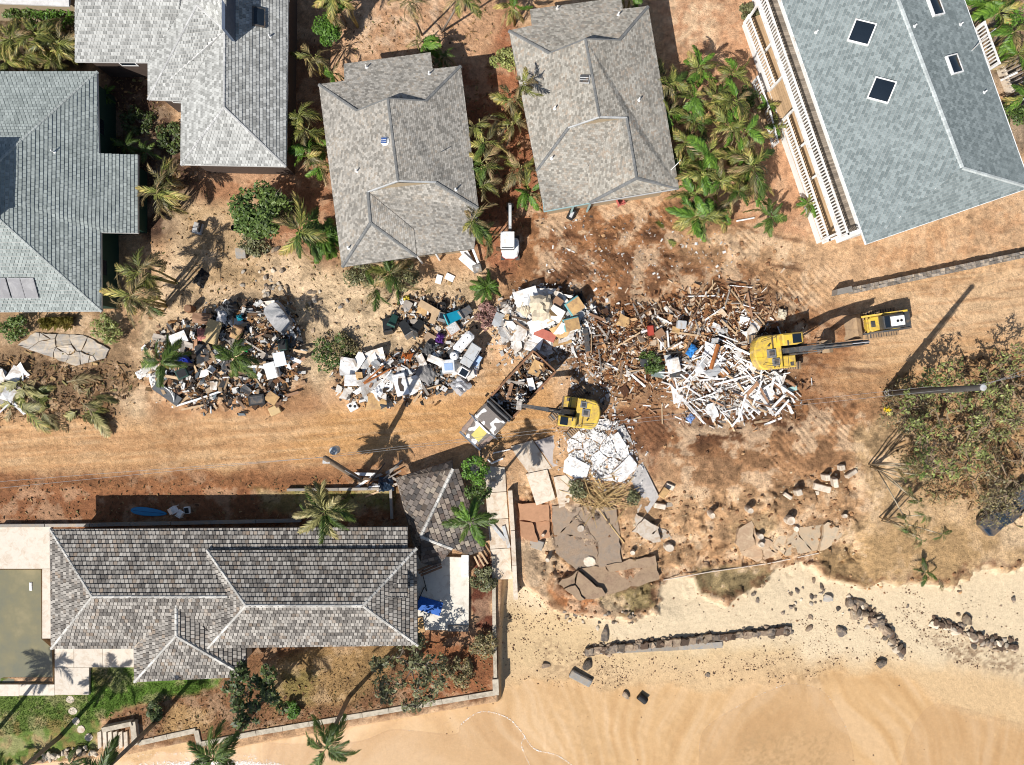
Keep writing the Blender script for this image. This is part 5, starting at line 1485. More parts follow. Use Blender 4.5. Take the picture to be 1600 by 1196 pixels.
BLK = [(1230, 775, .75, .32, .35, -.6, 'white beam block left of the leaning pair'), (1244, 769, .5, .5, .8, .3, 'upright brownish block behind the white beam block'), (1283, 762, 1.5, .55, .4, -.25, 'long rounded pale block carrying two upright pieces'), (1286, 745, .4, .5, 1.0, .1, 'upright pale piece on the long rounded block'),
       (1301, 752, .38, .75, 1.0, .15, 'narrow upright beam on the long rounded block'), (1328, 740, 1.05, .35, .45, .55, 'white beam block lying highest among the rubble row'), (1312, 730, .45, .45, .6, .2, 'small dark square block beside the highest beam'), (1276, 770, .35, .35, .3, 0, 'small round grey stump under the long block'),
       (838, 850, 1.2, .8, .3, -.3, 'grey corner block of a broken wall beside the pale wall'), (1030, 790, 1.0, .45, .4, -.2, 'white beam block at the end of the grey strip'), (1045, 788, .6, .4, .35, .2, 'dark grey beam stub pointing away from the grey strip'), (1046, 760, .75, .45, .35, -.4, 'cream block beside the tipped cabinet'), (1036, 770, .55, .9, .8, -.6, 'tipped brown timber cabinet near the grey strip')]
for x, y, sx, sy, sz, a_, lab in BLK:
 g = G(x, y)
 mt = {'t': ply, 'd': concrete_grey, 'g': concrete_grey}.get(lab[0] if not lab.startswith('tipped') else 't', concrete_pale)
 o = MB().bevbox((0, 0, sz / 2 - .08), (sx, sy, sz), 0.05).build('concrete_block' if mt is not ply else 'cabinet', mt, label=lab, cat='block' if mt is not ply else 'cabinet')
 o.location = g; o.rotation_euler = (rnd.uniform(-.1, .1), rnd.uniform(-.15, .15), a_)
def stick(name, lab, cat, pts, r, mat, lift=0.06, n=6):
 q = [G(x, y, lift) for x, y in pts]
 o = MB().tube([v - q[0] for v in q], r, n).build(name, mat, label=lab, cat=cat)
 o.location = q[0]
 return o
stick('long_pole', 'long pale pole lying on the sand along the grass scarp', 'pole', [(1036, 906), (1110, 893), (1200, 880), (1278, 864)], 0.05, M('pale pole', (0.55, 0.47, 0.38), 0.7), 0.12)
stick('pipe_rail', 'white pipe lying at the end of the entry path', 'pipe', [(770, 708), (798, 702)], 0.06, white_paint, 0.12)
stick('bent_gutter', 'bent white gutter piece beside the entry path', 'gutter', [(762, 717), (768, 724), (786, 716)], 0.08, white_paint, 0.2)
stick('gate_post_pipe', 'dark pipe standing at the corner of the entry path', 'pipe', [(750, 692), (752, 724)], 0.05, charcoal, 0.1)
stick('fallen_white_post', 'white fallen post at the foot of the sandy berm', 'post', [(1150, 346), (1178, 341)], 0.07, white_paint, 0.1)
m, nt, b = nmat('thin wash of sea water')
b.inputs['Base Color'].default_value = (*A(236, 196, 150), 1)
b.inputs['Roughness'].default_value = 0.12
b.inputs['Alpha'].default_value = 0.14
geo = N(nt, 'ShaderNodeNewGeometry')
bp = N(nt, 'ShaderNodeBump'); bp.inputs['Strength'].default_value = 0.15
nt.links.new(noise_out(nt, 2.5, 4, 0.6, geo.outputs['Position'], 1.0), bp.inputs['Height']); nt.links.new(bp.outputs[0], b.inputs['Normal'])
wash = m
m, nt, b = nmat('sea foam')
b.inputs['Base Color'].default_value = (0.8, 0.78, 0.74, 1)
b.inputs['Roughness'].default_value = 0.7
geo = N(nt, 'ShaderNodeNewGeometry')
f = noise_out(nt, 5.5, 7, 0.75, geo.outputs['Position'], 0.8)
aE = N(nt, 'ShaderNodeAttribute', attribute_name='edge')
al = mth(nt, 'MULTIPLY_ADD', f, 5.0, -2.6)
al = mth(nt, 'ADD', al, mth(nt, 'MULTIPLY_ADD', aE.outputs['Fac'], 2.0, -0.9))
nt.nodes[-1].use_clamp = True
nt.links.new(al, b.inputs['Alpha'])
foam = m
def sheet(name, pts, mat, dz, kind, lab, n=26):
 """a thin sheet laid over the beach inside a line of photo points (front edge) and closed far below"""
 mb = MB()
 rows = 16
 for i, (x, y) in enumerate(pts):
  for j in range(rows + 1):
   g = G(x, y + (1235 - y) * j / rows, dz)
   mb.v.append(tuple(g))
 for i in range(len(pts) - 1):
  for j in range(rows):
   a_ = i * (rows + 1) + j
   mb.f.append((a_, a_ + 1, a_ + rows + 2, a_ + rows + 1)); mb.m.append(0)
 o = mb.build(name, mat, smooth=True)
 tag(o, lab, None, None, kind)
 return o
def spline(pts, n):
 out = []
 m_ = len(pts)
 for i in range(m_ - 1):
  p0 = pts[max(i - 1, 0)]; p1 = pts[i]; p2 = pts[i + 1]; p3 = pts[min(i + 2, m_ - 1)]
  for k in range(n):
   t = k / n
   out.append(tuple(0.5 * ((2 * p1[a]) + (-p0[a] + p2[a]) * t + (2 * p0[a] - 5 * p1[a] + 4 * p2[a] - p3[a]) * t * t + (-p0[a] + 3 * p1[a] - 3 * p2[a] + p3[a]) * t ** 3) for a in (0, 1)))
 out.append(pts[-1])
 return out
W_A = spline([(410, 1160), (470, 1162), (560, 1158), (610, 1140), (650, 1142), (710, 1147), (720, 1132), (752, 1112), (790, 1120), (812, 1140), (835, 1170), (870, 1180), (900, 1200)], 8)
W_B = spline([(1090, 1230), (1092, 1180), (1100, 1140), (1150, 1105), (1200, 1080), (1240, 1068), (1285, 1080), (1310, 1115), (1330, 1160), (1340, 1230)], 8)
W_C = spline([(1400, 1230), (1420, 1150), (1450, 1105), (1490, 1102), (1560, 1122), (1640, 1140)], 8)
sheet('water', W_A, wash, 0.02, 'structure', None)
sheet('water', W_B, wash, 0.024, 'structure', None)
sheet('water', W_C, wash, 0.02, 'structure', None)
def foam_line(pts, w, amt, name='sea_foam'):
 mb = MB(); ed = []
 n = len(pts)
 for i, (x, y) in enumerate(pts):
  a_ = pts[max(i - 1, 0)]; b_ = pts[min(i + 1, n - 1)]
  dx, dy = b_[0] - a_[0], b_[1] - a_[1]; L = math.hypot(dx, dy) + 1e-6
  nx_, ny_ = -dy / L, dx / L
  for k in range(5):
   o_ = (k / 4 - 0.5) * w
   mb.v.append(tuple(G(x + nx_ * o_, y + ny_ * o_, 0.045)))
   ed.append((1 - abs(k / 2 - 1)) * amt)
 for i in range(n - 1):
  for k in range(4):
   q = i * 5 + k
   mb.f.append((q, q + 1, q + 6, q + 5)); mb.m.append(0)
 o = mb.build(name, foam)
 at_ = o.data.attributes.new('edge', 'FLOAT', 'POINT')
 at_.data.foreach_set('value', ed)
 tag(o, 'white lace of foam along the edge of a spent wave', None, None, 'stuff')
foam_line(W_A[48:], 5, 0.75); foam_line(W_B[8:-8], 4, 0.45); foam_line(W_A[:50], 5, 0.35)
foam_line(spline([(150, 1212), (230, 1200), (300, 1194), (380, 1194), (440, 1200), (480, 1212)], 8), 34, 0.85)
foam_line(spline([(170, 1184), (260, 1178), (340, 1178), (400, 1182)], 8), 20, 0.45)
foam_line(spline([(830, 1200), (815, 1165), (822, 1150)], 8), 5, 0.6)
# ------------------------------------------------------------------ machines
def part(mb, name, mats, parent, smooth=False, label=None):
 o = link(name, mb.mesh(name, mats, None, smooth), parent)
 if label: o['label'] = label
 return o
def track(parent, y, L, w, h, mud):
 """one crawler track: belt with rounded ends and a shoe for every link"""
 mb = MB()
 pts = []
 n = 7
 R = h / 2
 for k in range(n + 1):
  t = -math.pi / 2 + math.pi * k / n
  pts.append((L / 2 - R + R * math.cos(t), R + R * math.sin(t)))
 for k in range(n + 1):
  t = math.pi / 2 + math.pi * k / n
  pts.append((-L / 2 + R + R * math.cos(t), R + R * math.sin(t)))
 m_ = len(pts)
 vs_ = [(x, y - w / 2, z) for x, z in pts] + [(x, y + w / 2, z) for x, z in pts]
 fs = [tuple(range(m_)), tuple(range(2 * m_ - 1, m_ - 1, -1))] + [(i, i + m_, (i + 1) % m_ + m_, (i + 1) % m_) for i in range(m_)]
 mb.add(vs_, fs)
 tr_ = part(mb, 'track', charcoal, parent)
 sh = MB().box((0, 0, 0.025), (0.13, w * 1.04, 0.05)).box((0.03, 0, 0.065), (0.03, w * 1.02, 0.04)).mesh('track_shoe', mud)
 k = int((L - 2 * R) / 0.2)
 for i in range(k + 1):
  link('track_shoe', sh, tr_, (-L / 2 + R + (L - 2 * R) * i / k, y, h))
 for s_ in (-1, 1):
  for a_ in (-0.9, -0.35, 0.35, 0.9):
   ang = a_ if s_ > 0 else math.pi - a_
   link('track_shoe', sh, tr_, (s_ * (L / 2 - R) + R * math.cos(ang), y, R + R * math.sin(ang)), (0, math.pi / 2 - ang, 0))
 return tr_
def poly_extr(mb, poly, z0, z1, bev=0.0, mi=0):
 if bev:
  ins = poly_inset(poly, bev)
  mb.prism(poly, z0, z1 - bev, mi)
  mb.prism(poly, z1 - bev, z1, mi, top=ins) if False else None
  n = len(poly)
  ar = sum(poly[i][0] * poly[(i + 1) % n][1] - poly[(i + 1) % n][0] * poly[i][1] for i in range(n))
  if ar < 0: poly = poly[::-1]; ins = ins[::-1]
  vs_ = [(x, y, z1 - bev) for x, y in poly] + [(x, y, z1) for x, y in ins]
  mb.add(vs_, [(i, (i + 1) % n, n + (i + 1) % n, n + i) for i in range(n)] + [tuple(range(n, 2 * n))], mi)
 else:
  mb.prism(poly, z0, z1, mi)
 return mb
def arm_piece(mb, pts, half, thick):
 """a bent plate-box arm in the xz plane: pts [(x,z,depth)]"""
 up = []; dn = []
 for i, (x, z, d) in enumerate(pts):
  a_ = pts[max(i - 1, 0)]; b_ = pts[min(i + 1, len(pts) - 1)]
  dx, dz = b_[0] - a_[0], b_[1] - a_[1]; L = math.hypot(dx, dz)
  nx, nz = -dz / L, dx / L
  up.append((x + nx * d / 2, z + nz * d / 2)); dn.append((x - nx * d / 2, z - nz * d / 2))
 ring = up + dn[::-1]
 n = len(ring)
 vs_ = [(x, half - thick, z) for x, z in ring] + [(x, half + thick, z) for x, z in ring]
 fs = []
 m_ = len(pts)
 for i in range(m_ - 1):
  fs.append((i, i + 1, n - 2 - i, n - 1 - i)); fs.append((n + i + 1, n + i, 2 * n - 1 - i, 2 * n - 2 - i))
 fs += [(i, i + n, (i + 1) % n + n, (i + 1) % n) for i in range(n)]
 mb.add(vs_, fs)
 return mb
def cylinder_ram(parent, a, b, r=0.075, name='hydraulic_ram'):
 a = Vector(a); b = Vector(b); m_ = a.lerp(b, 0.6)
 o = part(MB().tube([a, m_], r, 8), name, charcoal, parent)
 part(MB().tube([m_, b], r * 0.55, 8), 'rod', chrome, o)
def bucket(parent, M4, w, mat, name='bucket', teeth=5, size=1.0):
 mb = MB()
 prof = [(0.0, 0.0), (0.55, -0.1), (0.85, -0.5), (0.75, -0.95), (0.35, -1.15), (-0.1, -1.05)]
 prof = [(x * size, z * size) for x, z in prof]
 t = 0.05
 n = len(prof)
 inner = [(x * 0.93 - 0.02, z * 0.93 - 0.01) for x, z in prof]
 vs_ = [(x, -w / 2, z) for x, z in prof] + [(x, w / 2, z) for x, z in prof] + [(x, -w / 2 + t, z) for x, z in inner] + [(x, w / 2 - t, z) for x, z in inner]
 fs = []
 for i in range(n - 1):
  fs.append((i, i + n, i + n + 1, i + 1)); fs.append((2 * n + i, 2 * n + i + 1, 3 * n + i + 1, 3 * n + i))
 fs += [tuple(range(n)), tuple(range(2 * n - 1, n - 1, -1))]
 fs += [tuple(range(3 * n - 1, 2 * n - 1, -1)), tuple(range(3 * n, 4 * n))]
 mb.add([M4 @ Vector(v) for v in vs_], fs)
 o = part(mb, name, mat, parent)
 for k in range(teeth):
  y = (k / (teeth - 1) - 0.5) * (w - 0.12) if teeth > 1 else 0
  c = M4 @ Vector((prof[-1][0] - 0.1, y, prof[-1][1] + 0.02))
  tb_ = MB().box(c, (0.26, 0.09, 0.07), M4.to_3x3(), taper=0.7)
  part(tb_, 'tooth', steel, o)
 return o
def excavator(name, label, loc, a_under, a_house, boom, stick_, tool, cab_side=1, arm_mat=None, deck_dark=True):
 """crawler excavator; house faces +x; boom/stick points are (reach, height) pairs"""
 arm_mat = arm_mat or charcoal
 root = empty(name, loc, label, 'excavator')
 und = empty('undercarriage', (0, 0, 0)); und.parent = root; und.rotation_euler = (0, 0, a_under)
 bpy.data.objects.remove(und)
 sub = MB().bevbox((0, 0, 0.62), (2.2, 1.5, 0.4), 0.06).lathe([(0.62, 0.8), (0.62, 1.0)], 16)
 car = part(sub, 'undercarriage', mud_steel, root)
 car.rotation_euler = (0, 0, a_under)
 for sy in (-1, 1):
  t_ = track(root, sy * 1.14, 4.5, 0.62, 0.9, mud_steel)
  t_.rotation_euler = (0, 0, a_under)
 Rz = Matrix.Rotation(a_house, 4, 'Z')
 def hp(mb, nm, mat, smooth=False, parent=None, lab=None):
  o = part(mb, nm, mat, parent or root, smooth, lab)
  if parent is None: o.rotation_euler = (0, 0, a_house)
  return o
 n = 14
 W = 1.38
 rear = [(-1.15 - 0.95 * math.cos(t) ** 0.8, W * math.sin(t)) for t in [(-math.pi / 2) * 0.98 + math.pi * 0.98 * k / n for k in range(n + 1)]]
 cw = MB()
 poly_extr(cw, rear + [(-0.55, W), (-0.55, -W)], 1.08, 2.28, 0.10)
 hp(cw, 'counterweight', yellow)
 hp(MB().box((0.35, 0, 1.15), (2.3, 2.7, 0.16)), 'deck_frame', charcoal)
 eng = MB(); poly_extr(eng, [(-0.55, -W), (0.15, -W), (0.15, W), (-0.55, W)], 1.1, 2.22, 0.08)
 hp(eng, 'engine_hood', yellow)
 cs = cab_side
 side = MB(); poly_extr(side, [(0.15, -cs * 0.38), (1.35, -cs * 0.38), (1.35, -cs * W), (0.15, -cs * W)], 1.1, 1.85, 0.07)
 hp(side, 'side_box', yellow)
 for (x, y, sx, sy, z) in ((-0.75, -cs * 0.1, 0.75, 0.72, 2.30), (-0.45, -cs * 0.82, 0.62, 0.6, 2.29)):
  g = hp(MB().bevbox((x, y, z), (sx, sy, 0.1), 0.03), 'hood_grille', grey_plastic)
  part(MB().box((x + 0.02, y + 0.02, z + 0.07), (sx * 0.55, sy * 0.55, 0.05)), 'grille_insert', charcoal, g)
 hp(MB().lathe([(0.07, 2.2), (0.07, 2.55), (0.05, 2.55)], 10, (-0.95, cs * 0.55, 0)), 'exhaust', charcoal)
 for sy in (-1, 1):
  hp(MB().tube([(-1.5, sy * 0.95, 2.28), (-1.5, sy * 0.95, 2.55), (-0.3, sy * 1.2, 2.55), (-0.3, sy * 1.2, 2.2)], 0.022, 5), 'handrail', charcoal)
  hp(MB().box((-0.2, sy * 1.0, 2.235), (0.03, 0.6, 0.02)), 'panel_seam', charcoal)
 hp(MB().box((-0.55, 0, 2.26), (0.035, 2.5, 0.06)), 'panel_seam', charcoal)
 hp(MB().box((0.72, -cs * 0.88, 1.86), (0.03, 0.9, 0.03)), 'panel_seam', charcoal)
 hp(MB().bevbox((1.0, -cs * 1.1, 1.88), (0.3, 0.3, 0.06), 0.02), 'filler_cap', charcoal)
 hp(MB().box((-1.75, cs * 0.5, 2.0), (0.4, 0.5, 0.5)).box((-1.5, 0, 2.29), (0.12, 0.9, 0.03)), 'hood_latch', yellow)
 cab = MB(); poly_extr(cab, [(0.05, cs * 0.42), (1.75, cs * 0.42), (1.75, cs * W), (0.05, cs * W)], 1.1, 2.86, 0.12)
 c_ = hp(cab, 'cab', yellow)
 part(MB().bevbox((1.2, cs * 0.9, 2.875), (0.72, 0.72, 0.05), 0.02), 'roof_hatch', glass, c_)
 part(MB().bevbox((0.45, cs * 0.62, 2.87), (0.12, 0.4, 0.05), 0.02), 'roof_rail', charcoal, c_)
 for sy in (cs * 0.415, cs * (W + 0.005)):
  part(MB().box((0.95, sy, 2.15), (1.3, 0.03, 0.95)), 'side_window', glass, c_)
 part(MB().box((1.765, cs * 0.9, 2.05), (0.03, 0.8, 1.25)), 'windscreen', glass, c_)
 hp(MB().tube([(1.7, cs * W, 2.3), (1.95, cs * (W + .25), 2.3)], 0.02, 5).box((1.98, cs * (W + .3), 2.3), (0.05, 0.16, 0.28)), 'mirror', charcoal)
 bm1 = arm_piece(MB(), [(x, z, d) for x, z, d in boom], 0.0, 0.21)
 hp(bm1, 'boom', arm_mat)
 st1 = arm_piece(MB(), [(x, z, d) for x, z, d in stick_], 0.0, 0.17)
 hp(st1, 'stick', arm_mat)
 for sy in (-0.32, 0.32):
  a_ = (boom[0][0] + 0.35, sy, boom[0][1] - 0.25); k = len(boom) // 2
  b_ = (boom[k][0], sy, boom[k][1] - 0.05)
  r_ = hp(MB().tube([a_, Vector(a_).lerp(Vector(b_), .6)], 0.085, 8), 'boom_ram', charcoal)
  part(MB().tube([Vector(a_).lerp(Vector(b_), .6), b_], 0.045, 8), 'rod', chrome, r_)
 k = len(boom) // 2
 a_ = (boom[k][0], 0, boom[k][1] + boom[k][2] / 2 + 0.16); b_ = (stick_[0][0], 0, stick_[0][1] + 0.30)
 r_ = hp(MB().tube([a_, Vector(a_).lerp(Vector(b_), .62)], 0.09, 8), 'stick_ram', charcoal)
 part(MB().tube([Vector(a_).lerp(Vector(b_), .62), b_], 0.05, 8), 'rod', chrome, r_)
 for sy in (-0.12, 0.1):
  q = [(x, sy, z + d / 2 + 0.07 + 0.04 * math.sin(x * 3)) for x, z, d in boom]
  hp(MB().tube(q, 0.03, 5), 'hose', black)
 tool(hp, stick_[-1])
 return root
def tool_bucket(hp, tip):
 Mx = Matrix.Translation((tip[0], 0, tip[1])) @ Matrix.Rotation(math.radians(160), 4, 'Y')
 root_dummy = hp(MB().box((tip[0], 0, tip[1] + 0.0), (0.22, 0.5, 0.22)), 'bucket_link', charcoal)
 bucket(root_dummy, Matrix.Translation((tip[0], 0, tip[1])) @ Matrix.Rotation(math.radians(-20), 4, 'Y'), 1.05, mud_steel)
g = P(1213, 550, 1.5)
excavator('crawler_excavator', 'yellow excavator on the timber heap with its boom stretched towards the track loader', (g.x, g.y, 0.15), math.radians(2), math.radians(6),
          [(0.45, 1.65, 0.55), (1.4, 3.0, 0.75), (2.6, 4.1, 0.62), (4.4, 4.9, 0.5), (5.25, 5.2, 0.32)],
          [(5.5, 5.45, 0.3), (5.2, 4.9, 0.5), (4.4, 3.2, 0.36), (3.7, 1.5, 0.24)], tool_bucket, 1)
def tool_grapple(hp, tip):
 l_ = hp(MB().bevbox((tip[0], 0, tip[1]), (0.5, 0.85, 0.45), 0.05), 'grapple_head', M('pale worn metal', (0.42, 0.38, 0.34), 0.6, 0.25, dirt=(0.2, 0.15, 0.1), dirt_amt=0.2))
 for sy in (-0.3, 0.0, 0.3):
  part(MB().tube([(tip[0] + 0.2, sy, tip[1] - 0.2), (tip[0] + 0.65, sy, tip[1] - 0.5), (tip[0] + 0.55, sy, tip[1] - 1.0), (tip[0] + 0.15, sy, tip[1] - 1.15)], [0.09, 0.08, 0.07, 0.03], 6), 'tine', charcoal, l_)
  part(MB().tube([(tip[0] - 0.2, sy, tip[1] - 0.2), (tip[0] - 0.6, sy, tip[1] - 0.55), (tip[0] - 0.45, sy, tip[1] - 1.0), (tip[0] - 0.1, sy, tip[1] - 1.15)], [0.09, 0.08, 0.07, 0.03], 6), 'tine', charcoal, l_)
g = P(902, 645, 1.5)
ex2 = excavator('crawler_excavator', 'yellow excavator standing in the road, reaching its grapple over the dump truck', (g.x, g.y, -0.08), math.radians(42), math.radians(172),
          [(0.35, 1.65, 0.5), (1.1, 3.2, 0.62), (1.9, 4.3, 0.5), (3.0, 5.0, 0.38)],
          [(2.8, 5.3, 0.3), (3.2, 5.0, 0.45), (4.4, 4.5, 0.36), (5.5, 4.1, 0.26)], tool_grapple, 1)
ex2.scale = (.88, .88, .88)
for o in [q for q in bpy.data.objects if q.name.startswith('boom')][-1:]: pass
g = P(797, 622, 1.4)
hd = math.atan2(-(669 - 600) , (745 - 812))      # heading towards the lower left
tk = empty('dump_truck', (g.x, g.y, -0.06), 'dump truck loaded with debris, black cab blotched white with a yellow panel', 'truck', None, math.atan2(-75, -70))
camo = None
m, nt, b = nmat('blotched cab paint')
tc = N(nt, 'ShaderNodeTexCoord')
f = noise_out(nt, 1.7, 1.0, 0.4, tc.outputs['Object'], 0.4)
f = mth(nt, 'GREATER_THAN', f, 0.575)
n2_ = noise_out(nt, 12, 4, 0.7, tc.outputs['Object'])
ca = mixc(nt, n2_, (0.10, 0.085, 0.075), (0.25, 0.21, 0.18))
c = mixc(nt, f, ca, (0.72, 0.70, 0.66))
nt.links.new(c, b.inputs['Base Color']); b.inputs['Roughness'].default_value = 0.45
camo = m
brown_metal = M('mauve brown paint', (0.25, 0.18, 0.155), 0.5, 0.2, dirt=(0.4, 0.3, 0.2), dirt_amt=0.2)
part(MB().box((0.2, 0, 0.75), (8.2, 0.9, 0.3)), 'chassis', charcoal, tk)
bx0, bx1, bw, bz0, bz1 = -4.1, 1.05, 2.45, 1.05, 2.55
tub = MB()
tub.box(((bx0 + bx1) / 2, 0, bz0), (bx1 - bx0, bw, 0.12))
bed = part(tub, 'bed_floor', rust, tk)
for sy in (-1, 1):
 sd_ = part(MB().box(((bx0 + bx1) / 2, sy * bw / 2, (bz0 + bz1) / 2), (bx1 - bx0, 0.10, bz1 - bz0)), 'bed_side', rust, tk)
 part(MB().box(((bx0 + bx1) / 2, sy * bw / 2, bz1 + 0.05), (bx1 - bx0, 0.17, 0.1)), 'top_rail', rust, sd_)
 for k in range(7):
  part(MB().box((bx0 + 0.3 + k * 0.75, sy * (bw / 2 + 0.08), (bz0 + bz1) / 2), (0.1, 0.08, bz1 - bz0)), 'stake', rust, sd_)
part(MB().box((bx0, 0, (bz0 + bz1) / 2), (0.1, bw, bz1 - bz0 + 0.1)), 'tailgate', rust, tk)
part(MB().box((bx1, 0, (bz0 + bz1) / 2 + 0.1), (0.1, bw, bz1 - bz0 + 0.3)), 'headboard', charcoal, tk)
part(MB().tube([(bx1 + 0.25, -1.25, 2.75), (bx1 + 0.3, 0, 2.85), (bx1 + 0.25, 1.25, 2.75)], 0.17, 8), 'rolled_tarp', M('black tarpaulin', (0.03, 0.03, 0.032), 0.55, 0.4, scale=8), tk)
cb = MB(); poly_extr(cb, [(1.55, -1.15), (3.05, -1.15), (3.05, 1.15), (1.55, 1.15)], 0.9, 2.85, 0.16)
cab_ = part(cb, 'cab', camo, tk)
part(MB().add([(3.06, -1.02, 2.05), (3.06, 1.02, 2.05), (2.96, 0.96, 2.68), (2.96, -0.96, 2.68)], [(0, 1, 2, 3)]), 'windscreen', glass, cab_)
for sy in (-1, 1):
 part(MB().box((2.3, sy * 1.155, 2.2), (0.95, 0.02, 0.6)), 'side_window', glass, cab_)
hdm = MB(); poly_extr(hdm, [(3.05, -0.98), (4.55, -0.72), (4.75, -0.5), (4.75, 0.5), (4.55, 0.72), (3.05, 0.98)], 0.85, 1.95, 0.14)
hood = part(hdm, 'hood', camo, tk)
part(MB().bevbox((3.85, 0.15, 1.965), (1.05, 0.85, 0.05), 0.02), 'hood_panel', solid('pale yellow paint', (240, 226, 130), 0.5), hood, label='pale yellow panel on the hood')
part(MB().tube([(3.12, -1.32, 2.62), (3.2, -0.7, 2.78), (3.2, 0.7, 2.78), (3.12, 1.32, 2.62)], 0.085, 8), 'sun_visor', chrome, tk)
for sy in (-1, 1):
 fn = MB(); poly_extr(fn, [(3.15, sy * 0.8), (4.7, sy * 0.75), (4.8, sy * 1.05), (4.55, sy * 1.22), (3.2, sy * 1.25)], 0.95, 1.22, 0.08)
 fo = part(fn, 'fender', brown_metal, tk)
 part(MB().lathe([(0.1, 0), (0.12, 0.04), (0.05, 0.07)], 10, (4.78, sy * 0.86, 1.05), Matrix.Rotation(math.pi / 2, 3, 'Y')), 'headlight', chrome, fo)
 part(MB().lathe([(0.11, 0.9), (0.11, 2.3), (0.07, 2.3), (0.07, 3.05)], 10, (1.4, sy * 1.12, 0)), 'exhaust_stack', chrome, tk)
 part(MB().tube([(3.0, sy * 1.15, 2.2), (3.15, sy * 1.45, 2.25)], 0.025, 5).box((3.16, sy * 1.5, 2.2), (0.06, 0.2, 0.4)), 'mirror', charcoal, tk)
 part(MB().lathe([(0.30, -0.45), (0.30, 0.45)], 14, (2.25, sy * 0.95, 0.75), Matrix.Rotation(math.pi / 2, 3, 'Y')), 'fuel_tank', chrome, tk)
part(MB().bevbox((4.9, 0, 0.75), (0.22, 2.3, 0.36), 0.05), 'bumper', chrome, tk)
for x in (3.95, -1.3, -2.6):
 for sy in (-1, 1):
  w = 0.3 if x > 0 else 0.55
  wh = part(MB().lathe([(0.30, -w / 2), (0.50, -w / 2), (0.53, -w / 2 + .06), (0.53, w / 2 - .06), (0.50, w / 2), (0.30, w / 2)], 18, (x, sy * (1.02 if x > 0 else 0.9), 0.53), Matrix.Rotation(math.pi / 2, 3, 'X')), 'wheel', black, tk)
  part(MB().lathe([(0.30, -0.06), (0.26, 0.0), (0.08, 0.04)], 14, (x, sy * (1.17 if x > 0 else 1.14), 0.53), Matrix.Rotation(-sy * math.pi / 2, 3, 'X')), 'rim', chrome, wh)
TRUCK = tk
g = P(1384, 504, 1.2)
tl = empty('track_loader', (g.x, g.y, -0.08), 'yellow and black compact track loader with white roof and muddy bucket', 'loader', None, math.radians(188))
for sy in (-1, 1): track(tl, sy * 0.92, 2.6, 0.45, 0.68, mud_steel)
bd = MB(); poly_extr(bd, [(-1.5, -0.62), (1.15, -0.62), (1.35, -0.45), (1.35, 0.45), (1.15, 0.62), (-1.5, 0.62)], 0.35, 1.25, 0.08)
part(bd, 'body', yellow, tl)
rb = MB(); poly_extr(rb, [(-1.85, -0.75), (-1.15, -0.75), (-1.15, 0.75), (-1.85, 0.75)], 0.4, 1.75, 0.08)
part(rb, 'engine_cover', charcoal, tl)
cg = MB(); poly_extr(cg, [(-1.12, -0.6), (0.55, -0.55), (0.55, 0.55), (-1.12, 0.6)], 1.2, 2.1, 0.1)
cc = part(cg, 'cab', charcoal, tl)
part(MB().bevbox((-0.55, 0, 2.13), (1.15, 0.8, 0.06), 0.03), 'roof_panel', white_paint, cc, label='white roof panel with two round black ports')
for x in (-0.52, -0.82):
 part(MB().lathe([(0.11, 2.155), (0.11, 2.185), (0.06, 2.185)], 12, (x, 0.02, 0)), 'roof_port', black, cc)
part(MB().box((0.3, 0, 2.11), (0.4, 0.9, 0.03)), 'roof_window', glass, cc)
for sy in (-1, 1):
 a_ = part(arm_piece(MB(), [(-1.6, 1.75, 0.2), (-0.3, 1.65, 0.24), (0.9, 1.25, 0.22), (1.5, 0.7, 0.2), (1.75, 0.4, 0.18)], sy * 0.72, 0.075), 'lift_arm', charcoal if sy > 0 else yellow, tl)
 part(MB().tube([(-1.0, sy * 0.72, 0.9), (0.4, sy * 0.72, 1.3)], 0.05, 8), 'ram', steel, a_)
part(MB().box((1.35, 0, 0.9), (0.16, 1.3, 0.14)), 'cross_bar', yellow, tl)
part(MB().bevbox((1.05, 0, 1.28), (0.35, 0.5, 0.1), 0.03), 'front_guard', charcoal, tl)
bk = MB()
prof = [(1.85, 0.95), (1.85, 0.30), (2.05, 0.08), (2.95, 0.02)]
n = len(prof); w = 2.15
vs_ = [(x, -w / 2, z) for x, z in prof] + [(x, w / 2, z) for x, z in prof] + [(x + 0.06, -w / 2 + .05, z + .05) for x, z in prof] + [(x + 0.06, w / 2 - .05, z + .05) for x, z in prof]
fs = []
for i in range(n - 1):
 fs.append((i + 1, i + n + 1, i + n, i)); fs.append((2 * n + i, 3 * n + i, 3 * n + i + 1, 2 * n + i + 1))
bk.add(vs_, fs)
for sy in (-1, 1):
 bk.prism([(1.85, sy * (w / 2 - .02)), (2.95, sy * (w / 2 - .02)), (2.95, sy * (w / 2 + .03)), (1.85, sy * (w / 2 + .03))], 0.0, [0.95, 0.12, 0.12, 0.95])
part(bk, 'bucket', mud_steel, tl)
g = P(797, 384, 1.2)
mx = empty('mini_excavator', (g.x, g.y, -0.05), 'small white-roofed excavator with red trim parked between two shingled houses', 'excavator', None, math.radians(90))
for sy in (-1, 1): track(mx, sy * 0.62, 1.9, 0.32, 0.5, charcoal)
red = solid('red paint', (200, 60, 50), 0.4)
part(MB().box((0, 0, 0.5), (1.3, 1.0, 0.2)), 'undercarriage', charcoal, mx)
bodyp = [(-1.02 + 0.0, -0.35), (-0.85, -0.62), (-0.4, -0.74), (0.35, -0.74), (0.6, -0.6), (0.75, 0.0), (0.75, 0.68), (-0.4, 0.74), (-0.85, 0.62), (-1.02, 0.35)]
bb2 = MB(); poly_extr(bb2, [(x * 1.02, y * 1.02) for x, y in bodyp], 0.62, 0.80, 0.04)
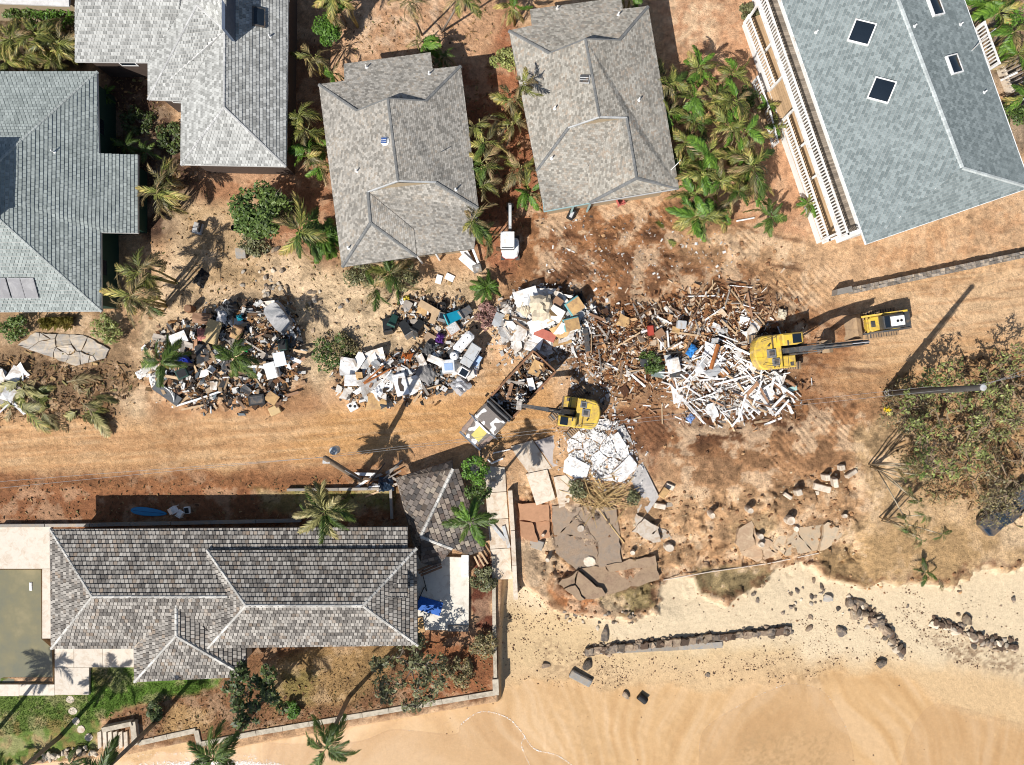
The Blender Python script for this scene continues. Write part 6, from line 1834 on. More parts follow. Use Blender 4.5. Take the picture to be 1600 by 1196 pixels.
part(bb2, 'trim_skirt', red, mx, label='red lower edge of the body')
bb2 = MB(); poly_extr(bb2, bodyp, 0.8, 1.35, 0.12)
part(bb2, 'body', white_paint, mx)
cb2 = MB(); poly_extr(cb2, [(-0.42, -0.30), (0.85, -0.30), (0.85, 0.72), (-0.42, 0.72)], 1.3, 2.45, 0.05)
c2 = part(cb2, 'cab', charcoal, mx)
part(MB().bevbox((0.2, 0.21, 2.49), (1.42, 1.12, 0.09), 0.05), 'cab_roof', white_paint, c2)
part(MB().bevbox((-0.4, 0.21, 2.545), (0.08, 0.95, 0.03), 0.01), 'roof_bar', charcoal, c2)
part(arm_piece(MB(), [(0.8, 0.9, 0.26), (1.5, 2.1, 0.34), (2.4, 2.75, 0.24), (3.1, 2.85, 0.18)], 0.0, 0.11), 'boom', light_grey, mx)
part(arm_piece(MB(), [(3.0, 3.0, 0.16), (3.25, 2.5, 0.24), (3.35, 1.2, 0.16), (3.3, 0.7, 0.14)], 0.0, 0.08), 'stick', charcoal, mx)
part(MB().tube([(0.95, 0.0, 1.35), (1.7, 0, 2.1)], 0.06, 8), 'boom_ram', chrome, mx)
bucket(mx, Matrix.Translation((3.3, 0, 0.72)), 0.6, steel, size=0.6, teeth=4)
g = P(1572, 798, 0.8)
pk = empty('pickup_truck', (g.x, g.y, G(1566, 800).z), 'dark blue pickup truck buried under fallen branches of the bare tree', 'truck', None, math.radians(222))
blue_paint = M('dark blue car paint', (0.014, 0.026, 0.045), 0.35, 0.2, spec=0.5, dirt=(0.16, 0.12, 0.08), dirt_amt=0.3, coat=0.3)
hb = MB(); poly_extr(hb, [(-2.4, -0.85), (2.2, -0.85), (2.5, -0.6), (2.5, 0.6), (2.2, 0.85), (-2.4, 0.85)], 0.4, 0.95, 0.08)
part(hb, 'body', blue_paint, pk)
cb3 = MB().prism([(-0.6, -0.75), (1.15, -0.75), (1.15, 0.75), (-0.6, 0.75)], 0.96, 1.62, top=[(-0.45, -0.62), (0.55, -0.62), (0.55, 0.62), (-0.45, 0.62)])
c3 = part(cb3, 'cab', blue_paint, pk)
part(MB().add([(1.12, -0.68, 1.0), (1.12, 0.68, 1.0), (0.6, 0.6, 1.61), (0.6, -0.6, 1.61)], [(0, 1, 2, 3)]), 'windscreen', glass, c3)
for sy in (-1, 1): part(MB().box((-1.5, sy * 0.82, 1.05), (1.8, 0.07, 0.22)), 'bed_side', blue_paint, pk)
part(MB().box((-2.38, 0, 1.05), (0.07, 1.7, 0.22)), 'tailgate', blue_paint, pk)
part(MB().box((-1.5, 0, 0.965), (1.72, 1.56, 0.02)), 'bed_liner', charcoal, pk)
for k in range(6): part(MB().box((-1.5, -0.6 + k * 0.24, 0.985), (1.7, 0.05, 0.02)), 'bed_rib', M('blue grey liner', (0.08, 0.11, 0.15), 0.5), pk)
for x in (1.55, -1.5):
 for sy in (-1, 1):
  wh = part(MB().lathe([(0.2, -0.11), (0.34, -0.11), (0.36, -0.06), (0.36, 0.06), (0.34, 0.11), (0.2, 0.11)], 16, (x, sy * 0.8, 0.36), Matrix.Rotation(math.pi / 2, 3, 'X')), 'wheel', black, pk)
  part(MB().lathe([(0.2, -0.02), (0.1, 0.03)], 12, (x, sy * 0.89, 0.36), Matrix.Rotation(-sy * math.pi / 2, 3, 'X')), 'rim', chrome, wh)
def pole(label, base, top_xy, h, r0, r1, mat, transformer):
 root = wthing('utility_pole', base, label, 'pole')
 top = Vector((top_xy[0], top_xy[1], h))
 wpart(MB().tube([base, base.lerp(top, 0.5), top], [r0, (r0 + r1) / 2, r1], 10), 'shaft', mat, root, smooth=True)
 return root, top
b1 = G(563, 750); t1 = P(508, 716, 10.6)
p1r, top1 = pole('leaning timber utility pole with grey transformer beside the collapsed pavilion', b1, (t1.x, t1.y), 10.6, 0.24, 0.19, pole_wood, True)
tz = top1 + Vector((0.35, 0.42, -1.3))
wpart(MB().lathe([(0.24, -0.5), (0.30, -0.46), (0.30, 0.42), (0.24, 0.5), (0.1, 0.52)], 14, tz), 'transformer', M('transformer grey', (0.42, 0.44, 0.45), 0.4, 0.15), p1r)
for k in range(3):
 wpart(MB().lathe([(0.05, 0.5), (0.06, 0.6), (0.03, 0.66), (0.05, 0.72), (0.02, 0.76)], 8, tz + Vector((0.12 * math.cos(k * 2.1), 0.12 * math.sin(k * 2.1), 0))), 'bushing', white_paint, p1r)
wpart(MB().tube([b1.lerp(top1, 0.12) + Vector((0.2, -0.1, 0)), b1.lerp(top1, 0.55) + Vector((0.17, -0.1, 0))], 0.05, 6), 'conduit', light_grey, p1r)
wpart(MB().box(top1 - Vector((0.1, 0.35, 0.7)), (0.5, 0.22, 0.12)), 'bracket', light_grey, p1r)
b2 = G(1384, 614); t2 = P(1536, 606, 12.3)
p2r, top2 = pole('tall dark utility pole rising beside the bare tree on the right', b2, (t2.x, t2.y), 12.3, 0.28, 0.2, M('dark creosoted pole', (0.05, 0.046, 0.042), 0.7, 0.3), False)
wpart(MB().lathe([(0.22, -0.02), (0.22, 0.05), (0.1, 0.07)], 10, top2), 'pole_cap', light_grey, p2r)
for k, f in enumerate((0.03, 0.05, 0.07, 0.3)):
 c0 = b2.lerp(top2, f)
 wpart(MB().lathe([(0.30, -0.04), (0.30, 0.04)], 12, c0), 'strap', light_grey, p2r)
wpart(MB().tube([b2.lerp(top2, 0.02) + Vector((0.25, -0.2, 0)), b2.lerp(top2, 0.8) + Vector((0.2, -0.18, 0))], 0.04, 6), 'conduit', light_grey, p2r)
def wire(a, b, sag, label, r=0.013):
 q = []
 for i in range(25):
  t = i / 24
  p = a.lerp(b, t); p.z -= sag * 4 * t * (1 - t)
  q.append(p - a)
 o = MB().tube(q, r, 4).build('overhead_wire', wire_mat, label=label, cat='wire', group='overhead wires along the road')
 o.location = a
lw = 'overhead wire strung along the road between the two utility poles'
k1 = [top1 + Vector((0, 0, dz)) for dz in (-0.6, -1.0, -1.9, -2.3)]
k2 = [b2.lerp(top2, f) for f in (0.72, 0.68, 0.6, 0.56)]
for i in (0, 3): wire(k1[i], k2[i] + Vector((0, 0.1 * i, 0)), 0.9 + 0.5 * i / 3, 'upper overhead wire strung along the road between the two utility poles' if i == 0 else 'lower overhead wire strung along the road between the two utility poles', 0.011)
ll = 'overhead wire running from the leaning pole off to the left'
for i, (x, y, z) in enumerate(((-90, 760, 9.6), (-90, 772, 9.2))): wire(k1[i], P(x, y, z), 0.5, ('upper ', 'lower ')[i] + ll)
lr = 'overhead wire running from the tall dark pole off to the right'
for i, (x, y, z) in enumerate(((1760, 520, 11.5), (1760, 546, 10.5), (1760, 556, 10.0))): wire(b2.lerp(top2, (0.97, 0.86, 0.8)[i]), P(x, y, z), 0.4, ('highest ', 'middle ', 'lowest ')[i] + lr)
g = G(1384, 640)
hy = empty('fire_hydrant', g, 'yellow hydrant standing on the verge below the dark utility pole', 'hydrant')
yel = solid('hydrant yellow', (248, 216, 40), 0.45)
part(MB().lathe([(0.2, -0.1), (0.2, 0.06), (0.14, 0.08), (0.14, 0.55), (0.18, 0.58), (0.17, 0.68), (0.08, 0.8), (0.05, 0.86)], 12), 'barrel', yel, hy)
for a_ in (0, math.pi / 2, math.pi):
 part(MB().lathe([(0.075, 0.1), (0.075, 0.26), (0.05, 0.28)], 8, (0, 0, 0.45), Matrix.Rotation(a_, 3, 'Z') @ Matrix.Rotation(math.pi / 2, 3, 'Y')), 'nozzle', yel, hy)
part(MB().bevbox((0.3, -0.35, 0.1), (0.5, 0.3, 0.12), 0.04), 'base_block', solid('pale yellow block', (250, 240, 150), 0.6), hy)
# ------------------------------------------------------------------ palms, trees, shrubs
def frond_mesh(name, mat, L, n, leaf, droop, width, seed, fwd=0.55, ragged=0.0, rise=0.35, rach=None):
 """a feather leaf: arched midrib along +x with two rows of leaflets"""
 r = random.Random(seed)
 mb = MB()
 pts = []
 for i in range(9):
  t = i / 8
  pts.append(Vector((L * t * (1 - 0.12 * droop * t), 0.06 * L * math.sin(t * 2 + seed) * t, L * (rise * t - droop * t * t))))
 def at(t):
  k = min(7, int(t * 8)); f = t * 8 - k
  return pts[k].lerp(pts[k + 1], f)
 mb.tube(pts, [0.035 * (1 - 0.8 * i / 8) * max(1, L / 2.2) for i in range(9)], 3)
 for i in range(n):
  t = 0.12 + 0.88 * (i + r.random() * 0.5) / n
  p = at(t)
  d = (at(min(1, t + 0.05)) - at(max(0, t - 0.05))).normalized()
  prof = math.sin(math.pi * min(1, 0.16 + 0.84 * t)) ** 0.6 if t < 0.97 else 0.35
  for s in (-1, 1):
   if r.random() < ragged: continue
   ln = leaf * prof * r.uniform(0.75, 1.15)
   side = Vector((-d.y, d.x, 0)).normalized() * s
   dirv = (side * (1 - fwd * 0.6) + d * (fwd * (0.5 + 0.8 * t)) + Vector((0, 0, r.uniform(-0.15, 0.2)))).normalized()
   w = width * r.uniform(.8, 1.2)
   wv = dirv.cross(Vector((0, 0, 1))).normalized() * w
   mid = p + dirv * ln * 0.5 + Vector((0, 0, 0.03 * ln))
   tip = p + dirv * ln + Vector((0, 0, -0.30 * ln * r.uniform(.4, 1.3)))
   mb.add([p - wv * .5, mid - wv, tip, mid + wv, p + wv * .5], [(0, 1, 3, 4), (1, 2, 3)])
 return mb.mesh(name, mat)
G_COCO = leaf_mat('coconut leaf', (0.050, 0.090, 0.018), (0.12, 0.13, 0.03), (0.11, 0.17, 0.03), 0.25, 0.4, 0.7)
G_ARECA = leaf_mat('areca leaf', (0.085, 0.105, 0.026), (0.38, 0.23, 0.10), (0.30, 0.32, 0.07), 0.35, 0.45, 0.50)
G_TAN = leaf_mat('scorched areca leaf', (0.11, 0.10, 0.040), (0.36, 0.22, 0.12), (0.20, 0.18, 0.065), 0.3, 0.45, 0.34)
G_LUSH = leaf_mat('lush palm leaf', (0.055, 0.125, 0.018), (0.14, 0.21, 0.03), (0.14, 0.25, 0.03), 0.2, 0.35, 0.7)
G_DRY = leaf_mat('dry palm leaf', (0.24, 0.17, 0.085), (0.34, 0.24, 0.13), (0.2, 0.17, 0.07), 0.35, 0.4, 0.5)
G_PALE = leaf_mat('bleached palm leaf', (0.20, 0.19, 0.07), (0.46, 0.36, 0.18), (0.30, 0.28, 0.10), 0.2, 0.35, 0.5)
G_GREY = leaf_mat('grey green thin leaf', (0.085, 0.085, 0.045), (0.15, 0.11, 0.06), None, 0.3, 0.4, 0.5)
FR = {}
for key, mat, L, n, leaf, droop, w, fwd, rag in (('coco', G_COCO, 2.4, 34, 0.80, 0.60, 0.034, 0.8, 0.06), ('areca', G_ARECA, 2.0, 26, 0.75, 0.72, 0.034, 0.9, 0.12), ('tan', G_TAN, 2.0, 22, 0.72, 0.8, 0.028, 0.95, 0.25),
                                                 ('lush', G_LUSH, 1.9, 24, 0.65, 0.50, 0.055, 0.8, 0.0), ('dry', G_DRY, 2.0, 20, 0.6, 0.75, 0.03, 0.9, 0.3), ('pale', G_PALE, 2.1, 30, 0.75, 0.60, 0.042, 0.85, 0.05), ('thin', G_COCO, 1.5, 16, 0.5, 0.65, 0.03, 0.8, 0.15)):
 FR[key] = [frond_mesh('frond', mat, L, n, leaf, droop, w, 100 + i, fwd, rag) for i in range(4)]
rp = random.Random(31)
PBASE = {'coco': 2.4, 'areca': 2.0, 'tan': 2.0, 'lush': 1.9, 'dry': 2.0, 'pale': 2.1, 'thin': 1.5}
def palm(px, py, zc, R, n, kinds, label, group=None, base=None, trunk_r=0.09, trunk=trunk_mat, tilt0=0.75, name='palm', stems=1, wind=0.0):
 """a palm whose crown shows at a spot of the photograph, zc above the datum; base: photo spot of its foot"""
 c = P(px, py, zc)
 if base is None:
  b_ = Vector((c.x + rp.uniform(-.25, .25), c.y + rp.uniform(-.25, .25), 0)); b_.z = gz(b_.x, b_.y)
 else:
  b_ = G(*base)
 root = wthing(name, b_, label, 'palm', group)
 for s in range(stems):
  off = Vector((rp.uniform(-.5, .5), rp.uniform(-.5, .5), 0)) if s else Vector((0, 0, 0))
  top = c + off * 1.2
  m_ = (b_ + off).lerp(top, 0.5) + Vector((rp.uniform(-.12, .12), rp.uniform(-.12, .12), 0))
  wpart(MB().tube([b_ + off * 0.5 - Vector((0, 0, 0.1)), m_, top], [trunk_r * 1.25, trunk_r, trunk_r * 0.8], 7), 'trunk', trunk, root, smooth=True)
 for i in range(n):
  k = kinds[i % len(kinds)] if rp.random() < 0.7 else rp.choice(kinds)
  lay = i / max(1, n - 1)
  tilt = (-0.55 + 1.15 * lay * rp.uniform(.75, 1.2)) * tilt0 * 1.1
  az = i * 2.39996 + rp.gauss(0, .45)
  if wind: az = az + wind * math.sin(az - 0.7)
  sc = R / PBASE[k] * rp.uniform(.82, 1.15) * (1.0 if lay > .25 else 0.85)
  off = Vector((rp.uniform(-.5, .5), rp.uniform(-.5, .5), rp.uniform(-.3, .1))) * (0.5 if stems > 1 else 0.0)
  link('frond', rp.choice(FR[k]), root, c - b_ + off, (rp.gauss(0, .55), tilt + rp.gauss(0, .12), az), (sc * rp.uniform(.75, 1.15), sc * rp.uniform(.7, 1.1), sc))
 if kinds[0] in ('areca', 'tan', 'pale'):
  for _ in range(3):
   sc = R / 2.0 * rp.uniform(.7, 1.05)
   link('frond', rp.choice(FR['dry']), root, c - b_ - Vector((0, 0, .15)), (rp.gauss(0, .6), rp.uniform(.5, 1.0), rp.uniform(0, TAU)), (sc, sc * .8, sc))
 return root
AR = ['areca', 'areca', 'tan']
palm(510, 1169, 7.6, 2.5, 13, ['coco'], 'tall coconut palm leaning over the sea wall at the bottom edge', None, (545, 1090), 0.16, tilt0=0.6)
palm(335, 1188, 7.6, 2.5, 13, ['coco'], 'coconut palm at the bottom edge in front of the dark-leaved tree', None, (393, 1116), 0.16, tilt0=0.6)
palm(156, 1211, 8.2, 2.6, 13, ['coco'], 'coconut palm whose long trunk crosses the garden steps', None, (248, 1124), 0.17, tilt0=0.6)
palm(-12, 1236, 7.8, 2.5, 13, ['coco'], 'coconut palm at the lower left corner, shading the lawn', None, (94, 1151), 0.16, tilt0=0.6)
palm(-130, 1220, 8.0, 2.5, 12, ['coco'], 'coconut palm beyond the left edge with its shadow on the terrace', None, (-20, 1160), 0.16, tilt0=0.6)
palm(40, 1196, 1.2, 1.3, 10, ['thin'], 'small palm sprouting from the rubble at the bottom left', None, None, 0.05)
palm(110, 1194, 1.2, 1.3, 10, ['thin', 'coco'], 'small palm sprouting beside the garden steps', None, None, 0.05)
palm(252, 566, 6.0, 2.2, 14, ['coco'], 'coconut palm standing over the left end of the left debris heap', None, (305, 571), 0.12)
palm(366, 560, 6.4, 2.0, 13, ['coco'], 'coconut palm growing out of the middle of the left debris heap', None, (412, 566), 0.12)
palm(735, 815, 8.0, 2.0, 15, ['coco', 'lush'], 'green palm overhanging the tiles of the collapsed pavilion', None, (744, 788), 0.12)
palm(508, 798, 6.2, 2.5, 22, ['pale', 'pale', 'coco'], 'bleached yellow palm bending over the long shake roof', None, (537, 780), 0.13)
palm(1204, 338, 2.2, 1.9, 12, ['coco'], 'solitary green palm on the sand right of the palm clump', None, (1200, 342), 0.1)
palm(760, 449, 1.4, 1.35, 26, ['lush', 'coco'], 'small round palm beside the pink shrub', None, None, 0.07)
palm(1446, 895, 1.0, 1.2, 9, ['coco', 'dry'], 'tiny uprooted palm on the edge of the dry grass', None, None, 0.05)
palm(834, 695, 4.5, 2.2, 12, ['coco'], 'palm crown over the entry slab at the road edge', None, (806, 722), 0.10) if False else None
palm(247, 302, 3.6, 2.3, 20, AR + ['tan'], 'scorched palm clump beside the side roof of the green walled house', None, None, 0.08, areca_stem, stems=4)
palm(255, 275, 3.2, 1.7, 12, ['areca', 'tan'], 'palm crown behind the scorched clump by the green walled house', None, None, 0.07, areca_stem, stems=2)
palm(215, 425, 5.8, 2.2, 18, ['tan', 'areca'], 'scorched palm over the concrete yard of the green walled house', None, None, 0.08, areca_stem, stems=3)
palm(205, 462, 5.8, 2.2, 18, ['tan', 'areca', 'dry'], 'brown-tipped palm at the lower corner of the green walled house', None, None, 0.08, areca_stem, stems=3)
palm(232, 480, 2.4, 1.6, 12, ['tan', 'thin'], 'drooping palm at the edge of the sandy yard', None, None, 0.06, areca_stem)
palm(196, 228, 1.6, 1.4, 12, ['thin', 'coco'], 'dark fern-like palm in the shaded gap behind the side roof', None, None, 0.06)
palm(165, 150, 1.2, 1.2, 10, ['thin', 'lush'], 'small green palm against the green wall', None, None, 0.05)
palm(228, 238, 1.4, 1.3, 10, ['thin'], 'dark palm tuft between the two upper left houses', None, None, 0.05)
for i, (x, y, z, R, lb) in enumerate(((18, 60, 3.6, 2.0, 'nearest the picture edge'), (55, 52, 3.8, 2.0, 'below the bright hedge'), (92, 66, 3.6, 1.9, 'touching the pale roof corner'), (40, 88, 3.0, 1.8, 'overhanging the hip of the green walled house'), (78, 92, 2.8, 1.8, 'above the hip end of the green walled house'), (8, 95, 3.0, 1.7, 'lowest on the left edge'))):
 palm(x, y, z, R, 15, ['tan', 'areca', 'areca'], 'brown-green palm in the upper left garden, ' + lb, 'palms of the upper left garden', None, 0.07, areca_stem, stems=2)
for x, y, z, R, k, lb in ((489, 90, 3.2, 1.7, ['tan', 'areca'], 'topmost palm beside the pale roofed house'), (468, 182, 3.6, 1.9, AR, 'palm in the shaded gap, upper of three'), (478, 205, 3.4, 2.0, AR, 'palm in the shaded gap, middle of three'), (482, 240, 3.2, 1.9, ['areca', 'lush'], 'palm in the shaded gap, lowest of three'),
                          (497, 222, 2.6, 1.4, ['lush'], 'lush green palm against the left eave of the brown roof'), (500, 258, 2.6, 1.5, ['areca', 'lush'], 'bright palm at the lower left eave of the brown roof'), (520, 118, 2.2, 1.2, ['lush'], 'bright palm tucked in the upper left notch of the brown roof'),
                          (512, 12, 3.4, 1.8, ['lush', 'areca'], 'lush palm behind the round clipped bush'), (540, 2, 3.6, 1.6, ['lush', 'areca'], 'palm at the top edge beside the clipped bush'), (661, 68, 2.6, 1.7, ['lush'], 'lush green palm behind the top eave of the brown roof'), (690, 90, 2.0, 1.4, ['thin', 'coco'], 'dark palm in the notch of the brown roof')):
 palm(x, y, z, R, 11, k + ['tan'], lb, None, None, 0.07, areca_stem, stems=2)
palm(640, 4, 6.5, 1.7, 9, ['tan', 'dry'], 'tall thin palm with a bent trunk at the top edge', None, (660, 55), 0.08)
palm(722, -6, 6.5, 1.8, 9, ['tan', 'areca'], 'tall thin palm above the top edge casting its shadow on red earth', None, (690, 50), 0.08)
palm(520, -10, 4.5, 1.8, 10, ['areca'], 'palm just above the top edge beside the pale roof', None, None, 0.08)
for x, y, z, R, k, lb in ((742, 198, 4.2, 1.9, AR, 'uppermost palm on the right eave of the brown roof'), (756, 222, 4.4, 1.9, ['areca', 'tan', 'coco'], 'second palm down the right eave of the brown roof'), (757, 258, 4.4, 2.0, ['areca', 'coco', 'tan'], 'pale-stemmed palm half way down the right eave'), (752, 290, 4.0, 1.8, AR, 'palm beside the mini excavator boom'),
                          (742, 345, 4.6, 2.1, ['areca', 'tan', 'coco'], 'palm over the lower right corner of the brown roof'), (757, 368, 3.6, 1.7, AR, 'palm between the brown roof and the mini excavator'), (798, 155, 3.6, 1.9, ['tan', 'areca', 'tan'], 'brown palm at the left eave of the warm grey roof'), (800, 190, 3.4, 1.8, ['areca', 'tan'], 'palm lower along the left eave of the warm grey roof'),
                          (815, 262, 3.6, 1.9, ['areca', 'tan'], 'palm above the lower left corner of the warm grey roof'), (825, 300, 3.6, 1.8, ['areca', 'lush'], 'green palm right of the mini excavator boom'), (800, 12, 2.6, 1.6, ['lush', 'areca'], 'bright palm at the top edge between two roofs'), (985, -4, 2.6, 1.7, ['lush', 'areca'], 'bright palm at the top edge right of the warm grey roof')):
 palm(x, y, z, R, 11, k + ['tan'], lb, None, None, 0.06, areca_stem, stems=3)
palm(818, 130, 6.3, 1.5, 9, ['tan', 'areca'], 'tall palm shading the left side of the warm grey roof', None, (812, 165), 0.06, areca_stem)
palm(468, 362, 4.4, 2.9, 12, ['areca', 'tan', 'coco'], 'open palm with long drooping fronds left of the brown roof', None, (500, 385), 0.08, areca_stem, tilt0=0.7)
palm(505, 372, 2.6, 2.1, 30, ['lush'], 'dense lush green palm at the left eave of the brown roof', None, None, 0.09, areca_stem, stems=3)
palm(610, 428, 3.4, 2.4, 12, ['areca', 'tan', 'coco'], 'spreading palm below the front eave of the brown roof', None, (640, 415), 0.08, areca_stem, tilt0=0.8)
palm(585, 448, 2.2, 1.8, 8, ['tan', 'coco'], 'drooping palm in the yard below the brown roof', None, (610, 440), 0.06, areca_stem)
CL = [(1050, 130, 'top left'), (1095, 105, 'topmost'), (1080, 150, ''), (1120, 145, 'top right'), (1150, 160, ''), (1045, 175, ''), (1090, 190, ''), (1135, 195, ''), (1170, 200, 'right edge'), (1070, 225, ''), (1110, 235, ''), (1155, 240, ''), (1060, 262, 'left edge'), (1095, 270, ''), (1130, 280, ''), (1175, 262, ''), (1085, 305, ''),
      (1120, 318, ''), (1160, 300, ''), (1105, 340, 'lowest'), (1180, 290, 'lower right'), (1030, 128, 'leaning onto the roof'), (1145, 120, ''), (1090, 332, '')]
rows_ = {}
for i, (x, y, lb) in enumerate(CL): rows_.setdefault(int((y - 95) / 42), []).append((x, i))
CLAB = {}
for k, q in rows_.items():
 q.sort()
 for j, (x, i) in enumerate(q):
  CLAB[i] = 'palm in the dense clump, %s row from its top, %s' % (['first', 'second', 'third', 'fourth', 'fifth', 'sixth'][k], ['leftmost', 'second from left', 'third from left', 'fourth from left', 'fifth from left', 'sixth from left'][j])
for i, (x, y, lb) in enumerate(CL):
 palm(x + rp.uniform(-5, 5), y + rp.uniform(-5, 5), rp.uniform(3.0, 4.8), rp.uniform(1.6, 2.2), 15, ['areca', 'areca', 'lush', 'tan'] if i % 3 else ['areca', 'tan', 'coco'], CLAB[i], 'dense palm clump between two houses', None, 0.06, areca_stem, stems=2)
for x, y, z, R, lb in ((1560, 20, 2.6, 2.0, 'topmost palm right of the big roof'), (1585, 50, 2.8, 2.0, 'bright palm on the right picture edge'), (1590, 85, 2.4, 1.8, 'palm above the slatted fence on the right edge'), (1540, 5, 2.4, 1.8, 'palm touching the upper right roof edge'), (1600, 150, 2.0, 1.6, 'lowest palm on the right edge of the garden'), (1215, 200, 1.3, 1.1, 'small palm beside the veranda steps'), (1200, 165, 1.3, 1.1, 'small palm at the foot of the stair balustrade'), (1262, 318, 1.4, 1.3, 'grassy palm at the front corner of the veranda')):
 palm(x, y, z, R, 13, ['areca', 'lush', 'tan'], lb, None, None, 0.06, areca_stem)
def stem_clump(bx, by, tops, label):
 b_ = G(bx, by)
 root = wthing('stem_palm_clump', b_, label, 'palm')
 for x, y, z in tops:
  t_ = P(x, y, z)
  off = Vector((rp.uniform(-.3, .3), rp.uniform(-.3, .3), 0))
  m_ = (b_ + off).lerp(t_, 0.5) + Vector((rp.uniform(-.3, .1), rp.uniform(-.1, .3), 0.3))
  wpart(MB().tube([b_ + off, m_, t_], [0.06, 0.05, 0.035], 6), 'stem', M('pale cane stem', (0.40, 0.34, 0.24), 0.7, 0.2, obj=0.2), root, smooth=True)
  for i in range(7):
   k = rp.choice(['thin', 'tan', 'dry'])
   sc = rp.uniform(.3, .6)
   link('frond', rp.choice(FR[k]), root, t_ - b_, (rp.uniform(-.4, .4), rp.uniform(-.3, .9), rp.uniform(0, TAU)), (sc, sc, sc))
stem_clump(1362, 731, [(1418, 730, 5.4), (1430, 742, 6.0), (1412, 748, 5.0), (1445, 735, 6.4), (1455, 745, 6.6), (1425, 726, 5.6), (1436, 785, 6.2), (1425, 778, 5.6), (1415, 812, 5.0)], 'clump of bare thin palm stems with shadows fanned over the grass, upper of two')
stem_clump(1379, 809, [(1424, 832, 4.8), (1432, 838, 5.2), (1418, 826, 4.6), (1445, 805, 5.4), (1440, 845, 5.6), (1472, 835, 5.8)], 'clump of bare thin palm stems nearest the beach, lower of two')
def leaf_cloud(mb, blobs, n, size, r, up=0.5, elong=1.6):
 tot = sum(b_[3] ** 2 for b_ in blobs)
 for bx, by, bz, br in blobs:
  for _ in range(int(n * br * br / tot)):
   d = Vector((r.gauss(0, 1), r.gauss(0, 1), r.gauss(0, 1))).normalized()
   rr = br * (0.35 + 0.65 * r.random() ** 0.5)
   p = Vector((bx, by, bz)) + Vector((d.x, d.y, d.z * 0.7)) * rr
   nrm = (d * 0.6 + Vector((r.gauss(0, .5), r.gauss(0, .5), up + r.random()))).normalized()
   a_ = nrm.cross(Vector((r.gauss(0, 1), r.gauss(0, 1), 0.2))).normalized()
   b2_ = nrm.cross(a_)
   s = size * r.uniform(.6, 1.35)
   mb.add([p - a_ * s * elong / 2, p + b2_ * s * .35, p + a_ * s * elong / 2, p - b2_ * s * .35], [(0, 1, 2, 3)])
def tree(name, label, px, py, zc, R, nblob, n, size, mat, base=None, *_a, blob=(.22, .42), net=False, **kw):
 return tree_(name, label, px, py, zc, R, nblob, n, size, mat, base, *_a, blob=blob, net=net, **kw)
def tree_(name, label, px, py, zc, R, nblob, n, size, mat, base=None, cat='tree', flat=0.6, limbs=7, trunk_r=0.12, bmat=None, seed=1, group=None, spread=0.75, twigs=0, blob=(.22, .42), net=False):
 r = random.Random(seed)
 c = P(px, py, zc)
 b_ = G(*base) if base else Vector((c.x, c.y, gz(c.x, c.y)))
 root = wthing(name, b_, label, cat, group)
 blobs = []
 for i in range(nblob):
  a_ = TAU * i / nblob + r.uniform(-.4, .4); q = R * spread * math.sqrt(r.uniform(.02, 1))
  blobs.append((c.x + q * math.cos(a_), c.y + q * math.sin(a_), c.z + r.uniform(-.4, .4) * R * flat, R * r.uniform(*blob)))
 if net: blobs.sort(key=lambda q: (q[0] - c.x) ** 2 + (q[1] - c.y) ** 2)
 tb_ = MB()
 top = Vector((c.x, c.y, max(b_.z + 0.3, c.z - R * flat * 0.7)))
 tb_.tube([b_ - Vector((0, 0, .1)), b_.lerp(top, .5) + Vector((r.uniform(-.2, .2), r.uniform(-.2, .2), 0)), top], [trunk_r * 1.3, trunk_r, trunk_r * .8], 7)
 for bl in blobs[:limbs] if limbs < len(blobs) else blobs:
  e_ = Vector(bl[:3]); top_ = top
  if net:
   for o2 in blobs[:blobs.index(bl)]:
    if (Vector(o2[:3]) - e_).length < (top_ - e_).length * .95: top_ = Vector(o2[:3])
  m_ = top_.lerp(e_, .5) + Vector((r.gauss(0, .12), r.gauss(0, .12), -0.1 * (e_ - top_).length))
  tb_.tube([top_, m_, e_], [trunk_r * .6, trunk_r * .4, trunk_r * .12], 5)
  for _ in range(twigs):
   d = Vector((r.gauss(0, 1), r.gauss(0, 1), r.gauss(0, .5))).normalized() * bl[3] * 1.5
   tb_.tube([m_.lerp(e_, r.random()), e_ + d * .5 + Vector((0, 0, .1)), e_ + d], [trunk_r * .2, trunk_r * .12, trunk_r * .05], 3, cap=False)
 wpart(tb_, 'trunk', bmat or bark, root)
 lf = MB()
 leaf_cloud(lf, blobs, n, size, r)
 wpart(lf, 'crown', mat, root)
 return root
L_DARK = leaf_mat('dark glossy leaf', (0.035, 0.055, 0.016), (0.06, 0.08, 0.02), (0.11, 0.15, 0.04), 0.1, 0.6, 0.6, 0.15)
L_BRIGHT = leaf_mat('bright clipped leaf', (0.06, 0.135, 0.018), (0.09, 0.19, 0.02), (0.13, 0.25, 0.03), 0.1, 0.5, 0.6, 0.2)
L_OLIVE = leaf_mat('olive grey leaf', (0.095, 0.10, 0.042), (0.15, 0.13, 0.065), (0.20, 0.20, 0.09), 0.1, 0.55, 0.6, 0.15)
L_YEL = leaf_mat('yellow green leaf', (0.17, 0.20, 0.045), (0.26, 0.27, 0.08), (0.3, 0.32, 0.12), 0.1, 0.4, 0.6, 0.2)
L_PINK = leaf_mat('pinkish dead leaf', (0.30, 0.17, 0.14), (0.36, 0.24, 0.2), (0.16, 0.07, 0.06), 0.1, 0.5, 0.6, 0.1)
pale_bark = M('pale bark', (0.21, 0.155, 0.10), 0.9, 0.3)
L_SPARSE = leaf_mat('sparse olive leaf', (0.13, 0.155, 0.045), (0.21, 0.20, 0.08), (0.27, 0.31, 0.09), 0.1, 0.5, 0.6, 0.2)
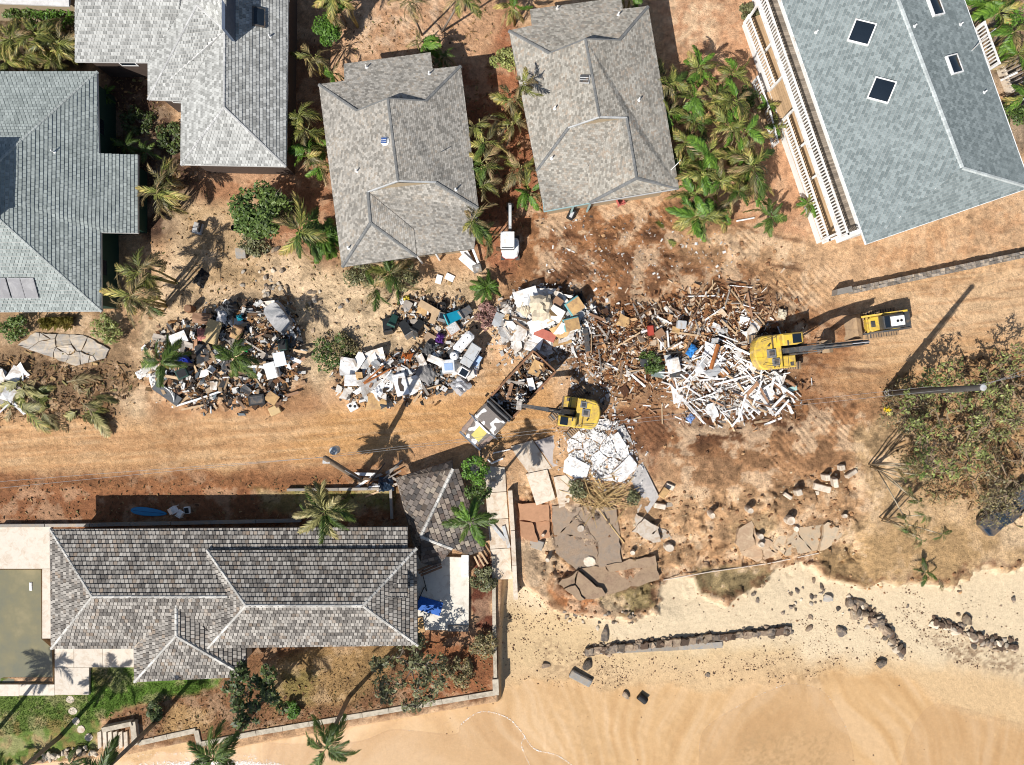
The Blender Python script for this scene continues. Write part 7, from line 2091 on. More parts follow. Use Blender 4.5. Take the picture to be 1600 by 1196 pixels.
L_BROWN = leaf_mat('brown fine leaf', (0.17, 0.125, 0.06), (0.25, 0.18, 0.09), (0.15, 0.15, 0.055), 0.1, 0.55, 0.6, 0.12)
L_MID = leaf_mat('mid green leaf', (0.05, 0.088, 0.02), (0.09, 0.12, 0.03), (0.12, 0.18, 0.035), 0.1, 0.5, 0.6, 0.2)
tree('dark_leafed_tree', 'dense dark green tree in the yard left of the brown roofed house', 410, 332, 3.4, 2.5, 22, 3600, 0.22, L_MID, None, seed=2, twigs=2)
tree('round_clipped_bush', 'round clipped bright green bush near the top edge', 514, 46, 2.4, 1.35, 30, 3200, 0.13, L_BRIGHT, None, 'bush', 0.8, seed=3, spread=0.65, trunk_r=0.08)
tree('sea_grape_tree', 'dark-leaved tree in front of the beach house entrance', 398, 1082, 3.4, 2.6, 30, 1500, 0.26, L_DARK, (408, 1072), seed=4, twigs=3, spread=0.95, blob=(.12, .28), net=True, limbs=30)
tree('sea_grape_tree', 'grey-green open tree at the right end of the beach house garden', 640, 1055, 3.4, 3.0, 34, 1400, 0.24, L_OLIVE, (640, 1040), seed=5, twigs=4, spread=0.95, blob=(.12, .26), net=True, limbs=34)
tree('bare_ironwood_tree', 'wide sparse brown-green tree beside the tall dark pole, crown nearest the pole', 1492, 655, 3.6, 4.5, 90, 2100, 0.2, L_SPARSE, (1470, 655), seed=6, flat=0.3, twigs=3, spread=1.0, limbs=100, bmat=pale_bark, blob=(.06, .15), net=True)
tree('bare_ironwood_tree', 'wide sparse brown tree at the right edge above the pickup', 1580, 715, 3.6, 4.4, 70, 1000, 0.18, L_BROWN, (1560, 710), seed=7, flat=0.3, twigs=3, spread=1.0, limbs=80, bmat=pale_bark, blob=(.06, .15), net=True)
tree('bare_ironwood_tree', 'sparse tree crown at the right edge above the dark pole', 1595, 600, 3.6, 3.4, 60, 1300, 0.14, L_SPARSE, (1580, 600), seed=8, flat=0.3, twigs=5, spread=1.0, limbs=60, bmat=pale_bark, blob=(.07, .16), net=True)
tree('fallen_branch_heap', 'brown heap of fallen branches lying over the blue pickup', 1560, 785, 1.9, 2.4, 30, 1000, 0.12, L_BROWN, (1560, 790), 'branches', 0.3, 20, 0.05, seed=9, twigs=6)
tree('thin_shrub', 'thin brown shrub below the wide sparse tree', 1455, 735, 1.2, 3.0, 40, 900, 0.12, L_BROWN, (1450, 730), 'shrub', 0.3, 20, 0.05, seed=10, twigs=5, spread=0.95)
tree('thin_shrub', 'straggling brown brush on the verge beside the dark pole', 1420, 640, 1.2, 2.2, 18, 1100, 0.12, L_BROWN, (1420, 640), 'shrub', 0.3, 15, 0.04, seed=11, twigs=5, spread=0.95)
SH = [(60, 22, 2.0, 1.5, L_BRIGHT, 'bright green hedge below the pale roof edge at the top left'), (95, 26, 2.0, 1.3, L_BRIGHT, 'bright green shrub at the right end of the top left hedge'), (25, 20, 2.0, 1.2, L_MID, 'darker shrub at the left end of the top left hedge'), (22, 512, 0.9, 1.35, L_MID, 'green shrub at the lower left corner of the green walled house'),
      (168, 514, 0.9, 1.4, L_YEL, 'olive shrub right of the yellow grass tuft'), (790, 92, 1.4, 1.3, L_YEL, 'pale yellow-green shrub beside the warm grey roof'), (560, 430, 0.8, 1.3, L_OLIVE, 'low shrub below the left end of the brown roof front'), (632, 432, 0.8, 1.3, L_OLIVE, 'dark low shrub below the middle of the brown roof front'),
      (520, 552, 0.7, 1.7, L_MID, 'wind-swept green bush above the middle debris heap'), (540, 545, 0.6, 1.5, L_BROWN, 'brown side of the wind-swept bush'), (762, 494, 0.6, 1.1, L_PINK, 'pinkish dead shrub between two debris heaps'), (742, 735, 2.4, 1.2, L_BRIGHT, 'bright shrub climbing the top corner of the collapsed pavilion'), (748, 765, 2.0, 1.1, L_MID, 'grey-green shrub at the right side of the collapsed pavilion'),
      (240, 1112, 0.8, 0.9, L_DARK, 'small dark shrub beside the long palm trunk'), (456, 1110, 0.5, 0.8, L_BRIGHT, 'small blue-green agave-like tuft on the garden bed'), (756, 905, 0.8, 1.2, L_OLIVE, 'straggly shrub beside the cream patio'), (755, 1010, 0.8, 1.3, L_BROWN, 'dry shrub in the corner of the garden wall'), (720, 1050, 0.6, 1.4, L_BROWN, 'dry brush in the lower right of the garden'),
      (1172, 20, 0.6, 0.9, L_OLIVE, 'small dark shrub left of the veranda top'), (1590, 175, 1.5, 1.3, L_MID, 'shrub behind the slatted fence'), (1575, 18, 2.0, 1.6, L_BRIGHT, 'bright leafy shrub at the upper right corner'), (1170, 150, 1.0, 0.9, L_MID, 'small shrub in the shade by the veranda'), (215, 190, 0.5, 1.4, L_DARK, 'dark ground shrub in the shaded gap'), (265, 215, 0.5, 1.3, L_DARK, 'low dark shrub beside the pale roof wall'),
      (1018, 565, 0.9, 1.0, L_MID, 'uprooted green shrub caught in the timber heap'), (395, 380, 0.6, 1.3, L_OLIVE, 'trailing low shrub under the dense dark tree'), (450, 330, 0.5, 1.2, L_BROWN, 'withered shrub right of the dense dark tree')]
for i, (x, y, z, R, mt, lb) in enumerate(SH):
 tree('shrub', lb, x, y, z, R, 14, 900, 0.15, mt, None, 'shrub', 0.55, 6, 0.04, seed=200 + i, spread=0.8, twigs=2)
def tufts(name, lab, poly, n, h, mat, r, kind='stuff', lean=0.5, w=0.03):
 mb = MB()
 for _ in range(n):
  x, y = randin(poly, r)
  g_ = G(x, y)
  a_ = r.uniform(0, TAU); d = Vector((math.cos(a_), math.sin(a_), 0)); s = Vector((-d.y, d.x, 0)) * w
  hh = h * r.uniform(.5, 1.2)
  mb.add([g_ - s, g_ + s, g_ + d * hh * lean * .4 + s * .7 + Vector((0, 0, hh * .6)), g_ + d * hh * lean + Vector((0, 0, hh * .85))], [(0, 1, 2), (0, 2, 3)])
 o = mb.build(name, mat)
 tag(o, lab, None, None, kind)
 return o
rg_ = random.Random(55)
L_LAWN = leaf_mat('lawn blade', (0.075, 0.135, 0.022), (0.09, 0.15, 0.03), (0.12, 0.17, 0.04), 0.1, 0.4, 0.6, 0.2)
tufts('lawn_grass', 'short green lawn between the pool terrace and the garden bed', [(0, 1088), (140, 1086), (142, 1046), (208, 1046), (214, 1068), (335, 1064), (320, 1085), (200, 1104), (155, 1128), (60, 1140), (0, 1150)], 9000, 0.12, L_LAWN, rg_, w=0.02)
tufts('dry_grass', 'dry grass over the garden of the beach house', [(345, 1020), (640, 1012), (690, 1090), (400, 1145), (260, 1150), (200, 1120)], 5000, 0.14, leaf_mat('dry blade', (0.24, 0.17, 0.085), (0.3, 0.2, 0.1), (0.16, 0.14, 0.05), 0.1, 0.4), rg_, w=0.02)
gt = wthing('grass_tuft', G(93, 508), 'yellow ornamental grass tuft between two shrubs below the green walled house', 'grass tuft')
mb = MB()
for k in range(260):
 x, y = 93 + rg_.uniform(-24, 24), 503 + rg_.uniform(-8, 6)
 g_ = G(x, y); d = Vector((rg_.uniform(-.4, .4), -0.7 * rg_.random(), 0)); hh = rg_.uniform(.7, 1.2)
 s = Vector((0.025, 0, 0))
 mb.add([g_ - s, g_ + s, g_ + d * .4 + s + Vector((0, 0, hh * .7)), g_ + d * hh + Vector((0, 0, hh * .8))], [(0, 1, 2), (0, 2, 3)])
wpart(mb, 'blade', leaf_mat('straw blade', (0.34, 0.28, 0.08), (0.42, 0.33, 0.12), (0.22, 0.22, 0.05), 0.1, 0.4), gt, kind='stuff')
# ------------------------------------------------------------------ debris
rd = random.Random(99)
def plank_mesh(seed):
 """a board with torn ends, unit size"""
 r = random.Random(seed)
 n = 4
 ends0 = [(-0.5 - r.uniform(-.03, .06), -0.5 + i / (n - 1)) for i in range(n)]
 ends1 = [(0.5 + r.uniform(-.03, .06), 0.5 - i / (n - 1)) for i in range(n)]
 poly = ends0 + ends1
 return MB().prism([(x, y) for x, y in poly][::-1], -0.5, 0.5)
def sheet_mesh(seed, ragged=0.12):
 r = random.Random(seed)
 poly = [(-.5, -.5), (0.0, -.5), (.5, -.5), (.5, 0.1), (.5, .5), (-.1, .5), (-.5, .5), (-.5, -0.05)]
 poly = [(x + r.uniform(-ragged, ragged), y + r.uniform(-ragged, ragged)) for x, y in poly]
 mb = MB()
 z = [0.5 + r.uniform(-2.5, 2.5) for _ in poly]
 mb.prism(poly, [q - 1 for q in z], z)
 return mb
PLK = {}
SHT = {}
for key, mt in (('white', white_dirty), ('raw', raw_wood), ('red', red_wood), ('dark', dark_wood), ('grey', grey_wood), ('plaster', plaster), ('ply', ply), ('conc', concrete), ('char', charcoal), ('lgrey', light_grey)):
 PLK[key] = []
 SHT[key] = []
 for i in range(4):
  PLK[key].append(plank_mesh(300 + i).mesh('plank', mt))
  SHT[key].append(sheet_mesh(320 + i).mesh('sheet', mt))
def lay(mesh, name, px, py, L, W, T, ang, dz=0.1, tilt=(0, 0), label=None, cat=None, group=None, z=None):
 g_ = G(px, py) if z is None else P(px, py, z)
 o = link(name, mesh, None, g_ + Vector((0, 0, dz)), (tilt[0], tilt[1], ang), (L, W, T))
 tag(o, label, cat, group)
 return o
CNAME = {'white': 'white painted', 'raw': 'raw yellow', 'red': 'reddish brown', 'dark': 'dark weathered', 'grey': 'grey weathered', 'plaster': 'dusty plaster', 'ply': 'orange plywood', 'conc': 'concrete', 'char': 'black', 'lgrey': 'light grey'}
HPLACE = {'boards': 'in the fanned heap of white boards below the timber-heap excavator', 'lumber': 'in the splintered timber heap left of the excavator', 'left': 'in the left debris heap around two palms', 'middle': 'in the middle debris heap by the roadside',
          'plaster': 'in the plaster heap above the dump truck', 'bins': 'among the wheeled bins on the sandy yard', 'fronds': 'in the heap of fallen fronds at the left edge', 'edge': 'scattered on churned earth around the timber heap', 'pole': 'in the wreckage at the foot of the leaning pole'}
def heap_planks(h, n, mix, poly, Lr, Wr, ang=None, lift=0.5, T=0.05):
 for _ in range(n):
  k = rd.choice(mix)
  x, y = randin(poly, rd)
  a_ = ang(x, y) if ang else rd.uniform(0, math.pi)
  L = rd.uniform(*Lr); W = rd.uniform(*Wr)
  lay(rd.choice(PLK[k]), 'timber_plank' if k != 'white' else 'white_board', x, y, L, W, T * rd.uniform(.6, 1.6), a_, rd.uniform(0.05, lift), (rd.gauss(0, .2), rd.gauss(0, .10)),
   '%s board %s' % (CNAME[k], HPLACE[h]), 'board', 'boards ' + HPLACE[h])
def heap_sheets(h, n, mix, poly, Lr, lift=0.5, T=0.05):
 for _ in range(n):
  k = rd.choice(mix)
  x, y = randin(poly, rd)
  L = rd.uniform(*Lr)
  lay(rd.choice(SHT[k]), 'wallboard_scrap', x, y, L, L * rd.uniform(.45, .95), T * rd.uniform(.5, 1.2), rd.uniform(0, math.pi), rd.uniform(0.06, lift), (rd.gauss(0, .2), rd.gauss(0, .2)),
   '%s broken panel %s' % (CNAME[k], HPLACE[h]), 'panel', 'panels ' + HPLACE[h])
def litter(name, lab, poly, n, pal, smin, smax, lift, long=2.5, gauss=None):
 mb = MB()
 for _ in range(n):
  x, y = randin(poly, rd)
  if gauss:
   x += rd.gauss(0, gauss); y += rd.gauss(0, gauss)
  g_ = G(x, y)
  L = smin + (smax - smin) * rd.random() ** 2.2
  W = L / rd.uniform(1.1, long * 1.6); T = rd.uniform(.02, .10)
  Mx = Euler((rd.gauss(0, .35), rd.gauss(0, .35), rd.uniform(0, TAU))).to_matrix()
  hx, hy, hz = L / 2, W / 2, T / 2
  c = g_ + Vector((0, 0, rd.uniform(.02, lift)))
  k = rd.uniform(.6, 1.0)
  q = [Mx @ Vector(v) + c for v in ((-hx, -hy, -hz), (hx, -hy * k, -hz), (hx * k, hy, -hz), (-hx, hy, -hz), (-hx, -hy, hz), (hx, -hy * k, hz), (hx * k, hy, hz), (-hx, hy, hz))]
  mb.add(q, [(4, 5, 6, 7), (0, 1, 5, 4), (1, 2, 6, 5), (2, 3, 7, 6), (3, 0, 4, 7)])
 o = mb.build(name, pal)
 tag(o, lab, None, None, 'stuff')
PAL_MIX = palette_mat('mixed rubbish', [(70, 58, 48), (236, 232, 224), (150, 116, 84), (44, 40, 38), (196, 170, 140), (120, 84, 56), (220, 214, 204), (96, 90, 86), (176, 130, 84), (90, 66, 48), (240, 238, 234), (110, 120, 126), (160, 128, 100), (60, 52, 46)])
PAL_WHITE = palette_mat('white rubbish', [(244, 242, 236), (230, 224, 214), (150, 120, 92), (250, 248, 244), (200, 190, 178), (90, 76, 66), (238, 232, 224), (214, 200, 186), (120, 112, 106), (246, 244, 240)])
PAL_WOOD = palette_mat('timber splinters', [(150, 100, 62), (196, 150, 106), (110, 70, 44), (226, 200, 170), (90, 58, 38), (170, 120, 78), (240, 232, 220), (128, 84, 54), (76, 52, 38), (208, 168, 124)])
PAL_LEAF = palette_mat('dry leaf litter', [(150, 116, 78), (176, 138, 92), (120, 96, 64), (198, 164, 116), (136, 128, 80), (110, 82, 58), (160, 122, 84)])
Hp = {k: v[0] for k, v in HEAPS.items()}
litter('rubbish_litter', 'fine mixed rubbish filling the left debris heap', Hp['left'], 2600, PAL_MIX, .08, .75, .35, gauss=7)
litter('rubbish_litter', 'fine mixed rubbish filling the middle debris heap', Hp['middle'], 1500, PAL_MIX, .08, .7, .35, gauss=6)
litter('rubbish_litter', 'fine rubbish between the wheeled bins', Hp['bins'], 750, PAL_MIX, .06, .5, .2, gauss=7)
litter('plaster_litter', 'crumbled white plaster filling the heap above the dump truck', Hp['plaster'], 2200, PAL_WHITE, .06, .6, .3, gauss=9)
litter('timber_litter', 'splinters covering the timber heap', Hp['lumber'], 4600, PAL_WOOD, .06, .8, .25, 7, gauss=16)
litter('timber_litter', 'splinters strewn over the churned earth', [(930, 470), (1230, 450), (1250, 520), (1240, 660), (1020, 640), (920, 570)], 1500, PAL_WOOD, .06, .6, .12, 5, gauss=18)
litter('white_litter', 'white chips filling the fan of boards', Hp['boards'], 1800, PAL_WHITE, .06, .7, .25, 7, gauss=14)
litter('plaster_litter', 'white plaster dust chips around the smashed white floor', [(885, 665), (960, 648), (995, 720), (985, 750), (900, 750)], 1500, palette_mat('white dust chips', [(250, 248, 244), (240, 236, 230), (226, 220, 212), (252, 250, 248), (206, 198, 188), (244, 240, 236)]), .04, .3, .25, gauss=12)
litter('plaster_litter', 'white chips spread between truck and timber heap', [(780, 500), (940, 470), (1000, 520), (960, 640), (900, 620), (880, 560), (790, 570)], 1300, PAL_WHITE, .04, .4, .1, gauss=14)
litter('leaf_litter', 'brown leaf litter around the fallen fronds', [(-20, 560), (180, 560), (230, 590), (180, 660), (-20, 660)], 1500, PAL_LEAF, .06, .6, .1, 12, gauss=8)
litter('leaf_litter', 'dry leaves and twigs over the sandy yard', [(220, 340), (480, 300), (540, 420), (760, 430), (780, 560), (520, 560), (300, 480), (200, 520)], 1300, PAL_LEAF, .04, .35, .05, 6, gauss=10)
litter('leaf_litter', 'dry leaves under the palms between the houses', [(690, 120), (790, 100), (860, 330), (800, 420), (740, 400)], 500, PAL_LEAF, .05, .5, .06, 6, gauss=10)
litter('leaf_litter', 'twigs on the beach house garden beds', [(160, 1120), (400, 1070), (770, 990), (770, 1080), (400, 1140), (220, 1155)], 1600, PAL_LEAF, .04, .3, .05, 8, gauss=4)
litter('leaf_litter', 'rotting leaves on the soil strip north of the beach house', [(0, 755), (400, 748), (620, 742), (615, 815), (0, 818)], 900, PAL_LEAF, .04, .35, .05, 10)
litter('leaf_litter', 'brown twigs under the sparse trees', [(1380, 600), (1600, 540), (1600, 800), (1450, 780)], 2200, PAL_LEAF, .08, .8, .12, 9, gauss=10)
litter('chip_litter', 'small pale chips over the cleared lots', [(820, 760), (1060, 770), (1340, 720), (1340, 870), (1000, 900), (830, 900)], 700, palette_mat('pale chips', [(226, 196, 152), (150, 110, 76), (240, 220, 184), (110, 80, 58)]), .03, .22, .04, 2)
litter('chip_litter', 'small chips over the tracked yard below the warm grey roof', [(840, 340), (1100, 330), (1180, 420), (860, 450)], 420, PAL_WHITE, .03, .3, .05, 3)
litter('leaf_litter', 'small litter over the upper lots', [(450, 90), (560, 20), (800, 10), (790, 60), (620, 90)], 350, PAL_LEAF, .04, .3, .05, 5, gauss=10)
litter('leaf_litter', 'dark leaf litter in the shaded gap between the upper left houses', [(165, 110), (230, 110), (290, 250), (330, 300), (230, 300), (170, 230)], 700, PAL_LEAF, .05, .4, .05, 5, gauss=5)
fan = lambda x, y: math.atan2(-(y - 565), (x - 1100)) + rd.gauss(0, .35)
heap_planks('boards', 150, ['white'] * 9 + ['raw', 'red'], [(1050, 575), (1110, 545), (1180, 550), (1235, 600), (1200, 635), (1150, 650), (1085, 645), (1045, 620)], (.8, 3.2), (.05, .17), lambda x, y: rd.choice([-.75, -.6, -.9, .3, 1.0, -0.4]) + rd.gauss(0, .3), .45)
heap_planks('boards', 22, ['raw', 'red', 'white', 'white'], [(1160, 580), (1240, 590), (1230, 640), (1160, 630)], (.8, 2.2), (.12, .3), None, .7)
heap_planks('lumber', 130, ['raw', 'red', 'dark', 'dark', 'white', 'grey', 'grey', 'white', 'raw', 'dark'], Hp['lumber'], (.7, 3.0), (.05, .18), None, .4)
heap_planks('edge', 46, ['dark', 'red', 'raw', 'white', 'dark'], [(1040, 455), (1170, 440), (1240, 480), (1230, 530), (1180, 540), (1050, 500)], (.7, 2.4), (.05, .16), None, .12)
heap_planks('edge', 26, ['white', 'raw', 'red'], [(930, 620), (1100, 640), (1240, 640), (1200, 665), (1000, 670)], (.5, 1.8), (.07, .2), None, .1)
heap_planks('left', 62, ['grey', 'raw', 'dark', 'red', 'white', 'char', 'raw'], Hp['left'], (.8, 2.6), (.08, .3), None, .6)
heap_planks('middle', 30, ['grey', 'red', 'dark', 'white', 'raw'], Hp['middle'], (.7, 2.2), (.08, .28), None, .5)
heap_planks('plaster', 36, ['white', 'raw', 'red', 'dark', 'grey', 'white'], [(785, 490), (880, 455), (935, 490), (930, 560), (840, 555)], (.7, 2.4), (.08, .25), None, .6)
heap_planks('bins', 12, ['raw', 'dark', 'white'], Hp['bins'], (.7, 1.6), (.06, .2), None, .35)
heap_planks('pole', 14, ['grey', 'dark', 'raw', 'white'], [(570, 735), (640, 730), (625, 770), (560, 770)], (1.0, 2.8), (.1, .28), lambda x, y: rd.gauss(.4, .35), .5)
heap_planks('fronds', 8, ['white', 'grey'], [(-10, 585), (40, 580), (40, 640), (-10, 645)], (.8, 2.2), (.1, .3), None, .4)
heap_sheets('left', 34, ['plaster', 'ply', 'grey', 'white', 'char', 'red', 'lgrey'], Hp['left'], (.5, 1.5), .55)
heap_sheets('middle', 46, ['plaster', 'plaster', 'white', 'plaster', 'ply', 'lgrey', 'char'], Hp['middle'], (.6, 1.7), .55)
heap_sheets('plaster', 42, ['white', 'plaster', 'white', 'plaster', 'ply', 'lgrey'], [(785, 490), (820, 460), (870, 460), (905, 500), (860, 545), (790, 540)], (.6, 1.9), .6)
heap_sheets('lumber', 20, ['plaster', 'ply', 'red', 'white', 'lgrey', 'char'], Hp['lumber'], (.4, 1.2), .5)
heap_sheets('boards', 12, ['white', 'white', 'lgrey'], Hp['boards'], (.6, 1.5), .5)
heap_sheets('bins', 8, ['plaster', 'ply', 'grey'], Hp['bins'], (.4, 1.0), .3)
heap_sheets('fronds', 7, ['white', 'white', 'plaster'], [(-10, 580), (36, 580), (36, 620), (-10, 620)], (.9, 2.0), .35)
def bx_thing(name, lab, cat, px, py, s, ang, mat, dz=0.35, tilt=(0, 0), bev=.05, z=None):
 g_ = G(px, py) if z is None else P(px, py, z)
 root = empty(name, g_ + Vector((0, 0, dz)), lab, cat)
 root.rotation_euler = (tilt[0], tilt[1], ang)
 part(MB().bevbox((0, 0, s[2] / 2), s, bev), 'body', mat, root)
 return root
def panel(name, lab, px, py, L, W, ang, mat, dz=.55, tilt=(0.08, 0.05), T=.06, cat='panel'):
 o = MB().bevbox((0, 0, 0), (L, W, T), min(.02, T * .3)).build(name, mat, label=lab, cat=cat)
 o.location = G(px, py) + Vector((0, 0, dz)); o.rotation_euler = (tilt[0], tilt[1], ang)
 return o
R_ = math.radians
lid_grey = grey_plastic
panel('white_sheet', 'clean white sheet on the upper left of the left debris heap', 285, 530, 1.4, .95, R_(22), white_paint, .75)
panel('flush_door_leaf', 'tan flush door lying across the left debris heap', 338, 520, 1.2, 1.95, R_(-18), M('tan door', (.46, .33, .16), .6, .12), .8, cat='door')
panel('white_sheet', 'pale blue-white board at the right end of the left debris heap', 442, 562, .95, 1.15, R_(12), M('bluish white board', (.62, .68, .72), .5, .08), .8)
panel('slate_sheet', 'dark grey panel with bent white rods at the lower left of the left heap', 265, 615, 2.5, .85, R_(-36), M('dark slate panel', (.055, .06, .065), .5, .2), .45)
for k in range(4): stick('bent_rod', 'thin white rod bent over the dark grey panel', 'rod', [(262 + k * 4, 604 + k * 2), (272 + k * 2, 612 + k * 3), (278, 622 + k * 2)], .025, white_paint, .7)['group'] = 'white rods on the dark panel'
stick('white_pipe', 'long white pipe along the lower edge of the left debris heap', 'pipe', [(273, 636), (312, 624), (350, 611)], .09, white_paint, .45)
t = bx_thing('brown_cabinet', 'reddish brown cabinet tipped on the left debris heap', 'cabinet', 375, 519, (.8, 1.1, .5), R_(-25), red_wood, .45, (.3, .1)); part(MB().box((0, 0, .51), (.64, .94, .03)), 'door', ply, t)
t = bx_thing('white_cabinet', 'white cabinet at the right end of the left debris heap', 'cabinet', 430, 578, (1.0, 1.35, .7), R_(14), white_dirty, .3, (.1, -.1)); part(MB().box((0, 0, .71), (.86, 1.2, .03)), 'door', white_paint, t)
t = bx_thing('black_frame_box', 'black open box frame at the lower right of the left heap', 'box', 404, 624, (1.35, .9, .45), R_(8), black, .2, (.1, .1)); part(MB().box((0, 0, .46), (1.0, .6, .02)), 'opening', charcoal, t)
panel('brown_sheet', 'brown panel beside the black box frame', 428, 622, 1.0, .9, R_(-35), ply, .5)
t = bx_thing('tan_box', 'tan carton at the bottom right of the left heap', 'carton', 431, 641, (.95, .75, .35), R_(25), M('carton', (.5, .36, .18), .8, .1), .05); part(MB().box((0, .0, .36), (.9, .03, .01)), 'seam', raw_wood, t)
tub = wthing('grey_tub', G(437, 497), 'large overturned grey tub with rounded corners on the left heap', 'tub')
mb = MB(); pts = []
for q in range(20):
 a_ = TAU * q / 20; cx, cy = math.cos(a_), math.sin(a_)
 pts.append((.82 * math.copysign(abs(cx) ** .5, cx), 1.35 * math.copysign(abs(cy) ** .5, cy)))
ang_ = R_(38); rotp = [(x * math.cos(ang_) - y * math.sin(ang_), x * math.sin(ang_) + y * math.cos(ang_)) for x, y in pts]
g_ = G(437, 497)
mb.prism([(g_.x + x, g_.y + y) for x, y in rotp], g_.z - .1, g_.z + .75, top=[(g_.x + x * .86, g_.y + y * .9) for x, y in rotp])
wpart(mb, 'shell', M('scuffed grey shell', (.20, .205, .21), .5, .35, scale=1.2, dirt=(.5, .48, .46), dirt_amt=.25), tub)
mb = MB().prism([(g_.x + x * 1.08, g_.y + y * 1.05) for x, y in rotp], g_.z - .12, g_.z + .06)
wpart(mb, 'rim', M('tub rim', (.45, .44, .43), .5, .2), tub)
def crumple(name, lab, cat, px, py, sx, sy, h, mat, seed, dz=.4):
 """a crumpled cloth, bag or foil"""
 r = random.Random(seed)
 n = 7; mb = MB()
 for j in range(n + 1):
  for i in range(n + 1):
   u, v = i / n - .5, j / n - .5
   e_ = max(0, 1 - (2 * max(abs(u), abs(v))) ** 3)
   mb.v.append((u * sx * (1 + r.uniform(-.12, .12)), v * sy * (1 + r.uniform(-.12, .12)), h * e_ * r.uniform(.35, 1.1)))
 for j in range(n):
  for i in range(n):
   a_ = j * (n + 1) + i
   mb.f.append((a_, a_ + 1, a_ + n + 2, a_ + n + 1)); mb.m.append(0)
 o = mb.build(name, mat, label=lab, cat=cat)
 o.location = G(px, py) + Vector((0, 0, dz)); o.rotation_euler = (0, 0, r.uniform(0, 3))
 return o
blue_t = solid('blue tarpaulin', (40, 90, 200), .5, .3)
crumple('blue_tarp', 'crumpled dark blue tarp in the left debris heap', 'tarp', 293, 565, .9, 1.0, .4, solid('deep blue tarp', (30, 50, 160), .5, .3), 1, .6)
crumple('green_bag', 'small bright green bag in the left debris heap', 'bag', 387, 546, .4, .55, .25, solid('bright green plastic', (30, 170, 90), .4), 2, .7)
crumple('black_bag', 'dark grey rubbish bags at the top of the left heap', 'bag', 362, 483, 1.3, 1.1, .6, M('dark bag', (.06, .062, .065), .4, .4), 3, .5)
crumple('clear_bag', 'pale plastic bag on top of the left heap', 'bag', 352, 497, 1.0, .8, .4, M('pale plastic', (.55, .53, .52), .35, .2), 4, .7)
crumple('teal_bag', 'small teal bag near the top of the left heap', 'bag', 380, 498, .5, .45, .25, solid('teal plastic', (30, 150, 170), .4), 5, .8)
crumple('pink_cloth', 'pale red cloth left of the tan door', 'cloth', 322, 524, 1.0, 1.0, .25, solid('faded red cloth', (200, 130, 116), .8, .3), 6, .6)
crumple('white_foam', 'lump of white foam at the left tip of the left heap', 'foam', 223, 584, .9, .7, .35, white_paint, 7, .2)
crumple('white_foam', 'second lump of white foam below the left palm', 'foam', 243, 594, .8, 1.1, .35, white_paint, 8, .2)
t = bx_thing('garden_cart', 'dark green cart in the lower left heap', 'cart', 290, 584, (.9, .8, .45), R_(25), M('dark green plastic', (.03, .07, .055), .5, .2), .5, (.1, .2)); part(MB().box((0, 0, .46), (.7, .6, .02)), 'tray', black, t)
t = bx_thing('dark_crate', 'dark green crate at the right end of the left heap', 'crate', 446, 540, (.7, .9, .6), R_(5), M('dark crate', (.03, .06, .05), .5, .3), .3); part(MB().box((0, 0, .61), (.55, .75, .02)), 'opening', black, t)
def chair(lab, px, py, ang, mat, dz=.1, tilt=(0, 0), s=1.0):
 root = empty('chair', G(px, py) + Vector((0, 0, dz)), lab, 'chair')
 root.rotation_euler = (tilt[0], tilt[1], ang); root.scale = (s, s, s)
 part(MB().bevbox((0, 0, .42), (.5, .48, .05), .02), 'seat', mat, root)
 part(MB().bevbox((-.25, 0, .68), (.05, .46, .5), .02), 'backrest', mat, root)
 for sx in (-1, 1):
  for sy in (-1, 1): part(MB().box((sx * .21, sy * .2, .2), (.05, .05, .42)), 'leg', mat, root)
 for sy in (-1, 1): part(MB().box((0, sy * .25, .62), (.45, .05, .05)), 'armrest', mat, root)
 return root
chair('white plastic chair thrown on the left debris heap', 333, 577, 1.0, white_paint, .6, (.5, .3))
chair('orange wooden armchair at the top of the middle heap', 635, 563, 2.2, solid('orange stained wood', (200, 110, 50), .5), .5, (.7, .4), 1.25)
chair('salmon garden chair under the front eave of the warm grey roof', 968, 318, .4, solid('salmon plastic', (220, 120, 110), .6), .05, (0, 0), 1.3)
chair('white plastic chair in the shaded soil strip, upper of two', 277, 795, .5, white_paint, .02, (0, 0), 1.1)
chair('white plastic chair in the shaded soil strip, lower of two', 285, 803, 2.6, white_paint, .02, (0.2, 0), 1.1)
t = bx_thing('open_crate', 'white open crate beside the two white plastic chairs', 'crate', 294, 797, (.5, .6, .3), .1, white_paint, .0); part(MB().box((0, 0, .305), (.36, .46, .02)), 'opening', black, t)
t = wthing('rusty_barrel', G(301, 484), 'rust brown barrel standing beside the left debris heap', 'barrel')
g_ = G(301, 484); wpart(MB().lathe([(.3, -.05), (.33, .1), (.36, .5), (.33, .9), (.3, .95)], 14, g_), 'shell', rust, t); wpart(MB().lathe([(.26, .955), (.24, .97)], 14, g_), 'lid', red_wood, t)
crumple('black_bag', 'black rubbish bag lying on the open sand', 'bag', 316, 435, 1.0, 1.4, .55, black, 9, .05)
t = bx_thing('padded_chair', 'grey padded seat on the sand near the scorched palm', 'seat', 311, 358, (.75, .95, .4), R_(-15), light_grey, .0); part(MB().bevbox((.25, .1, .5), (.15, .8, .5), .04), 'backrest', charcoal, t)
t = wthing('black_bucket', G(369, 358), 'black bucket beside the dense dark tree', 'bucket'); wpart(MB().lathe([(.22, 0), (.28, .5), (.25, .5), (.2, .1)], 12, G(369, 358)), 'shell', black, t)
t = bx_thing('grey_box', 'weathered grey box below the dense dark tree', 'box', 379, 397, (.8, .85, .45), R_(5), concrete_grey, .0); part(MB().bevbox((0, 0, .47), (.84, .89, .06), .02), 'lid', concrete_grey, t)
apw = M('appliance white', (.72, .73, .74), .35, .06, dirt=(.45, .36, .26), dirt_amt=.12)
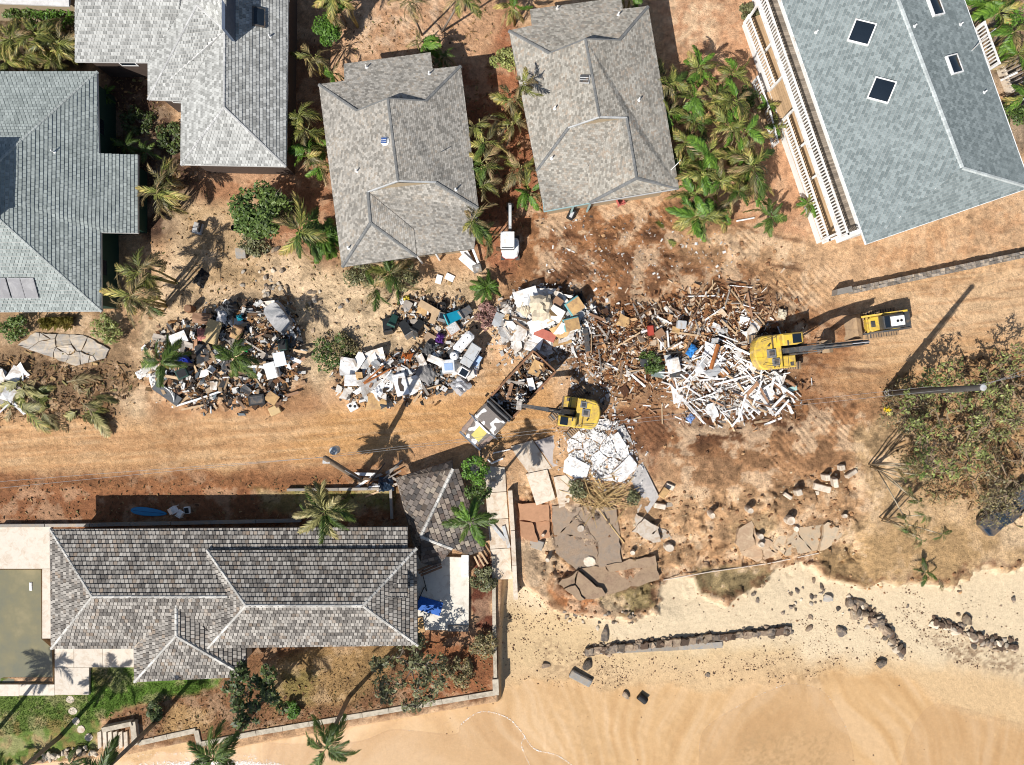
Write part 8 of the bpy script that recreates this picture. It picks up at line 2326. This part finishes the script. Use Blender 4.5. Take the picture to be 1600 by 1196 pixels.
t = bx_thing('water_tank', 'long white rounded tank at the upper right of the middle heap', 'tank', 726, 535, (.85, 2.0, .75), R_(-42), apw, .4, (.1, .05), .18)
for k in range(3): part(MB().box((0, -.5 + k * .5, .76), (.14, .07, .02)), 'vent_slot', charcoal, t)
t = bx_thing('refrigerator', 'grey refrigerator lying on its back on the middle heap', 'refrigerator', 736, 555, (.95, 1.95, .75), R_(-32), light_grey, .5, (.05, .12)); d_ = part(MB().bevbox((0, .32, .78), (.92, 1.26, .06), .02), 'door', light_grey, t); part(MB().box((.36, .32, .83), (.05, .6, .05)), 'handle', chrome, d_); part(MB().bevbox((0, -.64, .78), (.92, .62, .06), .02), 'freezer_door', light_grey, t)
panel('appliance_door_leaf', 'pale blue appliance door leaning beside the grey refrigerator', 744, 567, .55, 1.3, R_(-30), M('pale blue enamel', (.34, .46, .66), .35, .1), .45)
t = bx_thing('stove', 'white stove with dark glass top on the middle heap', 'stove', 726, 580, (.85, .85, .8), R_(-30), apw, .3, (.1, .1)); part(MB().bevbox((0, -.05, .81), (.62, .55, .02), .01), 'cooktop', glass, t); part(MB().box((0, .37, .86), (.8, .08, .12)), 'control_panel', charcoal, t)
t = bx_thing('washing_machine', 'white washing machine in the middle of the roadside heap', 'washing machine', 701, 575, (1.05, 1.05, 1.0), R_(5), apw, .2, (-.15, .1)); part(MB().bevbox((0, -.1, 1.01), (.7, .6, .03), .01), 'lid', M('pale blue enamel', (.34, .46, .66), .35, .1), t)
t = wthing('white_cylinder', G(711, 557), 'white round water heater between fridge and washing machine', 'water heater'); g_ = G(711, 557); wpart(MB().lathe([(.32, .1), (.36, .2), (.36, 1.0), (.25, 1.12), (.08, 1.14)], 14, g_), 'shell', apw, t); wpart(MB().lathe([(.06, 1.14), (.06, 1.25)], 8, g_), 'pipe_stub', chrome, t)
crumple('foil_blanket', 'crumpled silver sheet at the roadside end of the middle heap', 'sheet', 719, 602, 1.5, 1.4, .6, M('crumpled foil', (.5, .5, .51), .3, .3, metal=.4), 10, .3)
crumple('white_bundle', 'white and blue bundle at the right tip of the middle heap', 'bundle', 740, 578, 1.0, .8, .4, apw, 11, .2)
t = bx_thing('broken_basin', 'white basin unit with a ragged hole in the middle heap', 'basin', 628, 601, (1.05, 1.85, .35), R_(14), apw, .45, (.05, .1)); part(MB().prism([(-.2, -.5), (.1, -.62), (.2, -.2), (.05, .1), (.22, .5), (-.1, .55), (-.22, .1)], .352, .362), 'hole', M('dark hole', (.06, .045, .035), .9), t)
panel('grey_sheet', 'flat grey metal sheet at the lower edge of the middle heap', 580, 622, 1.65, .7, R_(-12), light_grey, .35)
crumple('white_bag', 'crumpled white bag on the grey metal sheet', 'bag', 592, 612, .9, .9, .4, apw, 12, .4)
t = bx_thing('range_top', 'white stove part with black burners lying by the road', 'stove', 552, 635, (.8, .75, .3), R_(30), apw, .0); part(MB().lathe([(.13, .305), (.1, .33)], 10, (-.15, .12, 0)), 'burner', black, t); part(MB().lathe([(.13, .305), (.1, .33)], 10, (.18, -.1, 0)), 'burner', black, t)
for i, (a_, b_) in enumerate((((571, 599), (602, 572)), ((572, 600), (612, 577)))):
 stick('orange_beam', ['upper of two orange beams crossed on the middle heap', 'lower of two orange beams crossed on the middle heap'][i], 'beam', [a_, b_], .07, solid('orange timber', (206, 130, 74), .7), .75, 4)
crumple('grey_bundle', 'grey slumped bundle in the middle of the roadside heap', 'bundle', 668, 585, 1.3, 1.6, .4, M('grey felt', (.2, .19, .18), .9, .3), 13, .5)
crumple('black_tangle', 'dark tangle of cloth at the top of the middle heap', 'bundle', 672, 547, 1.2, 1.0, .5, M('dark grey cloth', (.07, .07, .07), .9, .5), 14, .3)
def bin_(lab, px, py, ang, mat, tilt, s=1.0, lid=None):
 root = empty('wheeled_bin', G(px, py) + Vector((0, 0, .35)), lab, 'bin')
 root.rotation_euler = (tilt[0], tilt[1], ang); root.scale = (s, s, s)
 b_ = MB(); b_.prism([(-.24, -.25), (.24, -.25), (.24, .25), (-.24, .25)], -.45, .5, top=[(-.31, -.34), (.31, -.34), (.31, .36), (-.31, .36)])
 part(b_, 'body', mat, root)
 l_ = part(MB().bevbox((0, .02, .54), (.68, .78, .07), .03), 'lid', lid or mat, root)
 part(MB().tube([(-.28, .42, .5), (.28, .42, .5)], .025, 6), 'handle', black, l_)
 for sx in (-1, 1): part(MB().lathe([(.1, -.04), (.1, .04)], 10, (sx * .28, .25, -.42), Matrix.Rotation(math.pi / 2, 3, 'Y')), 'wheel', black, root)
blk = M('black bin plastic', (.03, .032, .034), .4, .25)
bin_('black wheeled bin lying on its side, left of the pair', 635, 514, .6, blk, (1.3, .1), 1.35, grey_plastic)
bin_('black wheeled bin lying on its side, right of the pair', 655, 512, -.5, blk, (1.2, -.2), 1.2)
bin_('dark wheeled bin farthest left on the sand', 606, 509, .2, blk, (1.35, .1), 1.2)
bin_('dark green wheeled bin beside the farthest left bin', 615, 502, -.4, M('bin green', (.03, .085, .07), .4, .2), (1.2, .2), 1.05)
bin_('bright teal wheeled bin lying on its back', 711, 496, -1.15, solid('teal bin plastic', (30, 160, 190), .4), (1.45, .0), 1.45, solid('light teal', (90, 200, 215), .4))
bin_('dark grey bin behind the teal bin', 727, 488, -1.0, grey_plastic, (1.2, .2), 1.15)
crumple('purple_bag', 'purple bag among the wheeled bins', 'bag', 688, 529, .85, .7, .45, solid('purple plastic', (96, 52, 130), .4), 15, .15)
crumple('yellow_bag', 'yellow bag at the upper left of the bins', 'bag', 636, 468, .6, .5, .35, solid('yellow plastic', (244, 220, 90), .5), 16, .15)
crumple('white_bag', 'white bag beside the yellow bag', 'bag', 629, 471, .5, .5, .3, apw, 17, .15)
t = bx_thing('drawer_carcass', 'open brown drawer frame right of the purple bag', 'drawer', 708, 514, (1.1, 1.0, .3), R_(35), red_wood, .3, (.1, .1)); part(MB().box((0, 0, .3), (.9, .8, .03)), 'drawer_bottom', M('white clutter', (.5, .48, .46), .7, .6, scale=8), t)
panel('tan_board', 'tan board bent over the top of the bins', 672, 483, 1.9, .6, R_(-30), raw_wood, .6); panel('tan_board', 'tan board running down from the bent board', 679, 496, .5, 1.2, R_(-15), raw_wood, .55)
t = wthing('black_pot', G(691, 480), 'round black plant pot above the bins', 'pot'); wpart(MB().lathe([(.28, 0), (.4, .5), (.36, .5), (.26, .2)], 14, G(691, 480)), 'shell', black, t)
t = bx_thing('old_television', 'grey television lying face up among the bins', 'television', 692, 496, (.7, .8, .45), R_(-15), grey_plastic, .25, (.1, .1)); part(MB().bevbox((0, .08, .455), (.52, .45, .03), .01), 'screen', glass, t)
panel('brown_pad', 'brown padded board left of the purple bag', 672, 528, .9, .7, R_(-30), M('brown pad', (.34, .22, .13), .8), .25)
panel('white_plank', 'single white plank pointing away from the teal bin', 731, 503, 1.35, .24, R_(38), white_paint, .15)
panel('white_sheet', 'left of two small white sheets below the brown roof', 686, 437, .5, .75, R_(-15), white_paint, .1); panel('white_sheet', 'right of two small white sheets below the brown roof', 703, 434, .75, .55, R_(-25), white_paint, .1)
cream = M('cream cushion', (.52, .44, .32), .9, .15, bump=.2)
crumple('cream_cushion', 'large cream cushion on the plaster heap', 'cushion', 845, 483, 1.75, 2.0, .55, cream, 18, .7)
crumple('cream_cushion', 'small cream cushion left of the large one', 'cushion', 820, 485, 1.0, 1.1, .35, cream, 19, .6)
panel('white_sheet', 'large white sheet at the top left of the plaster heap', 822, 465, 2.0, 1.25, R_(18), white_dirty, .7); panel('white_sheet', 'white sheet below the cream cushion', 845, 506, 2.1, 1.0, R_(22), white_dirty, .75); panel('white_sheet', 'white sheet right of the cream cushion', 868, 492, 1.2, 1.1, R_(-30), white_dirty, .8)
teal = solid('teal edge', (130, 190, 190), .6)
for (x, y, w, l, a_, lb) in ((896, 480, 1.35, 1.2, 35, 'orange plywood drawer with teal edge, upper of two'), (891, 508, 1.35, 1.05, 14, 'orange plywood drawer with teal edge, lower of two')):
 t = bx_thing('plywood_tray', lb, 'drawer', x, y, (w, l, .25), R_(a_), teal, .8, (.12, .1)); part(MB().box((.05, -.05, .262), (w * .9, l * .9, .03)), 'drawer_bottom', ply, t)
panel('salmon_door_leaf', 'salmon red door on the lower side of the plaster heap', 851, 524, 1.8, .75, R_(-22), solid('salmon paint', (206, 120, 100), .7, .2), .75, cat='door')
panel('brown_board', 'dark brown board right of the cream cushion', 869, 476, .8, 1.0, R_(-35), red_wood, .85)
panel('charcoal_sheet', 'charcoal panel, upper of two, beside the orange drawers', 915, 524, .45, 1.1, R_(12), charcoal, .45); panel('charcoal_sheet', 'charcoal panel, lower of two, near the shadow of the truck', 917, 541, .42, .95, R_(8), charcoal, .35)
crumple('black_bag', 'black bag at the top of the plaster heap', 'bag', 905, 468, 1.1, .9, .5, black, 20, .2)
crumple('black_bag', 'black bag at the left end of the plaster heap', 'bag', 793, 500, 1.0, .6, .4, M('dark bag', (.06, .062, .065), .4, .4), 21, .2)
t = bx_thing('red_box', 'red box at the left of the timber heap', 'box', 1014, 517, (.5, .85, .4), R_(8), solid('brick red', (176, 64, 50), .6), .4, (.1, .1)); part(MB().box((0, 0, .405), (.36, .7, .02)), 'lid', solid('brick red 2', (200, 84, 66), .6), t)
panel('brown_board', 'brown square board beside the red box', 1029, 522, .8, .65, R_(35), red_wood, .55)
t = bx_thing('grey_box', 'pale grey box at the top of the timber heap', 'box', 1061, 508, (.7, .65, .5), R_(-5), light_grey, .4, (.1, .1)); part(MB().bevbox((0, 0, .51), (.74, .69, .05), .02), 'lid', light_grey, t)
stick('box_beam', 'thick orange beam standing out of the timber heap', 'beam', [(1105, 577), (1116, 540)], .17, solid('orange timber', (206, 130, 74), .7), 1.1, 4)
crumple('blue_tarp', 'bright blue tarp in the timber heap', 'tarp', 1077, 549, .6, 1.0, .3, solid('bright blue tarp', (60, 150, 230), .5, .25), 22, .7)
crumple('blue_bag', 'blue and white bag at the lower edge of the white boards', 'bag', 1079, 653, .7, .6, .3, solid('pale blue bag', (130, 160, 210), .5, .4), 23, .1)
panel('grey_green_sheet', 'grey green panel at the lower left of the timber heap', 1026, 583, 1.05, .75, R_(-10), solid('grey green panel', (130, 144, 140), .6), .5)
t = bx_thing('white_locker', 'white locker box lying at the left of the white boards', 'locker', 1049, 571, (1.0, 1.2, .5), R_(15), apw, .4, (.1, .15)); part(MB().box((0, 0, .505), (.85, 1.05, .02)), 'door', plaster, t)
panel('shadow_board', 'black board standing for the shadow below the white locker', 1060, 586, 1.7, .42, R_(2), charcoal, .5)  # black board put in as the dark shadow under the locker
o = stick('white_post', 'long white post sticking out below the fan of white boards', 'post', [(1163, 616), (1150, 659)], .09, white_paint, .5, 4)
panel('teal_sign', 'white board with a teal edge at the right of the white boards', 1236, 608, .8, .4, R_(15), solid('white and teal', (190, 224, 216), .5), .3)
crumple('white_stump', 'pale root ball near the excavator cab', 'root', 1221, 491, .8, .7, .5, M('pale root', (.5, .44, .33), .9, .3), 24, .2)
t = wthing('moulded_shell_stack', G(735, 405), 'white moulded boat-like panels leaning at the corner of the brown roof', 'panels')
for k, (x, y, L, W, a_) in enumerate(((730, 402, 1.9, .6, -60), (733, 412, 1.7, .7, -40), (742, 398, 1.8, .22, -68))):
 g_ = G(x, y); R3 = Matrix.Rotation(R_(a_), 3, 'Z') @ Matrix.Rotation(.25, 3, 'Y')
 wpart(MB().bevbox(g_ + Vector((0, 0, .45 + .12 * k)), (L, W, .1), .04, R3), 'panel', white_paint, t)
t = bx_thing('grey_box', 'grey box with a pale label beside the white moulded panels', 'box', 746, 421, (.75, .65, .6), R_(15), grey_plastic, .0); part(MB().box((.02, -.05, .605), (.25, .3, .015)), 'label_plate', light_grey, t)
t = bx_thing('black_cart', 'black cart under the front eave of the warm grey roof', 'cart', 892, 336, (.55, .9, .6), R_(-25), black, .1, (.2, .1)); part(MB().box((.0, .0, .61), (.25, .5, .03)), 'tray', light_grey, t)
sb = MB(); n = 22; prof = []
for k in range(n):
 a_ = TAU * k / n
 x = math.cos(a_); y = math.sin(a_)
 prof.append((1.55 * x, .36 * y * (1 - .25 * x)))
sb.prism(prof, .06, .12, top=[(x * .97, y * .88) for x, y in prof])
o = sb.build('surfboard', solid('blue surfboard', (50, 150, 205), .35, .15), label='blue surfboard lying on the shaded soil strip behind the beach house', cat='surfboard'); o.location = G(233, 800); o.rotation_euler = (0, 0, R_(-6))
part(MB().box((0, 0, .123), (2.6, .03, .008)), 'stringer', solid('navy stringer', (20, 70, 120), .5), o)
crumple('blue_tub', 'dark blue crumpled tub in the wreckage beside the leaning pole', 'tub', 604, 756, 1.2, 1.2, .5, M('dark navy plastic', (.02, .035, .06), .35, .3), 25, .3)
for i, (x, y, L, a_) in enumerate(((672, 880, 2.0, 22), (674, 884, 2.0, 22), (676, 888, 1.9, 22))):
 panel('batten', ['upper', 'middle', 'lower'][i] + ' brown batten at the broken edge of the pavilion roof', x, y, L, .17, R_(a_), red_wood, 1.0, (0, 0), .1, 'batten')
for i, (x, y, L, a_) in enumerate(((752, 872, 1.1, -60), (746, 874, 1.0, -64), (757, 868, 1.2, -58))):
 panel('batten', ['middle', 'left', 'right'][i] + ' yellow batten sticking out below the pavilion tiles', x, y, L, .16, R_(a_), raw_wood, .8, (0, 0), .1, 'batten')
stick('bent_gutter', 'grey bent gutter draped over the right side of the pavilion', 'gutter', [(765, 757), (752, 780), (742, 795), (746, 810)], .07, light_grey, 1.2)
for i, (x, y, a_) in enumerate(((778, 830, -50), (791, 838, -75))):
 panel('grey_board', ['left', 'right'][i] + ' of two grey boards lying on the paved path', x, y, 1.9, .3, R_(a_), light_grey, .25, (0.05, 0), .06, 'board')
stick('black_hose', 'black hose coiled over the cream patio', 'hose', [(655, 935), (664, 915), (668, 922), (660, 890), (672, 880)], .035, black, .45)
panel('plywood_scrap', 'orange plywood scraps leaning at the patio corner', 655, 975, .9, 1.3, R_(10), ply, .4)
o = MB().lathe([(.3, -.4), (.32, -.35), (.32, .35), (.3, .4)], 14, (0, 0, .2), Matrix.Rotation(math.pi / 2, 3, 'X') ).build('black_drum', black, label='black drum lying on the wet sand', cat='drum'); o.location = G(1003, 1090); o.rotation_euler = (0, 0, .9)
o = MB().bevbox((0, 0, .2), (2.0, .7, .4), .08).build('broken_boat_keel', concrete_grey, label='long broken grey block lying below the ruined stone bank', cat='block'); o.location = G(907, 1058); o.rotation_euler = (.1, .05, -.5)
mb = MB()
mw = TRUCK.matrix_world if False else Matrix.Translation(TRUCK.location) @ Matrix.Rotation(TRUCK.rotation_euler.z, 4, 'Z')
for _ in range(1000):
 c = mw @ Vector((rd.uniform(-3.9, .85), rd.uniform(-1.1, 1.1), 1.25 + rd.random() * .75))
 L = .1 + .7 * rd.random() ** 2; W = L / rd.uniform(1.2, 5); T = rd.uniform(.02, .08)
 Mx = Euler((rd.gauss(0, .5), rd.gauss(0, .5), rd.uniform(0, TAU))).to_matrix()
 mb.box(c, (L, W, T), Mx)
tag(mb.build('debris_load', PAL_MIX), 'mixed splintered debris loaded in the truck body', None, None, 'stuff')
mb = MB().prism([((mw @ Vector((x, y, 0))).x, (mw @ Vector((x, y, 0))).y) for x, y in ((-4.0, -1.15), (.95, -1.15), (.95, 1.15), (-4.0, 1.15))], 1.05, 1.5)
tag(mb.build('debris_load_core', M('dark rubble', (.12, .085, .06), .9, .5, scale=4, bump=.6)), 'packed dark rubble at the bottom of the truck load', None, None, 'stuff')
for i, (x, y, L, W, a_, k, lb) in enumerate(((-3.2, -.1, 1.2, .95, .3, 'ply', 'brown board on top of the truck load'), (-3.7, -.5, 1.5, .13, 1.3, 'raw', 'long yellow lath across the rear of the truck load'), (-2.0, .5, 1.0, .5, 1.0, 'white', 'white scrap in the truck load'), (-.4, -.4, 1.3, .3, .5, 'red', 'reddish plank in the front of the truck load'), (-1.2, -.6, 1.5, .2, 2.2, 'grey', 'grey plank in the middle of the truck load'))):
 p_ = mw @ Vector((x, y, 2.1))
 o = link('load_board', rd.choice(PLK[k]), None, p_, (rd.gauss(0, .15), rd.gauss(0, .15), TRUCK.rotation_euler.z + a_), (L, W, .05)); tag(o, lb, 'board')
ff = ['long green frond fallen across the heap at the left edge', 'fallen frond in the heap of fronds at the left edge']
for k in range(34):
 x, y = rd.uniform(20, 160), rd.uniform(590, 648)
 kk = rd.choice(['pale', 'areca', 'dry', 'tan', 'pale', 'dry'])
 sc = rd.uniform(.8, 1.5)
 o = link('fallen_frond', rd.choice(FR[kk]), None, G(x, y, .45), (rd.gauss(0, .3), rd.uniform(-.05, .35), rd.choice([rd.uniform(-1.2, .2), rd.uniform(2.8, 4.2)])), (sc, sc, sc * .5))
 tag(o, ff[1], 'frond', 'fallen fronds at the left edge')
for i, (x, y, a_) in enumerate(((1040, 375, -.5), (1055, 362, .4), (1038, 360, 2.2), (250, 430, 1.0), (480, 470, -1.5), (1465, 905, -1.2), (660, 460, .4))):
 o = link('fallen_frond', rd.choice(FR['areca' if i < 3 else 'dry']), None, G(x, y, .2), (.2, .15, a_), (.7, .7, .35))
 tag(o, ['fallen green frond on the tracked earth, nearest the palm clump', 'fallen green frond curled on the tracked earth', 'fallen frond stub left of the curled frond', 'dry frond beside the black rubbish bag', 'dry frond in the middle of the sandy yard', 'dry frond hanging over the beach scarp', 'dry frond above the wheeled bins'][i], 'frond')
cane = MB().tube([(-.5, 0, 0), (0, .02, .02), (.5, 0, 0)], [.5, .45, .35], 5).mesh('cane', dry_cane)
for k in range(110):
 cl = rd.random()
 if cl < .5:
  x, y = rd.gauss(925, 15), rd.gauss(772, 12); a_ = rd.gauss(-.75, .3)
 else:
  x, y = rd.gauss(950, 20), rd.gauss(770, 12); a_ = rd.gauss(.4, .35)
 s = rd.uniform(.05, .09)
 o = link('dry_cane', cane, None, G(x, y, rd.uniform(.1, .7)), (0, rd.gauss(0, .12), a_), (rd.uniform(1.0, 2.8), s, s))
 tag(o, 'dry yellow cane in the heap of canes below the smashed white floor', 'cane', 'heap of dry canes')
stick('long_cane', 'longest dry cane reaching down from the cane heap over the brown lot', 'cane', [(935, 795), (955, 822), (975, 848)], .05, dry_cane, .15)
tree('shrub', 'greenish brown brush at the left end of the cane heap', 900, 765, .9, .9, 10, 700, .12, L_OLIVE, None, 'shrub', .5, 6, .04, seed=400, twigs=3)
tree('shrub', 'brown brush at the right end of the cane heap', 988, 778, .7, .8, 10, 500, .12, L_OLIVE, None, 'shrub', .5, 6, .04, seed=401, twigs=3)
fe = wthing('slatted_fence', P(1585, 130, 0), 'weathered slatted fence panel with white rail at the right edge', 'fence')
for k in range(16):
 p_ = P(1558 + k * 3.0, 100 + k * 6.2 * .9, .8)
 wpart(MB().box((p_.x + 1.1, p_.y + .25, .8), (2.2, .09, .06), rotz(.45)), 'slat', grey_wood, fe)
for x, y in ((1565, 120), (1578, 160)):
 p_ = P(x, y, .9); wpart(MB().box((p_.x + .6, p_.y, .92), (1.5, .16, .1), rotz(.45)), 'rail', white_paint, fe)
wpart(MB().box((P(1565, 128).x, P(1565, 128).y, .4), (.16, 2.6, .8), rotz(.36)), 'post_wall', concrete_pale, fe)
